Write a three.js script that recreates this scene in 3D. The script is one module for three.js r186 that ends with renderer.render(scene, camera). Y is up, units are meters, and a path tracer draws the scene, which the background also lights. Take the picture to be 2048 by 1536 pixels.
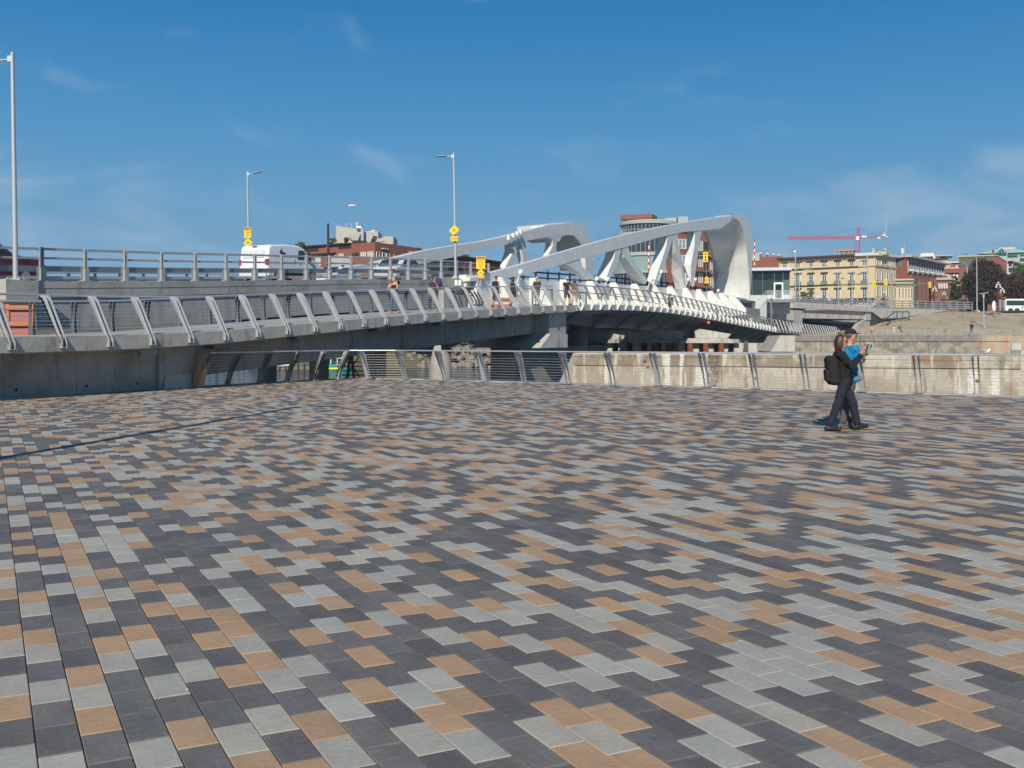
import * as THREE from 'three';
import { mergeGeometries, toCreasedNormals } from 'three/addons/utils/BufferGeometryUtils.js';
import { TextGeometry } from 'three/addons/geometries/TextGeometry.js';
import { FontLoader } from 'three/addons/loaders/FontLoader.js';

// ---------------------------------------------------------------- camera, sky, sun, exposure
const W = 2048, H = 1536, F = 2070, CX = 1024, HY = 678.5, EYE = 1.6;   // the photograph's pixels
const camera = new THREE.PerspectiveCamera(2 * Math.atan(H / 2 / F) * 180 / Math.PI, W / H, 0.1, 4000);
camera.position.set(0, EYE, 0); camera.lookAt(0, EYE, -10);
camera.setViewOffset(W, H, 0, H / 2 - HY, W, H);                        // level camera, lens shifted down
const scene = new THREE.Scene();
const renderer = new THREE.WebGLRenderer({ antialias: true });
renderer.toneMapping = THREE.LinearToneMapping; renderer.toneMappingExposure = 1.0;
renderer.shadowMap.enabled = true;

const rng = (s) => () => { s |= 0; s = s + 0x6D2B79F5 | 0; let t = Math.imul(s ^ s >>> 15, 1 | s); t = t + Math.imul(t ^ t >>> 7, 61 | t) ^ t; return ((t ^ t >>> 14) >>> 0) / 4294967296; };
const R = rng(7);
const hash = (x, y, s) => { let h = Math.imul(x, 374761393) + Math.imul(y, 668265263) + Math.imul(s, 974711) | 0; h = Math.imul(h ^ h >>> 13, 1274126177); return ((h ^ h >>> 16) >>> 0) / 4294967296; };
function vnoise(x, y, px, py, s) {                                       // value noise that tiles every px, py
  const x0 = Math.floor(x), y0 = Math.floor(y); let fx = x - x0, fy = y - y0;
  fx = fx * fx * (3 - 2 * fx); fy = fy * fy * (3 - 2 * fy);
  const m = (a, n) => ((a % n) + n) % n, a = m(x0, px), b = m(x0 + 1, px), c = m(y0, py), d = m(y0 + 1, py);
  const p = hash(a, c, s), q = hash(b, c, s), r = hash(a, d, s), t = hash(b, d, s);
  return p + (q - p) * fx + (r - p) * fy + (p - q - r + t) * fx * fy;
}
function fbm(u, v, fx, fy, oct, s) { let a = 0, w = 0.5, n = 0; for (let i = 0; i < oct; i++) { a += w * vnoise(u * fx, v * fy, fx, fy, s + i * 17); n += w; w *= 0.55; fx *= 2; fy *= 2; } return a / n; }
const clamp = (x, a = 0, b = 1) => Math.min(b, Math.max(a, x)), mix = (a, b, t) => a + (b - a) * t, smooth = (a, b, x) => { const t = clamp((x - a) / (b - a)); return t * t * (3 - 2 * t); };

const skyT = [[0, 0.225, 0.40, 0.57], [0.233, 0.160, 0.354, 0.556], [0.277, 0.138, 0.348, 0.562], [0.364, 0.080, 0.292, 0.560], [0.475, 0.027, 0.204, 0.474], [0.7, 0.018, 0.150, 0.40], [1, 0.012, 0.12, 0.34]];
const skyAt = (t) => { let i = 0; while (i < skyT.length - 2 && t > skyT[i + 1][0]) i++; const a = skyT[i], b = skyT[i + 1], k = clamp((t - a[0]) / (b[0] - a[0])); return [1, 2, 3].map((q) => mix(a[q], b[q], k)); };
{ // sky: clear blue with thin high cloud
  const w = 2048, h = 1024, d = new Float32Array(w * h * 4);
  for (let j = 0; j < h; j++) for (let i = 0; i < w; i++) {
    const el = (j + 0.5) / h * Math.PI - Math.PI / 2, az = (i + 0.5) / w, s = Math.sin(el);
    const t = Math.pow(clamp(s), 0.62), k = (j * w + i) * 4;
    let [r, g, b] = skyAt(t);
    if (s < 0) { r = 0.18; g = 0.22; b = 0.26; }
    const wx = az + 0.02 * fbm(az, el / 3, 24, 16, 3, 5), wy = el / Math.PI + 0.5 + 0.05 * az;
    const ux = az * 1.0, uy = el / Math.PI + 0.5, q1 = fbm(ux, uy, 14, 12, 4, 44), q2 = 0.10 * (fbm(ux, uy, 20, 20, 4, 61) - 0.5);
    let c = 0.55 * fbm(ux + 0.30 * uy + q2, uy + 0.4 * q2, 30, 90, 7, 93) + 0.35 * fbm(ux - 0.25 * uy - q2, uy + q2, 60, 40, 6, 12) + 0.5 * q1;
    c = smooth(0.70, 1.0, c) * smooth(0.0, 0.05, s) * (1 - smooth(0.5, 0.8, s)) * 0.42;
    d[k] = mix(r, 0.50, c); d[k + 1] = mix(g, 0.60, c); d[k + 2] = mix(b, 0.72, c); d[k + 3] = 1;
  }
  const t = new THREE.DataTexture(d, w, h, THREE.RGBAFormat, THREE.FloatType);
  t.mapping = THREE.EquirectangularReflectionMapping; t.magFilter = THREE.LinearFilter; t.needsUpdate = true;
  scene.background = t; scene.environment = t;
}
const SUN_EL = 31.5 * Math.PI / 180, SUN_AZ = 10 * Math.PI / 180;        // light travels away from the camera and a little right
const sun = new THREE.DirectionalLight(new THREE.Color(1, 0.93, 0.82), 5.0);
sun.position.set(-Math.sin(SUN_AZ) * Math.cos(SUN_EL), Math.sin(SUN_EL), Math.cos(SUN_AZ) * Math.cos(SUN_EL)).multiplyScalar(200).add(new THREE.Vector3(10, 0, -60));
sun.target.position.set(10, 0, -60); sun.castShadow = true;
Object.assign(sun.shadow.camera, { left: -150, right: 150, top: 150, bottom: -150, near: 1, far: 700 }); sun.shadow.mapSize.set(4096, 4096);
scene.add(sun, sun.target);

// ---------------------------------------------------------------- helpers
const V = (x, y, z) => new THREE.Vector3(x, y, z);
const at = (px, py, Z) => V((px - CX) * Z / F, EYE + (HY - py) * Z / F, -Z);         // a pixel at a depth
const yAt = (py, Z) => EYE + (HY - py) * Z / F;
const onY = (px, py, Y) => { const Z = (EYE - Y) * F / (py - HY); return V((px - CX) * Z / F, Y, -Z); };
// the bridge frame: u runs along the road towards the far bank, v away to the left, Y up
const DX = 0.42573, DZ = 0.90485, TH = Math.atan2(DZ, DX), OX = -12.9, OZ = 26.6;
const B = (u, v, Y) => V(OX + u * DX - v * DZ, Y, -(OZ + u * DZ + v * DX));
const uAt = (px, v) => { const r = (px - CX) / F; return (r * (OZ + v * DX) - (OX - v * DZ)) / (DX - r * DZ); };
const zOf = (u, v) => OZ + u * DZ + v * DX;
const bp = (px, py, v) => { const u = uAt(px, v); return V(u, yAt(py, zOf(u, v)), -v); };   // local bridge coordinates
const lerpT = (t, x) => { let i = 0; while (i < t.length - 2 && x > t[i + 1][0]) i++; const [a, b] = [t[i], t[i + 1]]; return a[1] + (b[1] - a[1]) * (x - a[0]) / (b[0] - a[0]); };

const used = {}, numbered = (n) => { const k = used[n] = (used[n] ?? -1) + 1; return k ? n + '_' + String(k).padStart(3, '0') : n; };
const off = new WeakMap();
function tag(o, label, category, group, kind) { o.userData = { ...(label && { label }), ...(category && { category }), ...(group && { group }), ...(kind && { kind }) }; return o; }
function thing(name, label, category, pos = V(0, 0, 0), turn = 0, group) {
  const o = new THREE.Group(); o.name = numbered(name); o.position.copy(pos); o.rotation.y = turn; scene.add(o); return tag(o, label, category, group);
}
// a thing whose parts are given in bridge coordinates (u, Y, -v)
function bthing(name, label, category, u, v, Y, group) { const o = thing(name, label, category, B(u, v, Y), TH, group); off.set(o, V(-u, -Y, v)); return o; }
function wthing(name, label, category, pos, group) { const o = thing(name, label, category, pos, 0, group); off.set(o, pos.clone().negate()); return o; }
const flat = (a) => (Array.isArray(a) ? a.flat(9) : [a]).filter(Boolean);
function join(gs) {
  gs = flat(gs); if (gs.length === 1) return gs[0];
  gs = gs.map((g) => g.index ? g.toNonIndexed() : g);
  const hasC = gs.some((g) => g.attributes.color);
  gs.forEach((g) => { for (const k of Object.keys(g.attributes)) if (!['position', 'normal', 'uv', ...(hasC ? ['color'] : [])].includes(k)) g.deleteAttribute(k); if (!g.attributes.uv) g.setAttribute('uv', new THREE.BufferAttribute(new Float32Array(g.attributes.position.count * 2), 2)); });
  return mergeGeometries(gs);
}
function obj(name, gs, mat, parent = scene, label) {
  const m = new THREE.Mesh(join(gs), mat); m.castShadow = m.receiveShadow = true;
  m.name = parent === scene ? numbered(name) : name + (parent.children.some((c) => c.name === name) ? '_' + String(parent.children.filter((c) => c.name.replace(/_\d{3}$/, '') === name).length).padStart(3, '0') : '');
  if (label) m.userData.label = label;
  if (off.has(parent)) m.position.copy(off.get(parent));
  parent.add(m); return m;
}
function struct(name, gs, mat) { const m = obj(name, gs, mat); m.userData.kind = 'structure'; return m; }
function uvm(g, s = 1) {                                                  // uv in metres by the way each face looks; flat normals
  if (g.index) g = g.toNonIndexed(); g.computeVertexNormals(); const p = g.attributes.position, n = g.attributes.normal, uv = new Float32Array(p.count * 2);
  for (let i = 0; i < p.count; i++) { const a = Math.abs(n.getX(i)), b = Math.abs(n.getY(i)), c = Math.abs(n.getZ(i)), x = p.getX(i), y = p.getY(i), z = p.getZ(i); const [e, f] = b > a && b > c ? [x, z] : a > c ? [z, y] : [x, y]; uv[i * 2] = e * s; uv[i * 2 + 1] = f * s; }
  g.setAttribute('uv', new THREE.BufferAttribute(uv, 2)); return g;
}
const box = (x0, x1, y0, y1, z0, z1) => uvm(new THREE.BoxGeometry(Math.abs(x1 - x0), Math.abs(y1 - y0), Math.abs(z1 - z0)).translate((x0 + x1) / 2, (y0 + y1) / 2, (z0 + z1) / 2));
const cbox = (cx, cy, cz, w, h, d) => box(cx - w / 2, cx + w / 2, cy - h / 2, cy + h / 2, cz - d / 2, cz + d / 2);
function bar(a, b, r, n = 8, r2 = r) { const d = b.clone().sub(a), g = new THREE.CylinderGeometry(r2, r, d.length(), n); g.applyQuaternion(new THREE.Quaternion().setFromUnitVectors(V(0, 1, 0), d.clone().normalize())); return g.translate((a.x + b.x) / 2, (a.y + b.y) / 2, (a.z + b.z) / 2); }
const ball = (c, r, n = 10, sx = 1, sy = 1, sz = 1) => new THREE.SphereGeometry(r, n, Math.max(4, n * 0.7 | 0)).scale(sx, sy, sz).translate(c.x, c.y, c.z);
function beam(a, b, w, h, up = V(0, 1, 0)) {                               // a square bar from a to b
  const d = b.clone().sub(a), L = d.length(), x = d.clone().normalize(), z = x.clone().cross(up).normalize(), y = z.clone().cross(x);
  return uvm(new THREE.BoxGeometry(L, h, w).applyMatrix4(new THREE.Matrix4().makeBasis(x, y, z)).translate((a.x + b.x) / 2, (a.y + b.y) / 2, (a.z + b.z) / 2));
}
function poly(pts, z0, z1, bevel = 0) {                                    // an outline in x,y given a depth in z
  const g = new THREE.ExtrudeGeometry(new THREE.Shape(pts.map((p) => new THREE.Vector2(p[0], p[1]))), { depth: Math.abs(z1 - z0) - 2 * bevel, bevelEnabled: bevel > 0, bevelSize: bevel, bevelThickness: bevel, bevelOffset: -bevel, bevelSegments: 1, curveSegments: 8 });
  return uvm(g.translate(0, 0, Math.min(z0, z1) + bevel));
}
function loft(rings, closed = true, caps = true) {                        // rings of as many points each, joined by quads
  const P = [], t = (a, b, c) => P.push(...a.toArray(), ...b.toArray(), ...c.toArray()), n = rings[0].length;
  for (let i = 0; i < rings.length - 1; i++) for (let j = 0; j < (closed ? n : n - 1); j++) { const a = rings[i][j], b = rings[i][(j + 1) % n], c = rings[i + 1][(j + 1) % n], d = rings[i + 1][j]; t(a, b, c); t(a, c, d); }
  if (caps && closed) for (const [r, s] of [[rings[0], 1], [rings[rings.length - 1], 0]]) for (let j = 1; j < n - 1; j++) s ? t(r[0], r[j + 1], r[j]) : t(r[0], r[j], r[j + 1]);
  const g = new THREE.BufferGeometry(); g.setAttribute('position', new THREE.BufferAttribute(new Float32Array(P), 3)); return uvm(g);
}
const turned = (g, pos, ry = 0) => g.clone().applyMatrix4(new THREE.Matrix4().makeRotationY(ry).setPosition(pos));
function polyTube(pts, r, n = 6) { return pts.slice(1).map((p, i) => bar(pts[i], p, r, n)); }
function curveTube(pts, r, seg = 24, n = 8) { return new THREE.TubeGeometry(new THREE.CatmullRomCurve3(pts), seg, r, n); }

// ---------------------------------------------------------------- textures and materials
function tex(w, h, f, metres, srgb = true) {                               // f(u, v) gives r, g, b from 0 to 1 (linear when srgb)
  const d = new Uint8Array(w * h * 4), e = (x) => srgb ? (x <= 0.0031308 ? x * 12.92 : 1.055 * Math.pow(x, 1 / 2.4) - 0.055) : x;
  for (let j = 0; j < h; j++) for (let i = 0; i < w; i++) { const c = f((i + 0.5) / w, (j + 0.5) / h), k = (j * w + i) * 4; for (let q = 0; q < 3; q++) d[k + q] = clamp(e(clamp(c[q]))) * 255; d[k + 3] = 255; }
  const t = new THREE.DataTexture(d, w, h); t.magFilter = THREE.LinearFilter; t.minFilter = THREE.LinearMipmapLinearFilter; t.generateMipmaps = true; t.wrapS = t.wrapT = THREE.RepeatWrapping; if (srgb) t.colorSpace = THREE.SRGBColorSpace;
  if (metres) { const m = Array.isArray(metres) ? metres : [metres, metres]; t.repeat.set(1 / m[0], 1 / m[1]); } t.needsUpdate = true; return t;
}
function std(color, roughness = 0.7, o = {}) { const m = new THREE.MeshStandardMaterial({ roughness, ...o }); Array.isArray(color) ? m.color.setRGB(...color) : m.color.set(color); return m; }
const concreteT = tex(1024, 1024, (u, v) => { let a = 0.76 + 0.56 * (fbm(u, v, 4, 4, 7, 3) - 0.5) + 0.22 * (fbm(u, v, 40, 40, 3, 8) - 0.5); const s = smooth(0.55, 0.8, fbm(u, v, 26, 3, 5, 21)) * 0.22; if (fbm(u, v, 120, 120, 2, 31) > 0.78) a *= 0.72; a -= s; return [a, a * 0.99, a * 0.965]; }, 4);
const grainT = tex(512, 512, (u, v) => { const a = 0.9 + 0.2 * (fbm(u, v, 8, 8, 6, 63) - 0.5); return [a, a, a]; }, 1.5);
const grimeT = tex(512, 512, (u, v) => { let a = 0.9 + 0.16 * (fbm(u, v, 5, 5, 5, 13) - 0.5) + 0.1 * (fbm(u, v, 90, 90, 2, 77) - 0.5); a -= 0.1 * smooth(0.58, 0.8, fbm(u, v, 40, 4, 4, 5)); return [a, a, a * 0.99]; }, 3);
const bumpT = tex(512, 512, (u, v) => { const a = fbm(u, v, 24, 24, 5, 71); return [a, a, a]; }, 1.2, false);
const M = {
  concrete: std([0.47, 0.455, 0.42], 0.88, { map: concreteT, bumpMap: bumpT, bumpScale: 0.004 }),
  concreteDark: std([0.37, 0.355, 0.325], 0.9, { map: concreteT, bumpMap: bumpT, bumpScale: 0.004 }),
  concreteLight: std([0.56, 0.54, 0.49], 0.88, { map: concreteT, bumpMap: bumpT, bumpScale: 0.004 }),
  galv: std([0.40, 0.42, 0.43], 0.5, { metalness: 0.18, map: grimeT }),
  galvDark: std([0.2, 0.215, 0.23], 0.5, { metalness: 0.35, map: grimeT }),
  steel: std([0.56, 0.56, 0.55], 0.38, { metalness: 0.55 }),
  white: std([0.72, 0.71, 0.66], 0.45, { map: grimeT }),
  paint: std([0.78, 0.77, 0.73], 0.4),
  black: std([0.02, 0.02, 0.022], 0.6), dark: std([0.05, 0.052, 0.055], 0.7), asphalt: std([0.06, 0.06, 0.062], 0.95, { map: grainT }),
  rubber: std([0.025, 0.025, 0.026], 0.85), glass: std([0.03, 0.045, 0.05], 0.06, { metalness: 0.0 }), rust: std([0.22, 0.075, 0.03], 0.9, { map: grainT }),
  yellow: std([0.86, 0.62, 0.02], 0.5), orange: std([0.60, 0.20, 0.06], 0.7, { map: grainT }), red: std([0.5, 0.02, 0.025], 0.4), wood: std([0.52, 0.32, 0.17], 0.8, { map: grainT }),
  timber: std([0.24, 0.18, 0.12], 0.9, { map: grainT }), redLamp: std([0.5, 0.02, 0.02], 0.3, { emissive: new THREE.Color(1, 0.05, 0.02), emissiveIntensity: 2 }),
};
const paverFrom = 1112, paverColours = {};
for (const [c, list] of [['g', '0,13 0,16 0,18 0,23 0,25 1,12 1,15 1,17 1,20 1,24 2,15 2,22 2,24 3,12 3,16 3,19 3,21 3,23 4,15 4,17 4,21 5,12 5,15 5,24 6,13 6,20 6,23 7,11 7,14 7,16 7,23 8,13 8,15 8,19 8,20 8,22 9,11 9,22 9,23 10,11 10,13 10,17 10,19 11,13 11,19 11,21 12,11 12,17 12,22 13,10 13,15 14,13 14,18 14,20 14,22 15,9 15,12 15,14 15,16 15,18 15,20 16,10 16,13 16,16 17,8 17,12 17,16 18,10 18,11 18,15 18,16 18,18 19,11 19,13 19,15 19,19 19,20 20,9 20,11 20,12 21,7 21,11 21,12 21,15 21,17 21,18 21,20 22,11 22,12 22,17 23,12 23,14 23,15 24,10 24,13 24,15 25,10 25,18 26,13 26,14 26,16 26,18 27,13 27,14 27,16 27,18 28,11 28,13 29,13 29,17 29,18 30,15 31,11 31,12 31,14 31,16 32,13 32,14 32,16 33,12 34,13 34,16 34,18 35,16 36,14 36,17 37,13 38,15 38,17 39,15 39,16 42,16'], ['t', '0,15 0,19 0,22 0,24 1,18 1,21 2,14 2,16 2,26 3,17 3,20 3,22 3,24 4,13 4,18 4,23 5,11 5,19 5,21 6,11 6,15 6,17 6,19 6,21 7,12 7,15 7,17 7,18 9,13 9,16 10,12 10,15 10,20 10,22 10,23 11,12 11,16 11,18 12,10 12,14 13,9 13,11 13,17 13,19 13,20 13,22 14,11 14,15 14,17 16,11 16,14 16,17 17,19 17,21 18,8 18,9 18,13 18,17 19,14 19,18 19,21 20,16 20,18 20,20 21,9 21,13 22,9 22,14 22,16 22,20 23,9 23,11 23,18 24,14 24,17 25,12 25,14 25,16 26,11 27,10 28,16 28,19 29,11 29,12 29,14 29,16 30,16 31,13 31,18 32,12 32,15 33,15 33,17 34,14 35,14 35,15 37,14 39,14']]) for (const q of list.split(' ')) paverColours[q] = c;

// ---------------------------------------------------------------- water and plaza
const WATER = -2.5;
{
  const g = new THREE.PlaneGeometry(1600, 1200, 1, 1).rotateX(-Math.PI / 2).translate(100, WATER, -420);
  const uv = g.attributes.uv; for (let i = 0; i < uv.count; i++) uv.setXY(i, uv.getX(i) * 1600, uv.getY(i) * 1200);
  const bt = tex(512, 512, (u, v) => { const a = 0.6 * fbm(u, v, 14, 22, 5, 400) + 0.4 * fbm(u, v, 50, 80, 3, 410); return [a, a, a]; }, 9, false);
  tag(obj('water', g, std([0.012, 0.028, 0.036], 0.07, { bumpMap: bt, bumpScale: 0.12 })), null, null, null, 'structure');
}
// the paved edge, outermost line of the kerb, as read off the photograph on the plane of the ground
const edgePx = [[-420, 829], [-200, 811.5], [0, 797], [200, 783], [384, 773.6], [560, 764.2], [640, 759.8], [690, 757.2], [735, 756.4], [790, 757], [860, 759], [1120, 766], [1400, 773.8], [1800, 785], [2048, 793], [2300, 801], [2600, 811]];
const edge = edgePx.map(([x, y]) => onY(x, y, 0));
const inward = (i) => { const a = edge[Math.max(0, i - 1)], b = edge[Math.min(edge.length - 1, i + 1)], d = b.clone().sub(a).normalize(); return V(-d.z, 0, d.x); };
const edgeIn = edge.map((p, i) => p.clone().addScaledVector(inward(i), 0.52));
const sandM = std([0.085, 0.078, 0.068], 1, { map: grainT });
const PAV = [0.163, 0.3205], PX = V(0.892, 0, -0.452), PZ = V(-0.452, 0, -0.892);      // across the rows, along the rows
const plazaPoly = [...edgeIn, V(26, 0, 4), V(-26, 0, 4)];
const inside = (x, z) => { let c = false; for (let i = 0, j = plazaPoly.length - 1; i < plazaPoly.length; j = i++) { const a = plazaPoly[i], b = plazaPoly[j]; if ((a.z > z) !== (b.z > z) && x < (b.x - a.x) * (z - a.z) / (b.z - a.z) + a.x) c = !c; } return c; };
const plaza = struct('plaza', uvm(new THREE.ShapeGeometry(new THREE.Shape([...edge.slice(0, 1).map((p) => new THREE.Vector2(p.x, -p.z)), ...edge.slice(1).map((p) => new THREE.Vector2(p.x, -p.z)), new THREE.Vector2(26, -6), new THREE.Vector2(-26, -6)])).rotateX(-Math.PI / 2).translate(0, -0.012, 0)), sandM);
{
  // kerb band and quay wall below it
  const kr = edge.map((p, i) => [p.clone().setY(0.025), edgeIn[i].clone().setY(0.025), edgeIn[i].clone().setY(-0.25), p.clone().setY(-0.25)]);
  obj('kerb', loft(kr), M.concreteLight, plaza);
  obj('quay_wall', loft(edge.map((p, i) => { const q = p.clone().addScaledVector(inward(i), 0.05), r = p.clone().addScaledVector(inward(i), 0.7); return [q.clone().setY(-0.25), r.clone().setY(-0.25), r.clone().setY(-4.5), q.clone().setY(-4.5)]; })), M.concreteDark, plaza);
}
{
  const pt = tex(512, 512, (u, v) => { let a = 0.93 + 0.26 * (fbm(u, v, 5, 5, 4, 200) - 0.5) + 0.20 * (fbm(u, v, 60, 60, 3, 210) - 0.5) + 0.12 * (fbm(u, v, 6, 34, 4, 214) - 0.5); const s = fbm(u, v, 150, 150, 2, 220); if (s > 0.8) a *= 1.16; if (s < 0.2) a *= 0.82; return [a, a, a * 0.995]; });
  const ptd = tex(512, 512, (u, v) => { let a = 0.86 + 0.55 * (fbm(u, v, 7, 5, 5, 250) - 0.5) + 0.30 * (fbm(u, v, 50, 50, 3, 255) - 0.5); a += 0.5 * smooth(0.60, 0.80, fbm(u, v, 10, 46, 5, 260)) + 0.25 * smooth(0.62, 0.78, fbm(u, v, 52, 9, 4, 270)); if (fbm(u, v, 170, 170, 2, 280) > 0.82) a *= 1.35; a = 0.22 + 0.78 * a; return [a * 0.93, a * 0.93, a * 0.94]; });
  const pb = tex(512, 512, (u, v) => { const a = 0.6 * fbm(u, v, 90, 90, 3, 230) + 0.4 * fbm(u, v, 5, 5, 3, 240); return [a, a, a]; }, null, false);
  const sink = new THREE.Color();
  const tones = { d: [0.142, 0.129, 0.115], g: [0.405, 0.372, 0.305], t: [0.425, 0.27, 0.152] };
  const shade = (c, k) => { const q = (R() - 0.5); const f = 1 + q * (c === 'd' ? 0.34 : 0.16) + (c === 'd' && R() < 0.15 ? 0.18 : 0); const w = (R() - 0.5) * 0.06; return [tones[c][0] * f * (1 + w), tones[c][1] * f, tones[c][2] * f * (1 - w)]; };
  // a paver with chamfered arrises, its top at y = 0; variants look at different bits of the texture
  const w = PAV[0] / 2 - 0.0022, l = PAV[1] / 2 - 0.0022, c = 0.0034;
  const variants = [0, 1, 2, 3].map((i) => {
    const rg = (a, b, y) => [V(-a, y, -b), V(-a, y, b), V(a, y, b), V(a, y, -b)];
    const g = loft([rg(w - c, l - c, 0), rg(w, l, -c * 0.8), rg(w, l, -0.05)], true, false), top = uvm(new THREE.PlaneGeometry((w - c) * 2, (l - c) * 2).rotateX(-Math.PI / 2));
    const j = join([top, g]), uv = j.attributes.uv; for (let q = 0; q < uv.count; q++) uv.setXY(q, uv.getX(q) * 0.9 + 0.37 * i + 0.2, uv.getY(q) * 0.9 + 0.61 * i); return j;
  });
  const pm = (k) => std([1, 1, 1], 0.82, { map: k === 'd' ? ptd : pt, bumpMap: pb, bumpScale: 0.0016 });
  const mats = {}; for (const k of 'dgt') mats[k] = [...Array(12)].map(() => { const m = pm(k); m.color.setRGB(...shade(k)); return m; });
  const all = [];
  for (let k = -170; k < 300; k++) for (let j = -20; j < 160; j++) {
    const b = 0.008 + PAV[0] * (k + 0.5), a = PAV[1] * (j + 0.5 + 0.075 + (k & 1 ? 0.5 : 0)), p = PX.clone().multiplyScalar(b).addScaledVector(PZ, a);
    if (p.z > 1 || p.z < -43 || !inside(p.x, p.z)) continue;
    const Z = -p.z, px = CX + F * p.x / Z, py = HY + F * EYE / Z, seen = Z > 3.2 && px > -90 && px < 2138 && py < 1590;
    if (Math.abs(p.x) > Math.max(10, Z * 0.5 + 7)) continue;
    all.push({ k, j, p, seen, d: Math.hypot(p.x, Z), px, py });
  }
  const colour = (o) => paverColours[o.k + ',' + o.j] ?? (o.py > paverFrom && o.seen && o.px > 0 && o.px < 2048 ? 'd' : (() => { const h = hash(o.k + 500, o.j + 500, 9); return h < 0.46 ? 'd' : h < 0.74 ? 'g' : 't'; })());
  const near = all.filter((o) => o.seen).sort((a, b) => a.d - b.d).slice(0, 300), isNear = new Set(near);
  const turn = new THREE.Quaternion().setFromAxisAngle(V(0, 1, 0), Math.atan2(0.452, 0.892)), tilt = new THREE.Quaternion();
  const pose = (o) => { const q = turn.clone().multiply(tilt.setFromEuler(new THREE.Euler((R() - 0.5) * 0.004, 0, (R() - 0.5) * 0.006))); if (R() < 0.5) q.multiply(new THREE.Quaternion().setFromAxisAngle(V(0, 1, 0), Math.PI)); return [o.p.clone().setY((R() - 0.5) * 0.0028), q]; };
  near.forEach((o, i) => { const m = new THREE.Mesh(variants[i % 4], mats[colour(o)][R() * 12 | 0]); m.name = i ? 'paver_' + String(i).padStart(3, '0') : 'paver'; m.castShadow = m.receiveShadow = true; const [p, q] = pose(o); m.position.copy(p); m.quaternion.copy(q); plaza.add(m); });
  const rest = all.filter((o) => !isNear.has(o)), one = V(1, 1, 1), fm = { d: pm('d'), g: pm('g'), t: pm('t') }; rest.forEach((o) => { o.c = colour(o); o.w = R() < 0.5 ? 0 : 1; });
  let fieldNo = 0; for (const kind of 'dgt') for (let v = 0; v < 2; v++) {
    const mine = rest.filter((o) => o.c === kind && o.w === v), im = new THREE.InstancedMesh(variants[v + (kind === 'g' ? 2 : 0)], fm[kind], mine.length);
    mine.forEach((o, i) => { const [p, q] = pose(o); im.setMatrixAt(i, new THREE.Matrix4().compose(p, q, one)); im.setColorAt(i, sink.setRGB(...shade(o.c))); });
    im.name = 'paver_field' + (fieldNo ? '_00' + fieldNo : ''); fieldNo++; im.userData.kind = 'stuff'; im.castShadow = im.receiveShadow = true; plaza.add(im);
  }
}
// small litter and bird droppings on the paving
{ const g = []; for (let i = 0; i < 22; i++) { const Z = 4 + R() * 9, x = (R() - 0.5) * Z; g.push(ball(V(x, 0.002, -Z), 0.0025 + R() * 0.004, 6, 1.2, 0.3, 1)); } const m = obj('scattered_litter', g, std([0.75, 0.74, 0.7], 0.9)); tag(m, 'white specks of litter scattered over the paving', 'litter', null, 'stuff'); }

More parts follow.
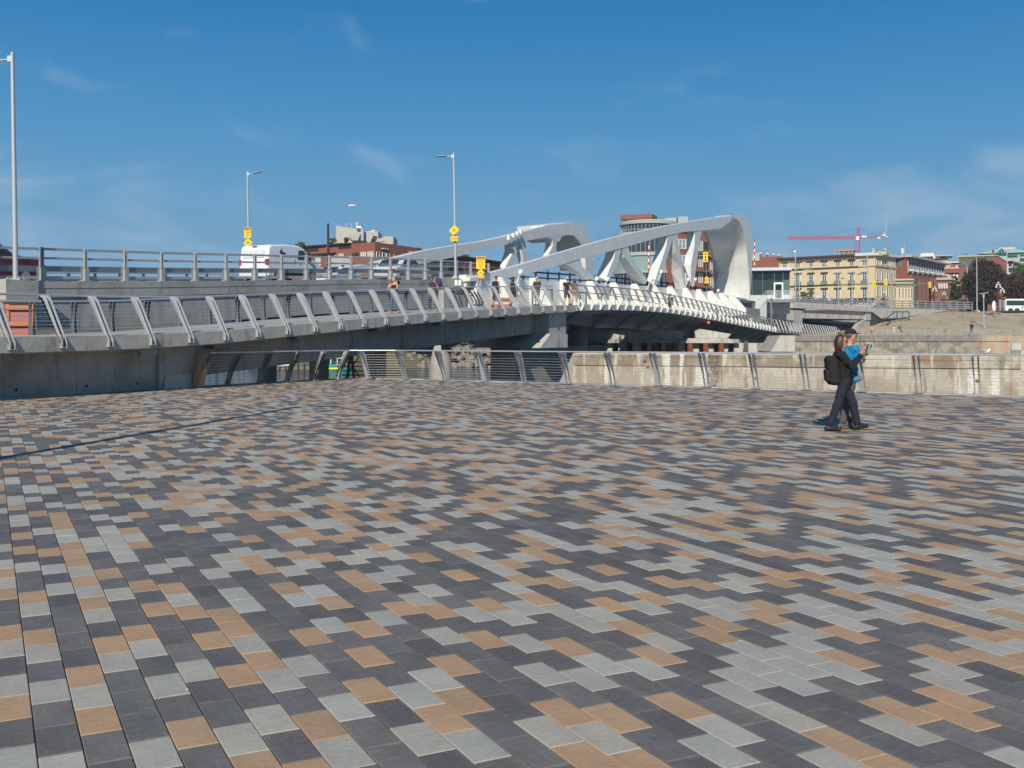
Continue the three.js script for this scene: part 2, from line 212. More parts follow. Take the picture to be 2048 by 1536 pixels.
// ---------------------------------------------------------------- the steel cable railing along the plaza edge
{
  const L = [[396, 773], [455.6, 769.6], [519, 766], [575, 762.8], [628, 759.8], [677, 757.4]].map(([x, y]) => onY(x, y + 1.2, 0.025)), Rr = [[736, 757], [810, 757.2], [889, 759.6], [969, 761.6], [1048, 763.5], [1136, 766], [1226, 768.4], [1316, 770.7], [1413, 773.2], [1512, 775.8], [1613, 778.6], [1724, 781.8], [1838, 785], [1955, 788], [2082, 792], [2215, 796]].map(([x, y]) => onY(x, y + 1.2, 0.025));
  const build = (name, label, P, wide, startCap) => {
    const dir = P[P.length - 1].clone().sub(P[0]).normalize(), inw = V(-dir.z, 0, dir.x);
    const o = wthing(name, label, 'railing', P[0], 'cable railings along the plaza edge');
    const tops = [], rake = (p, s, t) => p.clone().addScaledVector(inw, s).setY(0.025 + t);
    P.forEach((p, i) => {
      const gs = [], prof = [[-0.09, 0], [0.03, 0], [0.37, 0.98], [0.58, 1.09], [0.58, 1.12], [0.30, 1.10]];
      for (const s of [-0.07, 0.07]) { const q = p.clone().addScaledVector(dir, s); gs.push(loft([-0.008, 0.008].map((e) => prof.map(([a, b]) => rake(q.clone().addScaledVector(dir, e), a, b))))); }
      const q = p; gs.push(loft([[-0.14, -0.12], [0.14, -0.12]].map(([e, f]) => [[f, 0], [0.14, 0], [0.14, 0.014], [f, 0.014]].map(([a, b]) => rake(q.clone().addScaledVector(dir, e), a, b)))));
      for (const e of [-0.11, 0.11]) for (const a of [-0.09, 0.11]) gs.push(bar(rake(q.clone().addScaledVector(dir, e), a, 0.01), rake(q.clone().addScaledVector(dir, e), a, 0.045), 0.014, 6));
      const post = obj('post', gs, M.galv, o);
      if (wide(i)) obj('cover_plate', loft([-0.078, 0.078].map((e) => [[0.04, 0.03], [0.055, 0.03], [0.385, 0.97], [0.37, 0.985]].map(([a, b]) => rake(q.clone().addScaledVector(dir, e), a, b)))), M.galv, o);
      tops.push(rake(p, 0.57, 1.14));
    });
    obj('handrail', [...polyTube(tops, 0.026, 10), ...tops.map((t) => ball(t, 0.027, 8))], M.steel, o);
    for (let k = 0; k < 10; k++) { const t = 0.09 + k * 0.098; obj('cable', polyTube(P.map((p) => rake(p, 0.0 + 0.345 * (t - 0.02), t)), 0.0055, 5), M.steel, o); }
  };
  build('cable_railing', 'galvanized cable railing of raked posts on the left stretch of plaza edge', L, (i) => false);
  build('cable_railing', 'long galvanized cable railing along the far and right plaza edge, behind the walking couple', Rr, (i) => i % 4 === (i < 2 ? 0 : 3) || i === 0);
  { const a = L[5].clone().setY(1.165), b = Rr[0].clone().setY(1.165); const m = obj('corner_handrail', bar(a.clone().add(V(0.42, 0, 0.3)), b.clone().add(V(-0.28, 0, 0.5)), 0.026, 8), M.steel); tag(m, 'short steel handrail joining the two railings at the plaza corner', 'handrail'); }
}

// ---------------------------------------------------------------- footbridge: concrete ramp, then the white steel walkway
const deckT = [[-12, 1.62], [0, 1.645], [3.2, 1.70], [4.9, 1.74], [8, 1.87], [9.8, 1.99], [13.1, 2.2], [16.5, 2.43], [21, 2.71], [27.7, 3.09], [35.7, 3.5], [40, 3.68], [46, 3.86], [52, 3.95], [58.6, 3.95], [66, 3.8], [74, 3.58], [88, 3.1], [101, 2.72], [115, 2.5], [130, 2.42], [175, 2.4]];
const deckY = (u) => lerpT(deckT, u), RAMP_END = 39.2, PITCH = 1.632;
const span = (u0, u1, n) => [...Array(n + 1)].map((_, i) => u0 + (u1 - u0) * i / n);
const section = (us, f) => loft(us.map((u) => f(u).map(([v, y]) => V(u, y, -v))));
{
  const o = bthing('footbridge_ramp', 'grey concrete footbridge ramp rising from the left edge to the steel walkway', 'footbridge', 0, 0, 0);
  obj('deck', section(span(-9, RAMP_END, 40), (u) => { const y = deckY(u); return [[0, y], [0, y - 0.40], [0.06, y - 0.43], [0.5, y - 0.43], [0.5, y - 0.30], [4.3, y - 0.30], [4.3, y - 0.43], [4.8, y - 0.43], [4.8, y]]; }), M.concrete, o);
  const low = (v) => { const a = bp(401, 751, v), b = bp(1092, 664, v); return (u) => a.y + (b.y - a.y) * (u - a.x) / (b.x - a.x); };
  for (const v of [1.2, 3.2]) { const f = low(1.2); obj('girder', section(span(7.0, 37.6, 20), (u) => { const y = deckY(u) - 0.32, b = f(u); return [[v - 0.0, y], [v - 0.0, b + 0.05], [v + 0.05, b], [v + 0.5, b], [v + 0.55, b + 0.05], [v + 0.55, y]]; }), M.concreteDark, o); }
  [8.5, 13, 18.5, 24, 31].forEach((u) => obj("bearing_bracket", box(u, u + 0.8, deckY(u) - 0.62, deckY(u) - 0.36, -0.75, -1.25), M.galvDark, o));
  { const gw = std([0.5, 0.52, 0.52], 0.9), loop = (pts) => { const q = pts.map(([x, y]) => bp(x, y, 1.185)); return curveTube([...q, q[0]], 0.012, 30, 5); };
    [[[668, 672], [674, 669], [678, 674], [676, 682], [680, 690], [672, 692], [667, 684]], [[680, 670], [684, 670], [685, 682], [688, 670], [692, 671], [690, 690], [682, 690]], [[693, 670], [700, 671], [699, 676], [697, 677], [698, 690], [693, 690]], [[671, 674], [674, 680], [671, 686]]].forEach((p) => obj('graffiti_outline', loop(p), gw, o)); }
  const u0 = uAt(1098, 0.35), u1 = uAt(1132, 0.35), yt = deckY(38) - 0.44, ym = yAt(668, zOf(u1, 0.35)), yb = yAt(695, zOf(u1, 0.35));
  obj('pier_head', box(u0, u1, ym, yt, -0.35, -4.5), M.concrete, o);
  obj('pier_cap', loft([[ym, u0], [yb, u0 - 1.5]].map(([y, a]) => [V(a, y, -0.25), V(u1 + 0.02, y, -0.25), V(u1 + 0.02, y, -4.6), V(a, y, -4.6)])), M.concreteLight, o);
  obj('pier_column', [2.6].map((k) => new THREE.CylinderGeometry(0.75, 0.75, 6, 20).translate((u0 + u1) / 2 - 0.2, yb - 3, -1.2 - k)), M.concreteDark, o);
}
{
  const v = 1.25, ua = -9, ub = uAt(384, v), uc = uAt(312, v);
  const o = bthing('ramp_abutment', 'dark stained concrete wall under the left end of the ramp', 'wall', 0, v, 0);
  for (let u = ua; u < uc; u += 2.45) obj('wall_panel', box(u + 0.008, Math.min(u + 2.442, uc), -0.6, deckY(u + 1) - 0.3, -v, -v - 0.5), M.concrete, o);
  obj('end_block', box(uc, ub, -0.6, deckY(6) - 0.44, -v + 0.14, -4.4), M.concrete, o);
  obj('plinth', loft([[0.46, 0], [-0.3, 0.28]].map(([y, e]) => [V(uc + 0.25 - e, y, -v + 0.18 + e * 0.6), V(ub + 0.01, y, -v + 0.18 + e * 0.6), V(ub + 0.01, y, -v), V(uc + 0.25 - e, y, -v)])), M.concreteLight, o);
  [1.2, 3.6, 5.6].forEach((u) => obj("drain_hole", bar(V(u, 0.22, -v + 0.012), V(u, 0.22, -v - 0.1), 0.045, 10), M.black, o));
  obj('junction_box', box(uAt(276, v), uAt(310, v), 1.1, 1.3, -v + 0.12, -v), M.galv, o);
}
// leaning fins: profile of one plate in (inward, height); two plates make a fin
const finPlates = (prof, gap, th, side) => [-gap / 2, gap / 2].map((s) => loft([-th / 2, th / 2].map((e) => prof.map(([a, b]) => V(s + e, b, side * a)))));
const finProf = [[-0.10, -0.30], [0.0, -0.30], [0.0, -0.02], [0.06, 0.0], [0.16, 0.10], [0.565, 0.90], [0.66, 1.05], [0.78, 1.10], [0.78, 1.15], [0.60, 1.13], [0.50, 1.02], [-0.10, -0.14]];
const railParts = (o, us, v, side, h, lean, mat, n, mid) => {                 // handrail and cables on a side of the footbridge; side -1: near edge
  const P = (u, a, b) => V(u, deckY(u) + b, -v + side * a);
  obj('handrail', polyTube(us.map((u) => P(u, lean, h)), 0.032, 8), mat, o);
  if (mid) obj('mid_rail', polyTube(us.map((u) => P(u, lean * 0.62, h * 0.62)), 0.026, 6), mat, o);
  for (let k = 0; k < n; k++) { const b = 0.10 + k * (h - 0.14) / n; obj('cable', polyTube(us.filter((_, i) => i % 2 === 0 || i === us.length - 1).map((u) => P(u, 0.1 + (lean - 0.22) * b / h, b)), 0.005, 4), M.steel, o); }
};
{
  const us = [...Array(26)].map((_, i) => 0.01 + PITCH * (i - 2)).filter((u) => u < RAMP_END);
  const o = bthing('ramp_railing', 'near railing of leaning grey steel fins along the concrete ramp', 'railing', us[0], 0, deckY(us[0]));
  const g = join([...finPlates(finProf, 0.15, 0.016, -1), box(-0.11, 0.11, -0.315, -0.30, 0, 0.13), box(-0.065, 0.065, 0.0, 0.9, -0.27, -0.255).translate(0, 0, 0)].slice(0, 3));
  for (const u of us) { const m = obj('fin', g, M.galv, o); m.position.add(V(u, deckY(u), 0)); }
  obj('fin_bolt', us.flatMap((u) => [-0.13, 0.13].flatMap((e) => [bar(V(u + e, deckY(u), -0.13), V(u + e, deckY(u) + 0.05, -0.13), 0.018, 6)])), M.steel, o);
  railParts(o, us, 0, -1, 1.14, 0.76, M.steel, 9);
  const uf = [...Array(26)].map((_, i) => 6.3 + PITCH * (i - 8)).filter((u) => u < RAMP_END);
  const p = bthing('ramp_railing', 'far railing of dark leaning fins on the back edge of the concrete ramp', 'railing', uf[0], 4.8, deckY(uf[0]));
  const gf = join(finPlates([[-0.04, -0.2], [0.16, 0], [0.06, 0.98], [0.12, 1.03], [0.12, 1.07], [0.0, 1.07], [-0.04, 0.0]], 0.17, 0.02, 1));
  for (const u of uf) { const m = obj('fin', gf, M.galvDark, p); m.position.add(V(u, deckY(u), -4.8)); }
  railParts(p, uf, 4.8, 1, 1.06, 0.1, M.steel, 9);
}
{
  const U0 = 39.5, U1 = 103, o = bthing('steel_walkway', 'arched white steel walkway with chevron ribs curving down beside the white bridge', 'footbridge', U0, 0, 3);
  obj('deck', section(span(U0, U1, 36), (u) => { const y = deckY(u); return [[0.05, y], [0.05, y - 0.16], [4.9, y - 0.16], [4.9, y]]; }), std([0.42, 0.42, 0.40], 0.85, { map: grainT }), o);
  obj('edge_plate', section(span(U0, U1, 36), (u) => { const y = deckY(u); return [[0.12, y + 0.03], [0.03, y + 0.03], [0.03, y - 0.30], [0.0, y - 0.305], [0.0, y - 0.345], [0.12, y - 0.345]]; }), std([0.46, 0.455, 0.44], 0.5, { map: grimeT }), o);
  const soffit = (u) => { const k = smooth(39, 52, u) * (1 - 0.25 * smooth(88, 103, u)); return [[0.16, deckY(u) - 0.36], [3.4, deckY(u) - 0.55 - 0.95 * k], [4.8, deckY(u) - 0.55 - 0.85 * k]]; };
  const sm = std([0.5, 0.5, 0.48], 0.7, { map: grimeT });
  obj('box_girder', section(span(U0, U1, 30), (u) => { const [a, b, c] = soffit(u); return [[3.2, deckY(u) - 0.17], b, c, [4.85, deckY(u) - 0.17]]; }), sm, o);
  obj('soffit_frame', span(U0 + 1.5, U1 - 0.5, 12).flatMap((u, i) => { const [a, b] = soffit(u), q = soffit(u + 4.9); return [loft([-0.03, 0.03].map((e) => [a, b, [3.4, deckY(u) - 0.17], [0.16, deckY(u) - 0.17]].map(([v, y]) => V(u + e, y, -v)))), beam(V(u, a[1] + 0.02, -a[0]), V(u + 4.9, q[1][1] + 0.06, -q[1][0]), 0.12, 0.14)]; }), sm, o);
  obj('conduit', polyTube(span(U0 + 1, U1 - 8, 40).map((u) => V(u, deckY(u) - 0.46, -0.12)), 0.035, 6), M.galvDark, o);
  const us = []; for (let u = 40.3; u < 102; u += PITCH) us.push(u);
  const rib = join(finPlates([[0.14, 0.34], [0.0, 0.34], [-0.17, 0.025], [-0.17, -0.025], [-0.05, -0.30], [0.09, -0.30], [-0.01, 0.0]], 0.07, 0.035, -1));
  const fin = join(finPlates([[0.0, 0.34], [0.15, 0.34], [0.43, 1.08], [0.52, 1.17], [0.52, 1.21], [0.34, 1.20]], 0.07, 0.03, -1)), finGrey = std([0.20, 0.205, 0.22], 0.55, { metalness: 0.2, map: grimeT });
  for (const u of us) { const m = obj('rib', rib, M.white, o); m.position.add(V(u, deckY(u), 0)); const n = new THREE.Mesh(fin, finGrey); n.name = 'fin'; n.castShadow = n.receiveShadow = true; m.add(n); }
  railParts(o, [39.4, ...us], 0, -1, 1.21, 0.50, finGrey, 4, true);
  const uf = us.filter((_, i) => i % 2 === 0), post = box(-0.04, 0.04, 0, 1.1, -0.05, 0.05);
  for (const u of uf) { const m = obj('post', post, M.galvDark, o); m.position.add(V(u, deckY(u), -4.75)); }
  railParts(o, uf, 4.75, 1, 1.12, 0, M.galvDark, 6);
  // scraps of the end joint: a pale barrier arm lying in the first bay
  obj('joint_plate', beam(V(39.6, deckY(39.6) - 0.35, 0.25), V(39.5, deckY(39.6) + 0.85, -0.55), 0.07, 0.06), std([0.6, 0.59, 0.56], 0.6), o, 'white joint plate where the ramp meets the steel walkway');
}
{
  const U0 = 103, U1 = 172, o = bthing('landing_walkway', 'far end of the footbridge with close-set silver fins, behind the old pier wall', 'footbridge', U0, 0, 2.4);
  obj('deck', section(span(U0, U1, 12), (u) => { const y = deckY(u); return [[0, y], [0.1, y - 0.35], [4.8, y - 0.35], [4.9, y]]; }), M.concrete, o);
  const us = []; for (let u = U0 + 0.2; u < U1; u += 2.2) us.push(u);
  const fin = join(finPlates([[-0.06, -0.25], [0.02, -0.25], [0.5, 1.12], [0.52, 1.2], [0.38, 1.2], [-0.06, 0.05]], 0.05, 0.05, -1)), finSilver = std([0.36, 0.375, 0.385], 0.5, { metalness: 0.2 });  // even silver grey for all fins, rails and posts here
  us.forEach((u) => { const m = obj('fin', fin, finSilver, o); m.position.add(V(u, deckY(u), 0)); });
  railParts(o, us, 0, -1, 1.2, 0.74, finSilver, 3);
  for (const u of us.filter((_, i) => i % 3 === 0)) { const m = obj('post', box(-0.04, 0.04, 0, 1.1, -0.05, 0.05), finSilver, o); m.position.add(V(u, deckY(u), -4.8)); }
  [107, 118].forEach((u) => obj("pier", box(u, u + 2.4, WATER - 1, deckY(u) - 0.36, -0.5, -4.5), M.concreteDark, o));
  obj('control_post', [box(98.3, 98.55, deckY(98), deckY(98) + 3.4, 0.08, -0.1), cbox(98.75, deckY(98) + 1.9, 0.02, 0.3, 0.6, 0.25)], M.galvDark, o, 'grey steel post standing beside the walkway');
}

// ---------------------------------------------------------------- road bridge
const roadT = [[-40, 1.1], [5.85, 3.55], [13.33, 3.93], [28.03, 4.79], [38.32, 5.28], [60, 5.75], [90, 6.2], [120, 6.3], [400, 6.4]], roadY = (u) => lerpT(roadT, u);  // top of the kerb
{
  const o = bthing('road_bridge', 'long grey concrete road bridge behind the ramp', 'road bridge', 0, 7, 0);
  const us = span(-14, 42, 28);
  obj('near_parapet', section(us, (u) => { const y = roadY(u); return [[7.0, y], [7.0, y - 0.24], [7.015, y - 0.25], [7.015, y - 0.56], [7.3, y - 0.56], [7.4, y]]; }), M.concrete, o);
  obj('road_deck', section(us, (u) => { const y = roadY(u) - 0.2; return [[7.35, y], [7.3, y - 0.35], [25.2, y - 0.35], [25.2, y]]; }), M.asphalt, o);
  obj('far_parapet', section(us, (u) => { const y = roadY(u); return [[25.0, y], [24.98, y - 0.56], [25.4, y - 0.56], [25.4, y]]; }), M.concrete, o);
  for (const v of [7.12, 11.5, 16, 20.5, 24.6]) obj('girder', section(span(-14, 41.5, 24), (u) => { const y = roadY(u); return [[v, y - 0.54], [v, y - 1.68], [v + 0.5, y - 1.68], [v + 0.5, y - 0.54]]; }), M.concrete, o);
  // piers and cap beams under the deck
  { const u = 41, y = roadY(u) - 1.7; obj('pier_cap', box(u - 0.8, u + 0.8, y - 1.0, y, -7.6, -25.2), M.concreteLight, o); for (const [v, u] of [[8.0, 37], [15.2, 41], [19.9, 41], [24.4, 41]]) obj('pier_column', new THREE.CylinderGeometry(0.68, 0.68, y - 1 - WATER + 2, 24).translate(u, (y - 1 + WATER - 2) / 2, -v), M.concreteLight, o); }
  obj('abutment', box(-14, 3.5, WATER - 1, 2.2, -8, -25), M.concreteDark, o);
  // lamp plinths: left frame edge and by the bridge
  const u0 = uAt(12, 6.35), u1 = uAt(77, 6.35); obj('lamp_plinth', [box(u0, u1, roadY(7) - 0.75, roadY(6.4) - 0.005, -6.35, -7.1), box(u0 + 0.1, u1 - 0.1, roadY(7) - 2.3, roadY(7) - 0.75, -6.6, -7.1)], M.concrete, o);
  const u2 = uAt(884, 6.5), u3 = uAt(932, 6.5); obj('lamp_plinth', [box(u2, u3, roadY(37) - 0.5, roadY(37) + 0.01, -6.5, -7.1), box(u2 + 0.3, u3, roadY(37) - 3.2, roadY(37) - 0.5, -6.55, -7.2)], M.concreteLight, o);
}
{
  const railing = (label, v, us, side) => {
    const o = bthing('road_railing', label, 'railing', us[0], v, roadY(us[0]), 'steel railings along the road bridge');
    const post = join([box(-0.1, 0.1, 0, 0.52, -0.10 * side - 0.004, -0.10 * side + 0.004), box(-0.1, 0.1, 0, 0.52, 0.10 * side - 0.004, 0.10 * side + 0.004), box(-0.008, 0.008, 0, 0.52, -0.096, 0.096), box(-0.06, -0.045, 0.52, 1.2, -0.06, 0.06), box(0.045, 0.06, 0.52, 1.2, -0.06, 0.06), box(-0.045, 0.045, 0.52, 1.2, -0.01, 0.01), box(-0.16, 0.16, 0.0, 0.03, -0.15, 0.15)]);
    for (const u of us) { const m = obj('post', post, M.galv, o); m.position.add(V(u, roadY(u), -v)); }
    const rails = [[1.14, 0.085], [0.82, 0.075], [0.45, 0.20], [0.14, 0.11]];
    rails.forEach(([h, w], k) => obj('rail', us.slice(1).map((u, i) => beam(V(us[i] + (k < 2 ? 0.0 : 0), roadY(us[i]) + h, -v - side * (k < 2 ? 0.07 : 0.15)), V(u, roadY(u) + h, -v - side * (k < 2 ? 0.07 : 0.15)), 0.09, w)), k === 2 ? std([0.24, 0.26, 0.275], 0.42, { metalness: 0.5, map: grimeT }) : M.galv, o));
  };
  const us = []; for (let k = -7; k < 18; k++) us.push(7.08 + 1.906 * k); us.push(42);
  railing('galvanized steel railing on the near concrete parapet of the road bridge', 7.2, us, 1);
  railing('galvanized steel railing along the far side of the road bridge, beyond the traffic', 25.2, us.filter((_, i) => i > 1), -1);
}

// ---------------------------------------------------------------- bascule span: two white trusses that end in rings
const onU = (px, py, u) => { const r = (px - CX) / F, v = (OX + u * DX - r * (OZ + u * DZ)) / (DZ + r * DX); return V(u, yAt(py, zOf(u, v)), -v); };
{
  const o = bthing('bascule_bridge', 'white steel lifting bridge with two sloping trusses that end in tall rings', 'lifting bridge', 38, 6, 5);
  const wh = std([0.77, 0.76, 0.715], 0.38, { map: grimeT }), NV = 6, FV = 25;
  const chord = (px, v, w, dr) => loft(px.map(([x, t, l]) => { const a = bp(x, t, v), b = bp(x, l, v), h = a.y - b.y; return [V(a.x, a.y - dr, -v - w), V(a.x, a.y, -v - 0.06), V(a.x, a.y - 0.08, -v), V(a.x, b.y, -v), V(a.x, b.y, -v - w)]; }));
  obj('top_chord', chord([[940, 553.5, 562], [967, 547, 563], [1035, 529, 553], [1104, 508, 535.5], [1157, 492.5, 518.5], [1206, 479, 506.5], [1255, 466.5, 493], [1318, 453, 475], [1367, 444.5, 464], [1410, 437, 460], [1441, 433, 457], [1463, 431, 441]], NV, 1.35, 0.42), wh, o);
  obj('top_chord', chord([[660, 539, 546], [690, 533, 549], [752, 523.5, 545], [851, 499, 526], [921, 487.5, 512], [960, 482.5, 500], [1011, 471, 489.5], [1060, 459, 480.5], [1094, 450, 474], [1130, 446.5, 470.5]], FV, 1.9, 0.25), wh, o);
  const seam = std([0.42, 0.42, 0.40], 0.6); for (const [x, t, l] of [[1010, 536.5, 556.5], [1082, 515, 541], [1150, 495, 520.5], [1220, 476, 503], [1292, 459, 483], [1366, 445.5, 463.5]]) { const a = bp(x, t + 1, NV), b = bp(x + 1.5, l - 1, NV); obj('plate_seam', beam(V(a.x, a.y - 0.05, -NV + 0.008), V(b.x, b.y + 0.02, -NV + 0.008), 0.02, 0.045, V(1, 0, 0)), seam, o); }
  // a leaning web member: back-left edge, crease and right edge as pixel lines from top to bottom
  const member = (v, w, L, C, Rr) => {
    const n = L.length; return loft([...Array(n)].map((_, i) => { const c = bp(C[i][0], C[i][1], v + 0.04), r = bp(Rr[i][0], Rr[i][1], v + 0.04), l = onU(L[i][0], L[i][1], c.x + 0.15); return [l, c, r, V(r.x, r.y, Math.min(-v - 0.6, l.z))]; }));
  };
  const web = (v, w, ...m) => obj('web_member', member(v, w, ...m), wh, o);
  web(NV, 1.5, [[1112, 532], [1130, 538], [1150, 550], [1167, 561]], [[1126, 528], [1141, 533], [1158, 545], [1172, 559]], [[1160, 514], [1165, 533], [1178, 545], [1193, 557]]);
  web(NV, 1.5, [[1212, 504], [1208, 519], [1200, 536], [1193, 552]], [[1231, 500], [1228, 517], [1219, 538], [1211, 560]], [[1243, 497], [1238, 518], [1227, 540], [1218, 562]]);
  web(NV, 1.5, [[1240, 500], [1239, 520], [1251, 543], [1267, 570]], [[1244, 497], [1249, 514], [1267, 538], [1290, 568]], [[1256, 490], [1262, 513], [1277, 535], [1296, 562]]);
  web(NV, 1.7, [[1318, 472], [1313, 497], [1304, 528], [1294, 560]], [[1335, 468], [1333, 491], [1321, 528], [1307, 570]], [[1349, 464], [1341, 494], [1329, 530], [1317, 569]]);
  web(NV, 1.7, [[1341, 474], [1336, 510], [1343, 545], [1351, 580]], [[1345, 468], [1352, 505], [1361, 535], [1370, 580]], [[1354, 463], [1358, 492], [1366, 530], [1373, 580]]);
  web(NV, 1.9, [[1374, 460], [1373, 500], [1368, 530], [1381, 566]], [[1390, 457], [1389, 492], [1382, 530], [1382, 568]], [[1405, 455], [1399, 485], [1393, 530], [1388, 572]]);
  web(FV, 1.7, [[1009, 486], [1009, 504], [1004, 518], [1000, 534]], [[1028, 482], [1027, 504], [1017, 522], [1008, 540]], [[1038, 479], [1034, 504], [1027, 524], [1018, 546]]);
  web(FV, 1.7, [[1034, 484], [1033, 506], [1037, 524], [1040, 540]], [[1038, 480], [1043, 500], [1047, 522], [1050, 540]], [[1050, 476], [1052, 496], [1058, 522], [1064, 546]]);
  web(FV, 1.7, [[1088, 470], [1091, 490], [1087, 510], [1080, 530]], [[1103, 468], [1106, 490], [1096, 512], [1085, 536]], [[1116, 464], [1113, 490], [1108, 516], [1100, 540]]);
  // near ring, four matched curves
  const C1 = [[1462, 430.5], [1486, 431], [1497.5, 442], [1503, 465], [1504.5, 495], [1504, 530], [1502.5, 565], [1500, 604]], C2 = [[1462, 434], [1476, 440], [1483, 452], [1488, 468], [1493, 495], [1496, 530], [1498.6, 565], [1499.4, 604]];
  const C3 = [[1441, 457], [1452, 462], [1459, 475], [1456, 490], [1450, 506], [1442, 532], [1434, 560], [1433, 590]], C4 = [[1404, 460], [1410, 463.5], [1416, 473], [1421, 489], [1425, 502], [1429, 522], [1432, 556], [1432.5, 590]];
  const spl = (c) => { const k = new THREE.CatmullRomCurve3(c.map(([x, y]) => V(x, y, 0))); return [...Array(29)].map((_, i) => k.getPoint(i / 28)); };
  const [q1, q2, q3, q4] = [C1, C2, C3, C4].map(spl);
  const rg = q1.map((p, i) => { const a = bp(p.x, p.y, NV), b = bp(q2[i].x, q2[i].y, NV), c = onU(q3[i].x, q3[i].y, b.x - 1.2); const v3 = -c.z, d = bp(q4[i].x, q4[i].y, v3 + 0.35), m = b.clone().lerp(c, 0.55).add(V(1.0 * i / 28, 0, 0)); return [a, b, m, c, d, V(d.x, d.y, d.z - 0.3), V(a.x, a.y, -v3 - 0.8)]; });
  obj('ring', toCreasedNormals(loft(rg), 0.55), wh, o);
  // far ring: outline along the road, given depth across it
  const O2 = [[1090, 450.5], [1129, 446.5], [1153, 444], [1164, 446], [1172, 454], [1180, 485], [1185, 512], [1190, 540]], I2 = [[1093, 474], [1118, 484], [1123, 474], [1134, 470], [1148, 471], [1163, 489], [1170, 515], [1172, 540]];
  obj('ring', loft(O2.map((p, i) => { const a = bp(p[0], p[1], FV + 0.02), b = bp(I2[i][0], I2[i][1], FV + 0.02); return [a, b, V(b.x, b.y, b.z - 3.6), V(a.x, a.y, a.z - 3.6)]; })), wh, o);
  // bottom chords with outriggers towards the footbridge
  const topB = [[38, 5.3], [46, 5.68], [72, 6.45], [90, 6.8], [106, 6.78]], tb = (u) => lerpT(topB, u);
  for (const v of [NV, FV]) obj('bottom_chord', loft(span(38, 113, 22).map((u) => { const y = tb(u), h = 2.6 - 1.5 * smooth(100, 113, u); return [V(u, y, -v), V(u, y - h, -v), V(u, y - h, -v - 1.3), V(u, y, -v - 1.3)]; })), wh, o);
  for (let k = 0; k < 13; k++) { const u = 40.6 + k * 5.4 - (k > 8 ? (k - 8) * 0.4 : 0), y = tb(u), w = k > 9 ? 2.0 : 1.6; obj('outrigger', loft([-0.16, 0.16].map((e) => [[NV + 0.02, y + 0.12], [NV - 0.45, y + 0.12], [NV - w, y - 1.6], [NV - w, y - 2.3], [NV + 0.02, y - 2.45]].map(([v, Y]) => V(u + e, Y, -v)))), wh, o); }
  obj('bridge_deck', section(span(40, 118, 12), (u) => { const y = tb(u) - 0.5; return [[NV + 1, y], [NV + 1, y - 0.5], [FV + 0.3, y - 0.5], [FV + 0.3, y]]; }), M.asphalt, o);
  obj('floor_beam', span(44, 104, 14).flatMap((u) => box(u - 0.15, u + 0.15, tb(u) - 1.9, tb(u) - 0.98, -NV - 1.2, -FV)), M.concreteDark, o).userData.kind = 'stuff';
  for (const v of [8.4, 24.2]) { const us = span(41, 100, 26); obj('traffic_rail', [...us.map((u) => box(u - 0.08, u + 0.08, tb(u) - 0.5, tb(u) + 0.9, -v - 0.06, -v + 0.06)), ...[0.85, 0.45, 0.1].flatMap((h) => us.slice(1).map((u, i) => beam(V(us[i], tb(us[i]) + h - 0.1, -v), V(u, tb(u) + h - 0.1, -v), 0.08, h > 0.8 ? 0.14 : 0.1)))], M.dark, o); }
  // floodlights and cameras on brackets beside the web members
  [[1040, 546], [1193, 559], [1214, 560], [1300, 563], [1309, 558], [1322, 545], [1376, 560], [1390, 560], [1436, 582]].forEach(([x, y]) => { const p = bp(x, y, NV - 0.35); obj('floodlight', [ball(p, 0.15, 10), bar(p, p.clone().add(V(0.1, -0.7, -0.3)), 0.05, 6), cbox(p.x + 0.25, p.y + 0.12, p.z, 0.35, 0.22, 0.25)], M.paint, o); });
  { const p = bp(1024, 478, FV - 0.3); obj('floodlight_bar', [bar(p.clone().add(V(-1.2, 0, 0)), p.clone().add(V(2.2, 0.9, 0)), 0.07, 6), ...[-1, 0.2, 1.2, 2.1].map((k) => cbox(p.x + k, p.y + 0.35 + k * 0.3, p.z + 0.1, 0.35, 0.45, 0.3))], M.paint, o); }
}
{
  const o = bthing('bascule_pier', 'big concrete pier carrying the white rings, mostly in shadow', 'bridge pier', 100, 6, WATER);
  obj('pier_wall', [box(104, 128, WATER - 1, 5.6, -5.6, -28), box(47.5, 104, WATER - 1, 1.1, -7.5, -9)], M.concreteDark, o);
  obj('glass_base', box(109.5, 117, 5.6, 6.55, -5.75, -9.5), M.glass, o);
  obj('pier_column', span(50, 96, 4).map((u) => new THREE.CylinderGeometry(0.8, 0.8, 3.6, 18).translate(u, 2.9, -8.6)), M.concrete, o).userData.kind = 'stuff';
}

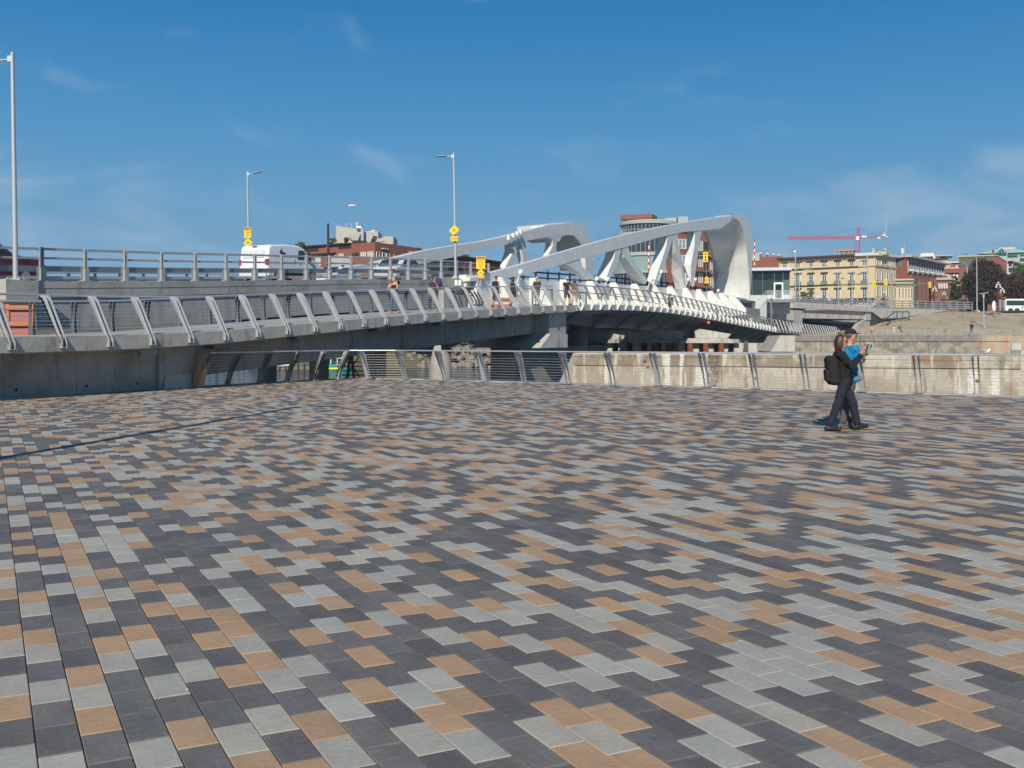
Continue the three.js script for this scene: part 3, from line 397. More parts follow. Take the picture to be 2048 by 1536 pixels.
// ---------------------------------------------------------------- facades: a vertical plane between two pixels at two depths
class Face {
  constructor(x0, Z0, x1, Z1) { this.a = V((x0 - CX) * Z0 / F, 0, -Z0); const b = V((x1 - CX) * Z1 / F, 0, -Z1); this.d = b.clone().sub(this.a); this.L = this.d.length(); this.d.normalize(); this.n = V(-this.d.z, 0, this.d.x); if (this.n.dot(V(0, 0, 1)) < 0 && this.n.dot(this.a) > 0) this.n.negate(); this.m = new THREE.Matrix4().makeBasis(this.d, V(0, 1, 0), this.n).setPosition(this.a); }
  s(px) { const r = (px - CX) / F; return (-r * this.a.z - this.a.x) / (this.d.x + r * this.d.z); }
  Z(px) { return -(this.a.z + this.d.z * this.s(px)); }
  Y(px, py) { return yAt(py, this.Z(px)); }
  at(px, py, dep = 0) { return V(this.s(px), this.Y(px, py), dep); }
  put(g) { return g.applyMatrix4(this.m); }
  box(px0, px1, py0, py1, d0, d1) { const m = (px0 + px1) / 2; return this.put(box(this.s(px0), this.s(px1), this.Y(m, py1), this.Y(m, py0), d0, d1)); }
  quad(p, d0, d1) { return this.put(poly(p.map(([x, y]) => [this.s(x), this.Y(x, y)]), d0, d1)); }
}

// ---------------------------------------------------------------- old harbour piers in front of the bridge
function stained(seed, f) { return tex(2048, 512, f, null); }
const unitUV = (g, x0, x1, y0, y1) => { const p = g.attributes.position, n = g.attributes.normal, uv = g.attributes.uv; for (let i = 0; i < p.count; i++) { uv.setXY(i, (p.getX(i) - x0) / (x1 - x0) + (Math.abs(n.getX(i)) > 0.7 ? p.getZ(i) * 0.02 : 0), (p.getY(i) - y0) / (y1 - y0) + (Math.abs(n.getY(i)) > 0.7 ? p.getZ(i) * 0.02 : 0)); } return g; };
{
  const f = new Face(1146, 60.5, 2042, 52.6), y0 = -5, y1 = 0.80;
  const T1 = stained(1, (u, vv) => {                                        // v = 0 at the foot
    const Y = y0 + vv * (y1 - y0), up = Y > 0.06; let n = fbm(u, vv, 36, 6, 6, 301), st = fbm(u, vv, 110, 3, 4, 311), big = fbm(u, vv, 10, 3, 4, 321), fine = fbm(u, vv, 240, 60, 3, 331);
    let c = [0.47, 0.42, 0.34]; const m = (k, t) => { c = c.map((x, i) => mix(x, k[i], clamp(t))); };
    m([0.36, 0.29, 0.20], smooth(0.42, 0.66, big) * 0.8); m([0.62, 0.55, 0.43], smooth(0.5, 0.7, n) * 0.7);
    if (up) { m([0.22, 0.17, 0.11], smooth(0.36, 0.62, fbm(u, vv, 26, 5, 5, 341)) * 0.75); m([0.44, 0.41, 0.35], smooth(0.9, 1.0, (Y - 0.06) / 0.74) * 0.6); }
    m([0.27, 0.19, 0.11], smooth(0.56, 0.76, st) * 0.75); m([0.72, 0.67, 0.56], smooth(0.62, 0.78, fbm(u, vv, 70, 2, 3, 351)) * 0.8);
    m([0.40, 0.20, 0.08], smooth(0.66, 0.8, fbm(u, vv, 48, 3, 4, 361)) * (u > 0.72 ? 0.85 : 0.4));
    for (const [p, w] of [[0.085, 0.006], [0.235, 0.008], [0.315, 0.017], [0.268, 0.004], [0.905, 0.012], [0.95, 0.010]]) m([0.78, 0.75, 0.67], (1 - smooth(w * 0.6, w, Math.abs(u - p + 0.004 * (fine - 0.5)))) * (0.5 + 0.5 * n) * (up && p > 0.3 ? 0.2 : 1));
    if (Math.abs(u - 0.345) < 0.013) m([0.12, 0.09, 0.06], smooth(0.35, 0.6, fine) * 0.8);
    const sp = fbm(u, vv, 500, 120, 2, 371); if (sp > 0.8) m([0.12, 0.1, 0.07], 0.7); const g = (0.86 + 0.28 * fine) * 0.84; return c.map((x) => x * g);
  });
  const mat = std([1, 1, 1], 0.95, { map: T1, bumpMap: bumpT, bumpScale: 0.01 }), o = wthing('harbour_pier', 'long weathered beige concrete pier wall right behind the plaza railing', 'pier', f.a.clone().setY(WATER));
  const wall = (s0, s1, a, b, d) => f.put(unitUV(box(s0, s1, a, b, -6, d), 0, f.L, y0, y1));
  obj('upper_course', wall(0, f.L, 0.10, y1 - 0.06, 0.0), mat, o); obj('groove', wall(0, f.L, 0.04, 0.10, -0.09), mat, o); obj('lower_course', wall(-0.02, f.L + 0.15, y0, 0.04, 0.02), mat, o);
  obj('coping', wall(0.02, f.L, y1 - 0.06, y1, -0.05), M.concreteLight, o);
  obj('cutwater', f.put(loft([[y1 - 0.02, 0], [-4.5, -2.6]].map(([y, e]) => [V(e, y, -0.01), V(0.1, y, -0.01), V(0.1, y, -5.9), V(e, y, -5.9)]))), M.concreteDark, o);
  obj('iron_fitting', [[1290, 722, 4], [1296, 735, 3], [1955, 762, 4], [1512, 757, 3]].map(([x, y, r]) => f.put(ball(f.at(x, y, 0.02), r * 0.03, 7, 1, 0.8, 0.5))), M.rust, o).userData.kind = 'stuff';
}
{
  const f = new Face(1585, 93, 2021, 91), y0 = -4, y1 = f.Y(1800, 671);
  const T2 = stained(2, (u, vv) => {
    const Y = (1 - vv) * (y1 - y0); let n = fbm(u, vv, 30, 14, 6, 501), fine = fbm(u, vv, 260, 90, 3, 511), st = fbm(u, vv, 90, 4, 4, 521); let c = [0.30, 0.27, 0.215]; const m = (k, t) => { c = c.map((x, i) => mix(x, k[i], clamp(t))); };
    m([0.15, 0.14, 0.125], smooth(0.36, 0.66, n) * 0.75); m([0.40, 0.37, 0.31], smooth(0.55, 0.80, fbm(u, vv, 60, 24, 5, 531)) * 0.8); if (Y < 0.55) m([0.20, 0.19, 0.18], 0.55 * smooth(0.3, 0.5, fbm(u, vv, 14, 10, 4, 541)) + 0.2);
    m([0.14, 0.11, 0.08], smooth(0.58, 0.75, st) * 0.7); if (u > 0.84) { m([0.45, 0.36, 0.25], smooth(0.84, 0.9, u) * 0.8); m([0.42, 0.20, 0.07], smooth(0.45, 0.75, fbm(u, vv, 60, 5, 4, 551)) * 0.6); }
    const g = 0.8 + 0.4 * fine; return c.map((x) => x * g);
  });
  const mat = std([1, 1, 1], 0.95, { map: T2, bumpMap: bumpT, bumpScale: 0.01 }), o = wthing('harbour_pier', 'darker lichen-stained concrete pier wall behind the beige one, rusty at its right end', 'pier', f.a.clone().setY(WATER));
  const wall = (s0, s1, a, b, d) => f.put(unitUV(box(s0, s1, a, b, -9, d), 0, f.L, y0, y1)), g = f.Y(1800, 683.5);
  obj('upper_course', wall(0, f.L, g + 0.04, y1, 0), mat, o); obj('groove', wall(0, f.L, g - 0.04, g + 0.04, -0.1), mat, o); obj('lower_course', wall(0, f.L + 0.1, y0, g - 0.04, 0.03), mat, o);
  for (const [x0, x1, t] of [[2022, 2045, 686], [2022, 2100, 700]]) obj('end_step', f.box(x0, x1, t, 760, -6, -0.3), M.concreteLight, o);
}
{ // fender beams, blocks and rusty pipes at the foot of the lifting bridge
  const o = wthing('fender_pier', 'shadowed concrete fender beams on blocks and rusty pipes under the walkway', 'fender', at(1250, 700, 88).setY(WATER)), f = new Face(1128, 88, 1480, 88);
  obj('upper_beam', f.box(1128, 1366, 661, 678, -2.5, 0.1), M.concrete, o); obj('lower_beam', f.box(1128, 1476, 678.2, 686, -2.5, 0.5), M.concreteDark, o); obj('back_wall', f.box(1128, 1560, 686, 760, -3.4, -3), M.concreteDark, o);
  for (let x = 1150; x < 1500; x += 29) obj('block', f.box(x, x + 17, 686.3, 740, -2, -0.2), M.concreteLight, o);
  [1309, 1338, 1349, 1379, 1410, 1441].forEach((x) => { const p = f.put(new THREE.CylinderGeometry(0.24, 0.24, 3, 14).translate(f.s(x), f.Y(x, 686) - 1.5, 0.35)); obj('rusty_pipe', p, M.rust, o); });
  obj('pier_foot', f.quad([[1356, 686], [1372, 676.5], [1455, 676.5], [1466, 686]], -1, 0.6), M.concreteLight, o); obj('abutment_block', [f.quad([[1390, 662], [1402, 658], [1463, 668], [1455, 676], [1392, 676]], -2, -0.1)], M.concreteLight, o);
  obj('landing_pier', f.quad([[1533, 703], [1553, 671], [1582, 671], [1582, 703]], -3, 1.2), M.concreteLight, o);
}

// ---------------------------------------------------------------- the far bank: land, abutment bridge, control house
const CITY = 7.0, gravelT = tex(1024, 1024, (u, v) => { let a = 0.85 + 0.4 * (fbm(u, v, 6, 6, 6, 601) - 0.5) + 0.25 * (fbm(u, v, 70, 70, 3, 611) - 0.5); return [a, a * (0.98 + 0.04 * fbm(u, v, 5, 5, 3, 5)), a * 0.97]; }, 14);
{
  const xs = [...Array(27)].map((_, i) => 44 + i * 11), rows = [[118, -4], [120, 2.0], [158, 2.05], [164, 2.5], [176, 4.4], [188, 6.2], [196, 6.9], [212, 7.0], [330, 7.6], [900, 12]];
  struct('city_ground', loft(rows.map(([z, y], j) => xs.map((x) => V(x, y + (j > 2 && j < 7 ? (hash(x | 0, j, 3) - 0.5) * 0.35 : 0), -(z - 0.02 * (x - 44) * (j < 3 ? 1 : 0)))), ), false, false), std([0.44, 0.35, 0.235], 0.97, { map: gravelT, bumpMap: bumpT, bumpScale: 0.02 }));
  struct('bridge_landing_ground', loft([[132, -4], [133, 2.3], [190, 2.3], [205, 6.9], [900, 12]].map(([z, y]) => [-20, 0, 20, 46].map((x) => V(x, y, -z - (x < 10 ? 70 : 0)))), false, false), std([0.3, 0.27, 0.22], 0.97, { map: gravelT }));
  struct('far_shore', loft([[148, -4], [151, -1.4], [156, 0.9], [166, 2.2], [220, 4], [400, 14]].map(([z, y]) => [...Array(19)].map((_, i) => V(-190 + i * 12, y + hash(i, z, 4) * 0.7, -z - 4 * Math.sin(i * 1.7)))), false, false), std([0.13, 0.115, 0.06], 1, { map: gravelT }));
}
{ // weeds and stones scattered over the slope
  const q = rng(314), st = [], wd = [], slopeT = [[158, 2.05], [164, 2.5], [176, 4.4], [188, 6.2], [196, 6.9], [212, 7.0]];
  for (let i = 0; i < 420; i++) { const Z = 160 + q() * 46, x = 60 + q() * 58, y = lerpT(slopeT, Z); if ((x / Z) < 0.36) continue; if (i % 3) st.push(ball(V(x, y, -Z), 0.06 + q() * 0.14, 5, 1.2, 0.6, 1)); else for (let k = 0; k < 5; k++) { const a = q() * 6.28; wd.push(beam(V(x, y - 0.05, -Z), V(x + 0.3 * Math.cos(a), y + 0.15 + q() * 0.2, -Z + 0.3 * Math.sin(a)), 0.05, 0.03)); } }
  tag(obj('slope_stones', st, std([0.34, 0.29, 0.22], 0.95)), 'small stones scattered over the sandy slope', 'stones', null, 'stuff'); tag(obj('slope_weeds', wd, std([0.17, 0.14, 0.06], 0.95)), 'dry weeds dotted over the sandy slope', 'weeds', null, 'stuff');
}
const perp = (x0, Z0, x1, k = 1.06) => { const r = (x0 - CX) / F, r1 = (x1 - CX) / F, t = (r1 - r) * Z0 / (1 + r1 * r * k); return new Face(x0, Z0, x1, Z0 - t * r * k); };
const P = (o, n, g, m, l) => obj(n, g, m, o, l);
{
  const f = perp(1486, 140, 1580), o = wthing('control_house', 'grey flat-roofed glass control house with a white door, beside the big ring', 'building', f.a.clone().setY(5));
  const gl = std([0.012, 0.022, 0.024], 0.05), gl2 = std([0.10, 0.16, 0.14], 0.08), wall = std([0.50, 0.52, 0.54], 0.6);
  P(o, 'roof', f.box(1484, 1583, 535.5, 541.5, -7, 0.5), std([0.5, 0.54, 0.6], 0.5)); P(o, 'ceiling_band', f.box(1487, 1580, 541.5, 544, -6.8, 0.02), M.galvDark);
  for (const [a, b, m] of [[1488, 1504, gl], [1504.6, 1525, gl], [1525.6, 1548.5, gl], [1549, 1566, gl], [1566.6, 1579, gl2]]) { P(o, 'pane', f.box(a, b, 544, 559, -0.2, -0.1), gl); P(o, 'pane', f.box(a, b, 559.4, 590, -0.2, -0.1), m === gl ? std([0.035, 0.055, 0.05], 0.06) : m); }
  P(o, 'mullion', [1488, 1504.3, 1525.3, 1548.8, 1566.3, 1579.5].map((x) => f.box(x - 0.35, x + 0.35, 544, 590, -0.22, 0.0)), M.galvDark).userData.kind = 'stuff';
  P(o, 'back_wall', f.box(1488, 1579, 544, 625, -6.6, -0.3), M.dark); P(o, 'lower_wall', f.box(1486, 1580, 590, 626, -6.5, 0.05), wall);
  const door = P(o, 'door', [f.box(1547.5, 1550.5, 565, 600, 0, 0.14), f.box(1563.5, 1566.5, 565, 600, 0, 0.14), f.box(1550.5, 1563.5, 565, 568.5, 0, 0.14), f.box(1550.5, 1563.5, 597, 600, 0, 0.14)], M.paint); P(door, 'pane', f.box(1550.5, 1563.5, 568.5, 597, 0.02, 0.08), gl); door.children[0].position.set(0, 0, 0);
  P(o, 'platform', f.box(1533, 1585, 599.5, 606, 0.06, 2.6), M.galvDark); P(o, 'drain_pipe', [f.box(1568, 1569.4, 607, 618, 0.1, 0.25), f.box(1568, 1578, 616.6, 618, 0.1, 0.25)], M.paint);
  P(o, 'railing', [...[1534, 1543, 1552, 1561, 1570, 1578, 1584].map((x) => f.box(x, x + 0.8, 583, 600, 2.4, 2.5)), f.box(1533, 1585, 582.5, 584, 2.35, 2.5), ...[1533, 1559].map((x) => f.box(x + 1, x + 24, 585, 599, 2.43, 2.45))].slice(0, 8), M.galv); P(o, 'glass_panel', f.box(1535, 1583, 585, 599, 2.42, 2.44), new THREE.MeshPhysicalMaterial({ color: 0xffffff, transmission: 0.9, roughness: 0.1, thickness: 0 }));
  const st = [f.quad([[1533, 640], [1533, 605], [1499, 641], [1499, 636]], 1.2, 1.35), f.quad([[1533, 640], [1533, 605], [1499, 641], [1499, 636]], 2.4, 2.55), f.quad([[1533, 583], [1533, 584.4], [1499, 620], [1499, 618.6]], 2.45, 2.5)]; for (let k = 0; k < 12; k++) { const x = 1531 - k * 2.8, y = 603 + k * 2.95; st.push(f.box(x - 1.6, x + 1.4, y, y + 0.8, 1.3, 2.45)); if (k % 2 === 0) st.push(f.box(x - 0.3, x + 0.3, y - 19, y, 2.44, 2.5)); }
  P(o, 'staircase', st, M.galv);
}
{
  const f = new Face(1580, 150, 1745, 172), g = new Face(1740, 171.5, 1900, 196), o = wthing('overpass', 'concrete road overpass with a dark underpass, in front of the yellow building', 'overpass', f.a.clone().setY(2));
  P(o, 'parapet', [f.box(1582, 1742, 611.5, 620, -0.6, 0.35), f.box(1582, 1742, 608.5, 611.5, -14, 0.2)], M.concreteLight); P(o, 'girder', f.quad([[1600, 619.9], [1742, 620.5], [1742, 640], [1727, 638.5], [1604, 636]], -13, -0.2), M.concreteLight);
  P(o, 'pier', f.box(1581, 1603.5, 619.9, 672, -12, 0.1), M.concrete); P(o, 'pier', f.quad([[1741, 640], [1741, 671], [1700, 671], [1726, 640]], -0.8, -0.1), M.concrete); P(o, 'pier', f.box(1731, 1741, 620.5, 640, -12, 0.08), M.concrete);
  P(o, 'underpass_wall', f.box(1600, 1745, 612, 680, -13.4, -12), std([0.07, 0.055, 0.045], 0.95)); P(o, 'retaining_wall', g.quad([[1741, 613], [1895, 620], [1884, 623], [1842, 629], [1800, 636], [1762, 637], [1741, 622]], -1.2, 0.1), M.concreteLight);  // underpass wall: near-black colour stands in for the shade inside
  P(o, 'painted_recess_shade', g.quad([[1742, 622], [1776, 622], [1762, 640], [1742, 662]], -0.8, -0.2), M.dark);  // dark slab painted in for the shade beside the stairs
  const sc = [[1765, 638, 1800, 638], [1765, 624, 1800, 624], [1800, 624, 1800, 640], [1765, 638, 1740, 668], [1800, 640, 1752, 668], [1742, 645, 1770, 626], [1757, 646, 1760, 668], [1785, 638, 1788, 624], [1775, 638, 1776, 625]]; P(o, 'stair_frame', sc.map(([a, b, c, d]) => g.put(bar(g.at(a, b, 1.6), g.at(c, d, 1.6), 0.09, 6))), M.dark);
  const rail = (ff, x0, x1, n) => { const r = []; for (let i = 0; i <= n; i++) { const x = x0 + (x1 - x0) * i / n; r.push(ff.box(x - 0.6, x + 0.6, ff === f ? 597 : 600 + (x - 1740) * 0.03, ff === f ? 609 : 616 + (x - 1740) * 0.03, 0, 0.12)); } for (const k of [0, 4, 7.6, 11]) r.push(ff === f ? ff.box(x0, x1, 597 + k, 598.7 + k, 0.02, 0.16) : ff.quad([[x0, 600 + k * 1.2], [x1, 603.5 + k * 1.2], [x1, 605.5 + k * 1.2], [x0, 602 + k * 1.2]], 0.02, 0.16)); return r; };
  P(o, 'railing', rail(f, 1584, 1740, 12), M.galv); P(o, 'railing', rail(g, 1742, 1944, 13), M.galv);
  const w = [f.box(1520, 1581, 622, 640, -2, 0.6)]; P(o, 'wing_wall', w, M.concreteLight);
}

// ---------------------------------------------------------------- city buildings
const brickT = tex(512, 512, (u, v) => { const r = Math.floor(v * 32), x = u * 12 + (r & 1) * 0.5, m = (v * 32 % 1 < 0.14 || x % 1 < 0.06) ? 1.12 : 1, n = hash(Math.floor(x) % 12, r, 7); const a = (0.78 + 0.4 * n) * m * (0.9 + 0.2 * fbm(u, v, 5, 5, 4, 9)); return [a, a, a]; }, [2.6, 2.4]);
const mat = (c, r = 0.85, map = grimeT) => std(c, r, { map });
const K = { yellow: mat([0.62, 0.51, 0.315]), yellowSide: mat([0.56, 0.48, 0.32]), brick: mat([0.25, 0.088, 0.06], 0.9, brickT), brick2: mat([0.20, 0.098, 0.08], 0.9, brickT), orange: mat([0.42, 0.13, 0.07]), cream: mat([0.58, 0.48, 0.30]), black: std([0.03, 0.026, 0.024], 0.7), winW: std([0.72, 0.7, 0.66], 0.6), pane: std([0.045, 0.05, 0.055], 0.08), paneL: std([0.34, 0.42, 0.40], 0.12), teal: std([0.06, 0.28, 0.24], 0.6), white: mat([0.66, 0.65, 0.61]), grey: mat([0.42, 0.42, 0.41]), copper: mat([0.26, 0.48, 0.38], 0.7), maroon: mat([0.27, 0.08, 0.08]) };
function block(fa, xa, fb, xb, Yt, Yb) { // a box-like body from a left face and a right face that share a corner
  const p = (f, x) => { const s = f.s(x); return f.a.clone().addScaledVector(f.d, s); }, A = p(fa, xa[0]), C = p(fa, xa[1]), D = fb ? p(fb, xb) : C.clone().addScaledVector(fa.n, -9), E = A.clone().add(D).sub(C);
  return loft([Yb, Yt].map((y) => [A, C, D, E].map((q) => V(q.x, y, q.z))));
}
function win(o, f, cx, cy, w, h, mx = 1, my = 2, pane = K.pane, frame = K.winW) {
  const t = Math.max(0.7, w * 0.1), g = [f.box(cx - w / 2, cx - w / 2 + t, cy - h / 2, cy + h / 2, -0.1, 0.12), f.box(cx + w / 2 - t, cx + w / 2, cy - h / 2, cy + h / 2, -0.1, 0.12), f.box(cx - w / 2 + t, cx + w / 2 - t, cy - h / 2, cy - h / 2 + t * 0.8, -0.1, 0.12), f.box(cx - w / 2 + t, cx + w / 2 - t, cy + h / 2 - t * 0.8, cy + h / 2, -0.1, 0.12)];
  for (let i = 1; i <= mx; i++) { const x = cx - w / 2 + w * i / (mx + 1); g.push(f.box(x - t * 0.4, x + t * 0.4, cy - h / 2 + t, cy + h / 2 - t, 0.05, 0.10)); }
  for (let i = 1; i <= my; i++) { const y = cy - h / 2 + h * i / (my + 1); g.push(f.box(cx - w / 2 + t, cx + w / 2 - t, y - t * 0.28, y + t * 0.28, 0.05, 0.09)); }
  const m = P(o, 'window', g, frame); const p = new THREE.Mesh(f.box(cx - w / 2 + t * 0.5, cx + w / 2 - t * 0.5, cy - h / 2 + t * 0.5, cy + h / 2 - t * 0.5, -0.1, 0.04), pane); p.name = 'pane'; p.castShadow = p.receiveShadow = true; m.add(p); return m;
}
{
  const f = new Face(1558, 253, 1750, 240), s = new Face(1750, 240, 1792, 250), yt = yAt(509, 240), o = wthing('yellow_building', 'four-storey cream yellow building with a dark bracketed cornice and white windows', 'building', f.a.clone().setY(CITY));
  P(o, 'wall', block(f, [1558, 1750], s, 1792, yt, 4), K.yellow);
  P(o, 'cornice', f.quad([[1556, 516.5], [1712, 508.5], [1712, 513], [1556, 521]], -0.3, 0.9), K.black); P(o, 'cornice', [f.quad([[1712.2, 506.5], [1752, 505.5], [1752, 511], [1712.2, 512.5]], -0.3, 1.0), s.quad([[1749, 505.5], [1794, 512], [1794, 516], [1749, 511]], -0.3, 0.9)], std([0.52, 0.55, 0.60], 0.6), 'pale blue grey cornice on the street corner');
  for (let x = 1563; x < 1712; x += 4.6) P(o, 'bracket', f.quad([[x, 520.6 - (x - 1558) * 0.05], [x + 1.9, 520.5 - (x - 1558) * 0.05], [x + 1.7, 525 - (x - 1558) * 0.05], [x + 0.4, 525.5 - (x - 1558) * 0.05]], 0.02, 0.55), std([0.45, 0.25, 0.16], 0.8));
  P(o, 'belt_course', f.quad([[1576, 538.5], [1717, 532.2], [1717, 534.4], [1576, 541]], -0.1, 0.3), K.black); P(o, 'belt_course', [f.quad([[1717, 531.5], [1751, 529.5], [1751, 532.4], [1717, 534.4]], -0.1, 0.3), s.quad([[1750, 529.5], [1792, 535], [1792, 537.5], [1750, 532.4]], -0.1, 0.3)], K.grey); P(o, 'belt_course', f.quad([[1558, 573], [1674, 568], [1674, 570], [1558, 575]], -0.1, 0.3), K.black); P(o, 'belt_course', [f.quad([[1674, 568], [1751, 564], [1751, 566], [1674, 570]], -0.1, 0.3), s.quad([[1750, 564], [1792, 567], [1792, 569], [1750, 566]], -0.1, 0.3)], K.grey);
  [1570, 1596.3, 1622.4, 1649, 1675.8, 1703.7, 1729.6].forEach((x, i) => {
    const dark = i < 6; win(o, f, x, 530.6 - i * 0.75, 9.6, 9); P(o, 'window_hood', f.box(x - 7, x + 7, 522.6 - i * 0.75, 525.4 - i * 0.75, 0, 0.4), dark ? K.black : K.grey);
    if (i > 0) { win(o, f, x, 560 - i * 0.7, 9.4, 20.5, 1, 3, K.pane); P(o, 'window_hood', f.box(x - 7, x + 7, 546.5 - i * 0.7, 549 - i * 0.7, 0, 0.4), i < 4 ? K.black : K.grey); P(o, 'balconette', f.box(x - 6, x + 6, 564.5 - i * 0.7, 571.5 - i * 0.7, 0.15, 0.6), std([0.13, 0.2, 0.17], 0.7)); }
    win(o, f, x, 590 - i * 0.4, 9.4, 21, 1, 3, K.pane); P(o, 'window_hood', f.box(x - 7, x + 7, 577 - i * 0.4, 579.4 - i * 0.4, 0, 0.4), K.black);
  });
  [1755, 1764.5, 1774, 1783.5].forEach((x, i) => { win(o, s, x, 525 + i * 0.9, 4.4, 8, 0, 1); win(o, s, x, 552 + i * 0.6, 4.2, 17, 0, 2); win(o, s, x, 583 + i * 0.3, 4.4, 19, 0, 2); });
  P(o, 'chimney', [f.box(1742, 1747, 496.5, 508, -3, -1), f.box(1741.5, 1747.5, 496, 498, -3.1, -0.9), f.box(1752, 1768, 501.5, 508, -5, -2)], K.yellowSide); P(o, 'roof_pergola', [...[1662.5, 1671, 1680, 1689, 1697].flatMap((x) => [f.box(x, x + 1.4, 499, 511, -3, -2.8), f.box(x, x + 1.4, 499, 511, -8, -7.8)]), f.box(1661.5, 1699, 498, 500.2, -8.1, -2.7), f.box(1661.5, 1699, 503, 504, -3, -2.8)], M.wood);
  P(o, 'awning', f.box(1570, 1750, 598, 601, 0.2, 1.2), K.black);
}
{ // brick building with capped pilasters
  const f = perp(1480, 262, 1566), o = wthing('brick_building', 'dark red brick building with white-capped pilasters, left of the yellow building', 'building', f.a.clone().setY(CITY));
  P(o, 'wall', block(f, [1480, 1566], null, null, yAt(513, 260), 4), K.brick); [1521, 1534.5, 1546.5, 1557].forEach((x, i) => { P(o, 'pilaster', f.box(x - 2, x + 2, 507 + i * 1.2, 545, -0.5, 0.35), K.brick); P(o, 'pilaster_cap', f.box(x - 2.4, x + 2.4, 505.5 + i * 1.2, 507.4 + i * 1.2, -0.6, 0.5), K.winW); }); P(o, 'roof_plant', f.box(1503, 1522, 506, 522, -4, 0.25), K.grey);
}
{ // rounded glass building
  const Z = 256, o = wthing('round_glass_building', 'glass building with rounded balconies and a brick wing, behind the white truss', 'building', at(1295, 600, Z)), k = Z / F, c = at(1296, 600, Z), drum = (r, y0, y1, m, n) => { const Zf = Z - r * k; return P(o, n, new THREE.CylinderGeometry(r * k, r * k, (y1 - y0) * Zf / F, 48).translate(c.x, yAt((y0 + y1) / 2, Zf), c.z), m); };
  const g1 = std([0.03, 0.05, 0.055], 0.05), g2 = std([0.22, 0.33, 0.31], 0.1);
  drum(54, 438.5, 440.4, std([0.5, 0.52, 0.53], 0.5), 'roof_canopy'); drum(57, 441, 445.6, K.grey, 'roof_canopy'); drum(53, 446, 461, g1, 'glazing'); drum(66, 462, 471, K.grey, 'balcony'); drum(64, 471.5, 503, g1, 'glazing'); drum(69, 503.2, 510, K.grey, 'balcony'); drum(66, 510.2, 540, g2, 'glazing'); drum(69, 540.2, 545, K.grey, 'balcony'); drum(66, 545.2, 602, g1, 'glazing');
  for (const [r, y0, y1] of [[53.2, 446, 461], [64.3, 471.5, 503], [66.3, 510.2, 540], [66.3, 545.2, 602]]) for (let i = 0; i < 22; i++) { const a = Math.PI * (i + 0.5) / 22, q = V(c.x - Math.cos(a) * r * k, 0, c.z + Math.sin(a) * r * k), Zf = Z - r * k; P(o, 'mullion', bar(V(q.x, yAt(y1, Zf), q.z), V(q.x, yAt(y0, Zf), q.z), 0.07, 4), K.grey); }
  for (let i = 0; i < 20; i++) { const a = Math.PI * (i + 0.5) / 20, r = 65 * k; P(o, 'balcony_post', bar(V(c.x - Math.cos(a) * r, yAt(462, Z - r), c.z + Math.sin(a) * r), V(c.x - Math.cos(a) * r, yAt(457.5, Z - r), c.z + Math.sin(a) * r), 0.06, 5), M.galv); } P(o, 'balcony_rail', new THREE.TorusGeometry(65 * k, 0.08, 6, 48).rotateX(Math.PI / 2).translate(c.x, yAt(457.5, Z - 65 * k), c.z), M.galv);
  const f = new Face(1238, 257, 1306, 254); P(o, 'penthouse', f.box(1240, 1304, 429, 438, -6, 0), K.brick); P(o, 'roof_plant', [f.box(1322, 1346, 432, 441, -6, -4), f.box(1349, 1369, 428.5, 441, -5, -4.6)], K.grey);
  const w = new Face(1330, 247, 1432, 258); P(o, 'brick_wing', w.box(1338, 1428, 462, 604, -10, 0), K.brick); P(o, 'wing_roof', w.box(1336, 1374, 457.5, 462, -9, 0.6), K.grey);
  for (const [x, y] of [[1364, 488], [1364, 520], [1364, 556], [1364, 584], [1401, 492], [1401, 524], [1401, 556], [1401, 588], [1424, 505], [1424, 535], [1424, 565]]) win(o, w, x, y, x < 1380 ? 16 : 8, 20, 1, 1, g2); P(o, 'balcony', [505, 540, 572].map((y) => w.box(1384, 1416, y, y + 4, 0, 1.4)), K.brick2); P(o, 'dark_bay', w.box(1408, 1416, 484, 600, -0.1, 0.06), K.black);
}
{ // orange block with glazed top floors
  const f = new Face(1786, 262, 1812, 258), s = new Face(1812, 258, 1888, 286), o = wthing('orange_building', 'orange rendered block with long dark glazed balconies and a brick colonnade', 'building', f.a.clone().setY(CITY));
  P(o, 'wall', block(f, [1783, 1812], s, 1888, yAt(512, 258), 4), K.orange); P(o, 'roof', [s.quad([[1811, 510.5], [1892, 528], [1892, 531], [1811, 514]], -8, 1.6), f.box(1783, 1813, 509.5, 512, -3, 0.4)], K.grey); P(o, 'glazing', s.quad([[1814, 517], [1886, 532], [1886, 553], [1814, 546]], -0.2, 0.1), std([0.06, 0.085, 0.095], 0.08));
  for (let i = 0; i < 15; i++) { const x = 1814 + i * 5.1, y0 = 517 + (x - 1814) * 0.21, y1 = 546 + (x - 1814) * 0.1; P(o, 'mullion', s.quad([[x, y0], [x + 0.9, y0 + 0.2], [x + 0.9, y1], [x, y1]], 0.1, 0.35), K.grey); if (i % 2 === 0) P(o, 'balcony', s.box(x, x + 5.5, 539.5 + (x - 1814) * 0.14, 543 + (x - 1814) * 0.13, 0.1, 1.6), K.white); }
  P(o, 'brick_base', s.quad([[1814, 549.5], [1862, 555.5], [1862, 606], [1814, 606]], -6, 1.2), K.brick2); for (let i = 0; i < 5; i++) { const x = 1829 + i * 7.6; P(o, 'bay', s.quad([[x, 562], [x + 4, 562.5], [x + 4, 594], [x, 595]], 1.0, 1.34), K.black); P(o, 'fin', s.quad([[x - 3.2, 559], [x - 0.6, 560], [x - 0.2, 602], [x - 1.8, 602]], 1.2, 2.0), K.brick2); }
  P(o, 'window', f.box(1796, 1803, 519, 534, 0, 0.06), std([0.18, 0.25, 0.33], 0.2));
}
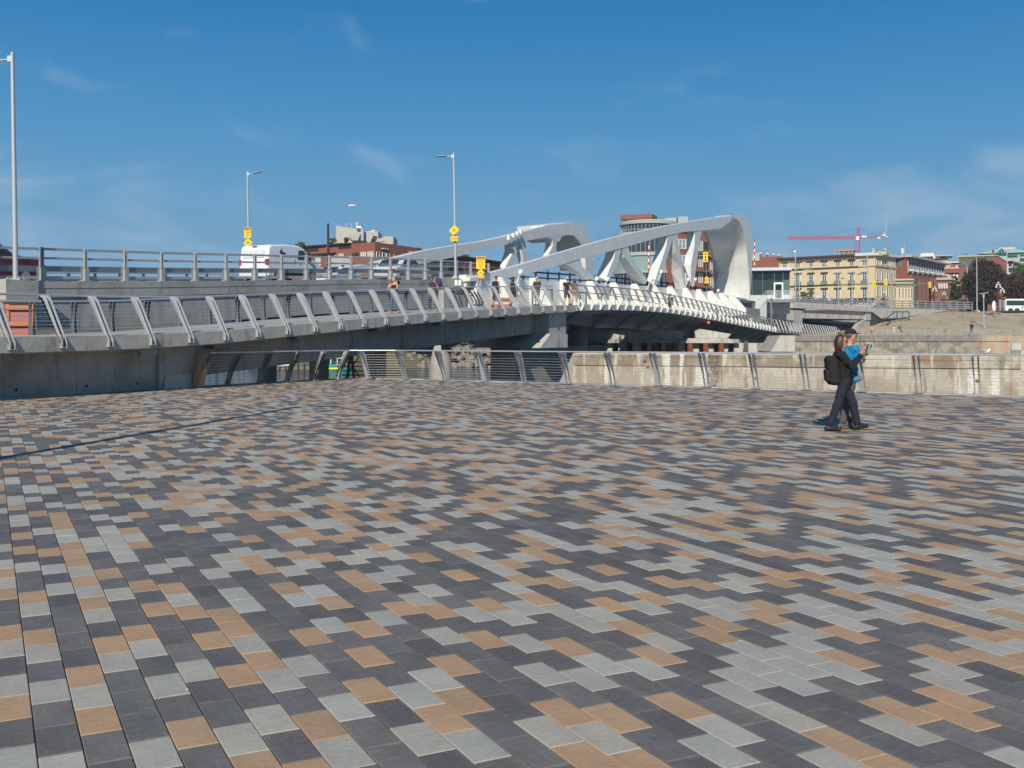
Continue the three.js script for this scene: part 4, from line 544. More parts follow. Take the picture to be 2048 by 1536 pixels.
{
  const f = perp(1787, 250, 1828), o = wthing('low_cream_building', 'low cream building with a green bracketed cornice beside the orange block', 'building', f.a.clone().setY(CITY)); P(o, 'wall', block(f, [1787, 1828], null, null, yAt(559, 249), 4), K.cream); P(o, 'cornice', [f.box(1787, 1828, 558, 561, -0.2, 0.6), ...[0, 1, 2, 3, 4, 5, 6].map((i) => f.box(1789 + i * 5.4, 1791 + i * 5.4, 569, 573, 0, 0.5))], K.cream); P(o, 'green_trim', f.box(1788, 1827, 566, 569, 0, 0.7), K.teal);
  [1791.5, 1799, 1806, 1812, 1818, 1823.5].forEach((x) => win(o, f, x, 586, 3.6, 20, 0, 2));
}
{
  const f = perp(1862, 265, 1906), o = wthing('brick_arcade_building', 'low dark red brick building with sloped sills between street lamps', 'building', f.a.clone().setY(CITY)); P(o, 'wall', block(f, [1862, 1906], null, null, yAt(557, 264), 4), K.brick2); P(o, 'parapet', f.box(1873, 1904, 555, 560, -0.2, 0.5), K.grey); P(o, 'pilaster', f.box(1868, 1873, 556, 604, 0, 0.7), K.brick); P(o, 'pilaster', f.box(1897, 1901, 562, 604, 0, 0.7), K.brick); for (let i = 0; i < 4; i++) P(o, 'sill', f.quad([[1876 + i * 5, 567], [1880 + i * 5, 567], [1881 + i * 5, 576], [1878 + i * 5, 579]], 0, 0.5), K.white);
}
{
  const f = perp(1826, 330, 1908), o = wthing('white_office_block', 'white stepped office block rising behind the orange block', 'building', f.a.clone().setY(CITY)); P(o, 'wall', f.box(1830, 1896, 518, 640, -10, 0), K.cream); P(o, 'roof', f.box(1838, 1880, 512, 518, -12, 1), K.white); P(o, 'penthouse', f.box(1841, 1868, 505.5, 512, -9, -1), K.white); P(o, 'roof', f.box(1872, 1905, 510.5, 513, -9, 2), K.grey); P(o, 'brick_panel', f.box(1868, 1882, 517.8, 526, -1, 0.3), K.brick); P(o, 'glazing', f.box(1842, 1866, 513.5, 520, -0.5, 1.04), K.pane); P(o, 'glazing', f.box(1873, 1893, 513.4, 517, -0.4, 0.2), K.pane);
}
{
  const f = perp(1880, 300, 1922), o = wthing('old_brick_block', 'old red brick block with a maroon awning band between the orange and green-banded buildings', 'building', f.a.clone().setY(CITY)); P(o, 'wall', f.box(1884, 1922, 526, 640, -10, 0), K.brick); P(o, 'cornice', f.box(1883, 1922, 523.5, 526, -8, 0.6), K.white); P(o, 'band', f.box(1884, 1922, 538, 546, 0, 0.8), K.maroon); P(o, 'band', f.box(1884, 1922, 534.8, 537.5, 0, 0.6), K.cream); P(o, 'window', [1893, 1897.5, 1912].map((x) => f.box(x, x + 2.4, 530, 534, 0, 0.1)).concat([1896, 1906, 1912].map((x) => f.box(x, x + 4, 549, 556, 0, 0.1))), K.winW).userData.kind = 'stuff'; P(o, 'lower_wall', f.box(1896, 1921, 556.5, 604, 0, 0.3), K.cream);
}
{
  const f = perp(1918, 234, 1988), o = wthing('green_banded_building', 'tall brick building with two green bands, left of the copper beech', 'building', f.a.clone().setY(CITY)); P(o, 'wall', block(f, [1918, 1988], null, null, yAt(512.5, 234), 4), K.brick2); P(o, 'coping', f.box(1915, 1988, 510.8, 513, -0.5, 0.3), K.cream); P(o, 'green_band', f.box(1919, 1988, 513.2, 517, 0, 0.08), std([0.045, 0.12, 0.085], 0.7)); P(o, 'green_band', f.box(1919, 1950, 524, 532, 0, 0.08), std([0.045, 0.12, 0.085], 0.7)); for (const [x, y] of [[1937, 541.5], [1946, 541.5], [1965, 541.5], [1937, 565], [1946, 565]]) win(o, f, x, y, 7.6, 12, 0, 1, K.paneL); P(o, 'chimney', f.box(1984, 1989, 497, 513, -5, -3), K.brick2);
  const q = wthing('maroon_wing', 'plain maroon wall stepping down behind the copper beech', 'building', at(2000, 600, 246)), h = perp(1985, 244, 2016); P(q, 'wall', h.quad([[1985, 511], [1996, 511.5], [2013, 523], [2013, 640], [1985, 640]], -9, 0), K.maroon); P(q, 'coping', h.quad([[1985, 510], [1996, 510.5], [2013.5, 522], [2013.5, 523.5], [1996, 512], [1985, 511.5]], -0.4, 0.3), K.grey); P(q, 'drain_pipe', h.box(2013.2, 2015, 500, 640, -0.3, 0.2), K.grey);
}
{
  const Z = 380, f = perp(1950, Z, 2070), o = wthing('green_roof_tower', 'office tower with a pale green hipped roof at the right edge of the skyline', 'building', f.a.clone().setY(CITY)), pt = (x, y, d) => f.at(x, y, d); P(o, 'wall', f.box(1957, 2062, 507.5, 660, -24, -0.5), K.copper);
  P(o, 'roof', f.put(loft([[1954, 508, 0.5, -25], [1987, 494.5, -10, -15]].map(([x, y, a, b], i) => { const r = i ? 2032 : 2066, l = pt(x, y, a), rr = pt(r, y, a); return [V(l.x, l.y, a), V(rr.x, l.y, a), V(rr.x, l.y, b), V(l.x, l.y, b)]; }))), std([0.36, 0.56, 0.45], 0.6)); P(o, 'roof_cap', f.box(1998, 2031, 490, 494.5, -15, -10.4), std([0.6, 0.42, 0.36], 0.8)); P(o, 'gable', f.quad([[1992, 507.5], [2003, 496], [2015, 507.5]], -3, 0.6), std([0.05, 0.09, 0.085], 0.2)); P(o, 'gable_bar', [1997, 2003, 2009].map((x) => f.box(x - 0.4, x + 0.4, x === 2003 ? 498 : 502, 507.5, 0.6, 0.8)), K.copper); P(o, 'window_band', [f.box(2014, 2035, 510, 515, -0.4, -0.3), f.box(2040, 2062, 509, 512, -0.4, -0.3), f.box(2040, 2062, 516, 524, -0.4, -0.3)], K.pane).userData.kind = 'stuff'; P(o, 'pale_band', f.box(2014, 2040, 515.5, 523, -0.5, 0.3), K.grey);
  const w = wthing('white_glass_house', 'small white and glass building with a curved roof beyond the copper beech', 'building', at(2030, 600, 262)), h = perp(2013, 262, 2050); P(w, 'wall', h.box(2015, 2048, 524, 640, -7, 0), K.white); P(w, 'roof', h.quad([[2012, 521], [2025, 520.5], [2046, 526], [2046, 528], [2025, 522.5], [2012, 523]], -7, 1), K.grey); P(w, 'pane', h.box(2017, 2024, 524.5, 533, 0, 0.06), K.pane); P(w, 'pane', h.box(2026, 2036, 527, 533, 0, 0.06), K.pane); P(w, 'pane', h.box(2017, 2031, 535, 544, 0, 0.06), std([0.03, 0.06, 0.14], 0.1));
}
{ // brick wharf building on the left bank
  const f = new Face(560, 194.5, 750, 180), s = new Face(750, 180, 845, 193), Yt = yAt(484, 180), o = wthing('wharf_building', 'red brick building with dark letters on its parapet and grey rooftop sheds', 'building', f.a.clone().setY(2));
  P(o, 'wall', block(f, [560, 750], s, 845, Yt, 0), K.brick); P(o, 'coping', [f.quad([[605, 492.5], [653, 489], [653, 491.5], [605, 495]], -0.1, 0.5), f.quad([[661, 488.5], [703, 485.8], [703, 488], [661, 491]], -0.1, 0.5)], K.black); P(o, 'ledge', f.quad([[618, 509], [672, 505], [672, 507], [618, 511]], 0, 0.5), K.black);
  const font = await new FontLoader().loadAsync('fonts/droid/droid_sans_bold.typeface.json');
  for (const [t, x0, x1, y] of [['MERMAID', 605, 637, 503.8], ['WHARF', 677, 703, 498]]) { const g = new TextGeometry(t, { font, size: 0.62, depth: 0.12, curveSegments: 3 }); g.computeBoundingBox(); const w = g.boundingBox.max.x, L = f.s(x1) - f.s(x0); g.scale(L / w, 1.05, 1).translate(f.s(x0), f.Y(x0, y), 0.06); const sl = (f.Y(x1, y - (x1 - x0) * 0.07) - f.Y(x0, y)) / L; g.applyMatrix4(new THREE.Matrix4().makeShear(sl * 0, 0, 0, 0, 0, 0)); P(o, 'lettering', f.put(uvm(g)), K.black); }
  for (const [x, y, w, h] of [[636.5, 524, 9.4, 21], [672, 522, 5, 22], [682.5, 520, 9.4, 25], [727, 514, 10, 20], [741.5, 513, 11, 20]]) win(o, f, x, y, w, h, 1, 2, K.paneL); P(o, 'painted_balcony_shade', f.box(704.5, 717.5, 506, 523, -0.2, 0.05), K.black); P(o, 'balcony_rail', [f.box(699, 718, 520, 520.8, 0.3, 0.4), ...[700, 704, 708, 712, 716].map((x) => f.box(x, x + 0.5, 520, 526, 0.3, 0.38))], K.black);  // black plate on the wall stands in for the shaded balcony opening
  for (const [x, y] of [[755.5, 511], [767, 512.5], [776, 514], [790, 517], [805, 519]]) win(o, s, x, y, 6.4, 15, 0, 1); P(o, 'wall_light', s.box(763, 774, 497, 498.6, 0, 0.4), K.white); P(o, 'wall_light', s.box(817, 824, 503.4, 504.6, 0, 0.4), K.white);
  const gy = mat([0.46, 0.44, 0.40]), sh = new Face(672, 196, 800, 196); P(o, 'roof_shed', sh.quad([[672, 451], [713.5, 458], [713.5, 486], [672, 486]], -7, 0), gy); P(o, 'roof_shed', sh.quad([[713.6, 458.2], [722, 458.5], [722, 486], [713.6, 486]], -7, -0.1), K.grey); P(o, 'roof_shed', sh.box(732.5, 756, 462.5, 486, -6, 0), gy); P(o, 'roof_shed', sh.quad([[754, 480], [773, 473.5], [788, 474], [788, 489], [754, 489]], -6, 1), gy); P(o, 'louvre', sh.box(746, 754, 472, 481, 0, 0.1), K.black); P(o, 'hood', sh.quad([[697, 470], [722, 470], [718, 482], [706, 482]], 0, 1.2), K.grey);
  const tube = (pts, r, m, n) => P(o, n, sh.put(join(polyTube(pts.map(([x, y, d]) => sh.at(x, y, d)), r, 10))), m), sv = std([0.75, 0.75, 0.75], 0.25, { metalness: 0.7 }); tube([[725.5, 482, 0.6], [725.5, 460, 0.6], [723, 455.5, 0.6], [715, 455.5, 0.6]], 0.33, sv, 'vent_pipe'); tube([[715.5, 457, 0.6], [715.5, 453.5, 0.6]], 0.22, sv, 'vent_pipe'); tube([[715.5, 453.3, 0.6], [715.5, 445.5, 0.6]], 0.42, sv, 'vent_cowl'); for (const x of [691, 701]) { tube([[x, 455, -1], [x, 448, -1]], 0.1, sv, 'vent_pipe'); tube([[x, 448, -1], [x, 445.5, -1]], 0.17, sv, 'vent_cowl'); } for (const x of [686.5, 720]) tube([[x, 458, -2], [x, 436, -2]], 0.03, M.galvDark, 'aerial'); P(o, 'skylight', sh.quad([[732, 463], [748, 459], [751, 460], [742, 464]], -2, -0.5), K.white); P(o, 'roof_rail', [f.box(612, 650, 487.5, 488.6, -4, -3.8), ...[613, 620, 627, 634, 641, 648].map((x) => f.box(x, x + 1.2, 486.5, 492, -4, -3.8)), f.box(700, 746, 482, 483, -3, -2.8), ...[702, 710, 718, 726].map((x) => f.box(x, x + 1, 480, 486, -3, -2.8))], K.black);
  const pole = wthing('dark_pole', 'plain dark pole standing before the lettered brick building', 'pole', at(657, 540, 95)); P(pole, 'shaft', bar(at(657.4, 545, 95), at(656, 449, 95), 0.13, 8, 0.1), M.black); P(pole, 'tip', beam(at(656, 452, 95), at(656.6, 447, 95), 0.12, 0.2), M.black);
}
{
  const f = new Face(925, 150, 1005, 160), o = wthing('low_brick_shed', 'low red brick building glimpsed between the two white trusses', 'building', f.a.clone().setY(2)); P(o, 'wall', f.quad([[800, 512], [930, 516], [1005, 526], [1005, 580], [800, 580]], -8, 0), K.brick); P(o, 'coping', f.quad([[800, 509], [930, 513], [1005, 524], [1005, 526.5], [930, 516.5], [800, 512.5]], -1, 0.4), K.black); P(o, 'side_wall', f.quad([[800, 507], [925, 511.5], [935, 580], [800, 580]], -12, -8.2), K.grey);
}

// ---------------------------------------------------------------- street lamps, signs
const pole = std([0.40, 0.43, 0.44], 0.5, { metalness: 0.3 });
function streetLamp(label, base, top, arm, side, Z) { // arm: end pixel of the head
  const o = wthing('street_lamp', label, 'street lamp', base, 'tall street lamps of the road bridge'), n = Math.abs(top.y - base.y);
  P(o, 'pole', bar(base, top, 0.088, 16, 0.062), pole); P(o, 'base_plate', [cbox(base.x, base.y + 0.02, base.z, 0.5, 0.04, 0.5), ...[-1, 1].flatMap((i) => [-1, 1].map((j) => bar(V(base.x + i * 0.19, base.y, base.z + j * 0.19), V(base.x + i * 0.19, base.y + 0.1, base.z + j * 0.19), 0.025, 6)))], pole);
  const a = top.clone().add(V(0, -0.22, 0)), b = arm, d = b.clone().sub(a); P(o, 'arm', [bar(a, a.clone().addScaledVector(d, 0.45), 0.035, 8), cbox(a.x + side * 0.06, a.y, a.z, 0.16, 0.2, 0.12)], pole);
  const m = a.clone().addScaledVector(d, 0.40), L = d.length() * 0.62, g = new THREE.CapsuleGeometry(0.13, Math.max(0.1, L - 0.26), 6, 12).rotateZ(Math.PI / 2).scale(1, 0.42, 1.3).applyQuaternion(new THREE.Quaternion().setFromUnitVectors(V(side, 0, 0), d.clone().normalize())).translate((m.x + b.x) / 2, (m.y + b.y) / 2, (m.z + b.z) / 2); P(o, 'lamp_head', g, std([0.30, 0.31, 0.32], 0.5));
  return o;
}
{
  const Z1 = zOf(uAt(31, 6.7), 6.7), Z2 = zOf(uAt(496, 24.9), 24.9), Z3 = zOf(uAt(910, 6.8), 6.8);
  streetLamp('tall grey street lamp at the left edge, standing on a concrete plinth', at(31.3, 560.5, Z1), at(24.5, 105, Z1), at(-62, 128, Z1), -1);
  streetLamp('grey street lamp behind the white van, its head to the right', at(498.5, 560, Z2), at(494.5, 342, Z2), at(524, 343.5, Z2), 1);
  streetLamp('grey street lamp right of the silver car, its head to the left', at(911.5, 557, Z3), at(907.2, 305.5, Z3), at(873, 312.5, Z3), -1);
  { const o = wthing('junction_boxes', 'three white cable canisters with black hoses at the foot of the middle street lamp', 'cable boxes', at(912, 570, Z3)); for (const x of [905, 912.5, 920]) { const p = at(x, 566, Z3 - 0.6); P(o, 'canister', new THREE.CylinderGeometry(0.1, 0.1, 0.34, 12).translate(p.x, p.y, p.z), M.paint); P(o, 'hose', curveTube([at(x, 571, Z3 - 0.6), at(x + 1, 580, Z3 - 1.2), at(x + 10, 588, Z3 - 2)], 0.05, 10, 6), M.black); } }
}
function canvasTex(w, h, draw) { const c = document.createElement('canvas'); c.width = w; c.height = h; const x = c.getContext('2d'); draw(x, w, h); const t = new THREE.CanvasTexture(c); t.colorSpace = THREE.SRGBColorSpace; return t; }
const YEL = '#f2c200', signPlate = (w, h, r, t) => { // a thin plate, print on its front
  const s = new THREE.Shape(), a = w / 2, b = h / 2; s.moveTo(-a + r, -b); s.lineTo(a - r, -b); s.quadraticCurveTo(a, -b, a, -b + r); s.lineTo(a, b - r); s.quadraticCurveTo(a, b, a - r, b); s.lineTo(-a + r, b); s.quadraticCurveTo(-a, b, -a, b - r); s.lineTo(-a, -b + r); s.quadraticCurveTo(-a, -b, -a + r, -b);
  const g = new THREE.ExtrudeGeometry(s, { depth: 0.012, bevelEnabled: false }), p = g.attributes.position, uv = g.attributes.uv; for (let i = 0; i < p.count; i++) uv.setXY(i, p.getX(i) / w + 0.5, p.getY(i) / h + 0.5); return g;
};
const prints = {
  caution: canvasTex(512, 256, (x, w, h) => { x.fillStyle = YEL; x.fillRect(0, 0, w, h); x.strokeStyle = '#111'; x.lineWidth = 8; x.strokeRect(14, 14, w - 28, h - 28); x.fillStyle = '#111'; x.font = 'bold 110px sans-serif'; x.textAlign = 'center'; x.textBaseline = 'middle'; x.fillText('CAUTION', w / 2, h / 2 + 6, 440); }),
  wet: canvasTex(384, 512, (x, w, h) => { x.fillStyle = YEL; x.fillRect(0, 0, w, h); x.fillStyle = '#111'; x.fillRect(20, 22, w - 40, 92); x.fillStyle = YEL; x.font = 'bold 66px sans-serif'; x.textAlign = 'center'; x.textBaseline = 'middle'; x.fillText('CAUTION', w / 2, 70, 320); x.fillStyle = '#222'; x.font = 'bold 62px sans-serif'; ['SIDEWALK', 'SLIPPERY', 'WHEN', 'WET'].forEach((t, i) => x.fillText(t, w / 2, 168 + i * 92, 310)); }),
  bump: canvasTex(512, 512, (x, w, h) => { x.fillStyle = YEL; x.fillRect(0, 0, w, h); x.save(); x.translate(w / 2, h / 2); x.rotate(-Math.PI / 4); x.fillStyle = '#111'; x.strokeStyle = '#111'; x.lineWidth = 18; x.beginPath(); x.moveTo(-170, 10); x.lineTo(170, 10); x.stroke(); x.beginPath(); x.moveTo(-100, 4); x.quadraticCurveTo(0, -130, 100, 4); x.fill(); x.beginPath(); x.moveTo(-40, 120); x.lineTo(30, 60); x.lineWidth = 26; x.stroke(); x.restore(); }),
  bumps: canvasTex(512, 512, (x, w, h) => { x.fillStyle = YEL; x.fillRect(0, 0, w, h); x.save(); x.translate(w / 2, h / 2); x.rotate(-Math.PI / 4); x.fillStyle = '#111'; x.fillRect(-180, 6, 360, 22); for (const k of [-105, 0, 105]) { x.beginPath(); x.moveTo(k - 48, 8); x.quadraticCurveTo(k, -90, k + 48, 8); x.fill(); } x.restore(); }),
};
const pm = (t) => std([1, 1, 1], 0.5, { map: t });
function sign(label, cat, px0, px1, py0, py1, Z, kind, turn = 0, yaw = -0.22) {
  const w = (px1 - px0) * Z / F / Math.cos(yaw), h = (py1 - py0) * Z / F, c = at((px0 + px1) / 2, (py0 + py1) / 2, Z), o = thing('road_sign', label, cat, c, yaw);
  const g = turn ? signPlate(w / Math.SQRT2, h / Math.SQRT2, 0.04).rotateZ(-Math.PI / 4) : signPlate(w, h, 0.035); P(o, 'plate', g, pm(prints[kind])); P(o, 'bracket', [cbox(0, h * 0.2, -0.025, 0.16, 0.03, 0.05), cbox(0, -h * 0.2, -0.025, 0.16, 0.03, 0.05)], M.galv); return o;
}
{
  const Z2 = zOf(uAt(496, 24.9), 24.9) - 0.25, Z3 = zOf(uAt(910, 6.8), 6.8) - 0.22, Z4 = zOf(uAt(961, 5.9), 5.9);
  sign('yellow rectangular slippery sidewalk sign on the lamp behind the white van', 'road sign', 488, 502.5, 454.5, 476, Z2, 'wet'); sign('yellow diamond speed bump sign touching the white van roof', 'road sign', 486.5, 505.5, 475.5, 496, Z2 - 0.03, 'bump', 1);
  sign('yellow diamond speed bump sign on the middle street lamp', 'road sign', 898.3, 918.3, 449, 472, Z3, 'bump', 1); sign('yellow CAUTION plate below the diamond on the middle street lamp', 'road sign', 900.8, 916.5, 472, 482.5, Z3, 'caution');
  const o = wthing('sign_post', 'thin grey post of the yellow signs beside the white bridge nose', 'sign post', at(962, 592, Z4)); P(o, 'post', bar(at(962, 605, Z4), at(961.5, 512, Z4), 0.035, 8), M.galv);
  sign('largest yellow slippery sidewalk sign, on the thin post by the bridge nose', 'road sign', 952.6, 970.4, 512.5, 538, Z4 - 0.06, 'wet'); sign('small yellow diamond with three bumps on the thin post by the bridge nose', 'road sign', 953.8, 969.2, 537, 553.5, Z4 - 0.08, 'bumps', 1); sign('small yellow CAUTION strip, lowest on the thin post by the bridge nose', 'road sign', 956, 968.6, 550.5, 556.5, Z4 - 0.11, 'caution');
  const e = bthing('electrical_cabinet', 'white steel electrical cabinets at the nose of the bridge', 'cabinet', uAt(934, 6.2), 6.2, 4.5), c = (x0, x1, y0, y1, v, d) => { const a = bp(x0, y1, v), b = bp(x1, y0, v); return box(a.x, b.x, a.y, b.y, -v, -v - d); };
  P(e, 'cabinet', c(933, 946, 551, 575, 6.3, 0.9), M.white); P(e, 'cabinet', c(946.5, 960, 556.5, 590, 6.2, 1), M.white); P(e, 'slope_cover', c(960.5, 972, 560, 592, 6.15, 0.9), M.white); P(e, 'hose', [0, 1, 2, 3].map((k) => { const p = bp(934 + k * 7, 583, 5.6), q = bp(940 + k * 6, 612, 5.4); return curveTube([p, p.clone().lerp(q, 0.5).add(V(0.2, -0.25, 0.2)), q], 0.05, 10, 6); }), M.black);
}

// ---------------------------------------------------------------- vehicles
function wheel(o, x, z, r, side) { const g = P(o, 'wheel', new THREE.CylinderGeometry(r, r, 0.2, 20).rotateX(Math.PI / 2).translate(x, r, z), M.rubber); const h = new THREE.Mesh(new THREE.CylinderGeometry(r * 0.62, r * 0.55, 0.04, 14).rotateX(Math.PI / 2).translate(x, r, z + side * 0.1), M.galv); h.name = 'rim'; g.add(h); }
function vehicle(name, label, cat, u, v, prof, W0, paint, glassPolys, wheels, extra, back) { // prof: side outline, x forward from the tail
  const Yr = roadY(u + 2) - 0.2, o = thing(name, label, cat, B(u, v, Yr), TH); const slope = Math.atan(0.05); o.rotation.set(0, TH, slope, 'YXZ'); if (back) o.rotation.set(0, TH + Math.PI, -slope, 'YXZ');
  const body = P(o, 'body', poly(prof, -W0 / 2, W0 / 2, 0.07), paint); glassPolys.forEach((gp) => { for (const s of [-1, 1]) P(o, 'side_window', poly(gp, s * W0 / 2 - 0.01, s * W0 / 2 + 0.012), M.glass); }); wheels.forEach(([x, r]) => { for (const s of [-1, 1]) wheel(o, x, s * (W0 / 2 - 0.09), r, s); }); extra(o, W0); return o;
}
const carPaint = (c) => new THREE.MeshPhysicalMaterial({ color: new THREE.Color().setRGB(...c), roughness: 0.35, clearcoat: 0.8, clearcoatRoughness: 0.08 });
vehicle('van', 'white panel van driving behind the steel railing on the road bridge', 'van', 21.8, 9.95, [[0.05, 0.32], [0.0, 0.75], [0.06, 1.25], [0.18, 1.74], [0.34, 1.85], [1.4, 1.90], [2.6, 1.86], [3.0, 1.74], [3.55, 1.22], [4.25, 1.02], [4.5, 0.78], [4.54, 0.34], [3.95, 0.24], [0.5, 0.24]], 1.73, carPaint([0.78, 0.79, 0.80]), [[[2.42, 1.18], [2.52, 1.64], [2.92, 1.62], [3.42, 1.2], [3.38, 1.13]]], [[0.78, 0.31], [3.62, 0.31]], (o, w) => {
  P(o, 'rear_window', cbox(0.035, 1.42, 0, 0.02, 0.36, 1.3).applyMatrix4(new THREE.Matrix4()), carPaint([0.7, 0.71, 0.72])); for (const s of [-1, 1]) P(o, 'tail_lamp', cbox(0.06, 1.02, s * 0.8, 0.16, 0.26, 0.14), M.red); P(o, 'brake_lamp', cbox(0.17, 1.79, 0, 0.08, 0.05, 0.24), M.red); P(o, 'bumper', cbox(0.0, 0.42, 0, 0.14, 0.22, 1.62), std([0.6, 0.6, 0.6], 0.5)); P(o, 'side_rail', [cbox(1.5, 0.98, 0.87, 1.6, 0.03, 0.02), cbox(1.5, 1.3, 0.87, 1.9, 0.02, 0.02), cbox(2.3, 0.42, 0.87, 2.4, 0.14, 0.03)], M.black); P(o, 'door_handle', cbox(2.55, 1.02, 0.885, 0.16, 0.06, 0.03), M.black); P(o, 'fuel_flap', cbox(2.18, 1.05, 0.872, 0.02, 0.2, 0.02), M.dark);
  P(o, 'emblem', poly([[1.0, 1.34], [1.05, 1.46], [0.98, 1.5], [1.04, 1.58], [1.1, 1.62], [1.13, 1.72], [1.18, 1.62], [1.2, 1.52], [1.3, 1.5], [1.45, 1.5], [1.42, 1.42], [1.22, 1.4], [1.2, 1.34]], 0.866, 0.874), M.black); P(o, 'rear_plate', cbox(-0.045, 0.72, 0, 0.02, 0.12, 0.32), M.white); P(o, 'windscreen', loft([[2.78, 1.83, 0.7], [3.5, 1.27, 0.76]].map(([x, y, z]) => [V(x, y, -z), V(x, y, z), V(x - 0.06, y - 0.03, z), V(x - 0.06, y - 0.03, -z)])), M.glass); P(o, 'wing_mirror', cbox(3.25, 1.2, 0.98, 0.1, 0.2, 0.16), M.black);
});
const sedan = [[0.05, 0.3], [0.0, 0.7], [0.1, 0.95], [0.5, 1.02], [1.0, 1.4], [1.5, 1.47], [2.4, 1.45], [3.1, 1.02], [4.1, 0.86], [4.38, 0.66], [4.4, 0.32], [3.9, 0.22], [0.5, 0.22]];
const carBits = (o, w) => { for (const s of [-1, 1]) { P(o, 'tail_lamp', cbox(0.06, 0.8, s * 0.68, 0.14, 0.12, 0.3), M.red); P(o, 'headlight', cbox(4.3, 0.72, s * 0.66, 0.16, 0.14, 0.3), M.paint); } P(o, 'rear_screen', loft([[0.52, 1.06, 0.66], [0.96, 1.41, 0.58]].map(([x, y, z]) => [V(x - 0.05, y + 0.02, -z), V(x - 0.05, y + 0.02, z), V(x + 0.1, y, z), V(x + 0.1, y, -z)])), M.glass); P(o, 'windscreen', loft([[2.46, 1.44, 0.58], [3.06, 1.07, 0.68]].map(([x, y, z]) => [V(x + 0.05, y + 0.02, -z), V(x + 0.05, y + 0.02, z), V(x - 0.1, y, z), V(x - 0.1, y, -z)])), M.glass); };
const sideG = [[[0.78, 1.0], [1.1, 1.36], [1.75, 1.4], [1.75, 1.0]], [[1.82, 1.0], [1.82, 1.4], [2.36, 1.38], [2.9, 1.0]]], wh2 = [[0.8, 0.31], [3.6, 0.31]];
vehicle('car', 'dark red car behind the street lamp at the left edge', 'car', 4.1, 9.6, sedan.map(([x, y]) => [x * 1.04, y * 1.08]), 1.78, carPaint([0.10, 0.005, 0.013]), sideG.map((g) => g.map(([x, y]) => [x * 1.04, y * 1.08])), wh2, carBits);
vehicle('car', 'silver car behind the railing left of the middle street lamp', 'car', 34.6, 10.6, sedan, 1.76, carPaint([0.50, 0.53, 0.56]), sideG, wh2, carBits);
vehicle('car', 'dark grey car behind the middle street lamp, ahead of the silver car', 'car', 41.5, 11.2, sedan, 1.76, carPaint([0.05, 0.055, 0.065]), sideG, wh2, carBits);
vehicle('car', 'small pale car on the far lane under the left white truss', 'car', 43, 18.5, sedan, 1.72, carPaint([0.6, 0.62, 0.63]), sideG, wh2, carBits, true);

// ---------------------------------------------------------------- barricades, pole barrier arms, gull
function barricade(label, p, ry, w, h, boards) { const o = thing('barricade', label, 'barricade', p, ry, null); for (const x of [-w / 2 + 0.06, w / 2 - 0.06]) P(o, 'post', [box(x - 0.05, x + 0.05, 0, h, -0.05, 0.05)], M.orange); boards.forEach((y) => P(o, 'board', box(-w / 2, w / 2, y, y + 0.15, 0.052, 0.09), M.orange)); P(o, 'foot', [-1, 1].map((s) => beam(V(s * (w / 2 - 0.06), 0.04, -0.4), V(s * (w / 2 - 0.06), 0.04, 0.4), 0.1, 0.08)), M.orange); P(o, 'mesh_panel', box(-w / 2 + 0.1, w / 2 - 0.1, 0.1, h - 0.1, -0.03, -0.02), std([0.42, 0.16, 0.13], 0.9)); return o; }
{ const p = B(uAt(42, 5.9), 5.9, deckY(2) - 0.1); barricade('orange barricade with three boards, left of the first ramp fins', p, 0.25, 0.92, 1.16, [0.98, 0.45, 0.02]); const q = B(uAt(1003, 4.3), 4.3, deckY(29)); barricade('orange and white barricade on the ramp behind the walkers', q, 0.5, 1.25, 1.0, [0.82, 0.42, 0.05]).children.forEach((c) => { if (c.name === 'mesh_panel') c.material = M.white; }); }
function gateArm(label, x, y0, y1, Z) { const o = wthing('barrier_arm', label, 'barrier arm', at(x, y1, Z), 'raised red and white barrier arms'); const n = 9; for (let i = 0; i < n; i++) P(o, 'stripe', bar(at(x + (i / n - 0.5) * 0.8, y1 + (y0 - y1) * i / n, Z), at(x + ((i + 1) / n - 0.5) * 0.8, y1 + (y0 - y1) * (i + 1) / n, Z), 0.085, 8), i % 2 ? M.paint : M.red); return o; }
gateArm('raised red and white barrier arm seen through the white truss', 1297.5, 485, 543, 128); gateArm('raised red and white barrier arm right of the big white ring', 1509, 478, 537, 150); gateArm('raised red and white barrier arm behind the far white ring', 1186, 513, 535, 150);
{ const p = at(703, 411, 60), o = wthing('gull', 'white gull gliding above the brick wharf building', 'bird', p), w = std([0.8, 0.8, 0.8], 0.8); P(o, 'body', ball(p, 0.09, 10, 2.2, 0.8, 0.9), w); for (const s of [-1, 1]) P(o, 'wing', loft([[0, 0, 0.1], [0.17 * s, 0.06, 0.09], [0.3 * s, 0.0, 0.02]].map(([x, y, c]) => [V(p.x + x, p.y + y + 0.03, p.z - c), V(p.x + x, p.y + y + 0.045, p.z), V(p.x + x, p.y + y + 0.03, p.z + c)])), std([0.62, 0.63, 0.65], 0.8)); P(o, 'head', ball(V(p.x + 0.2, p.y + 0.02, p.z), 0.05, 8), w); }

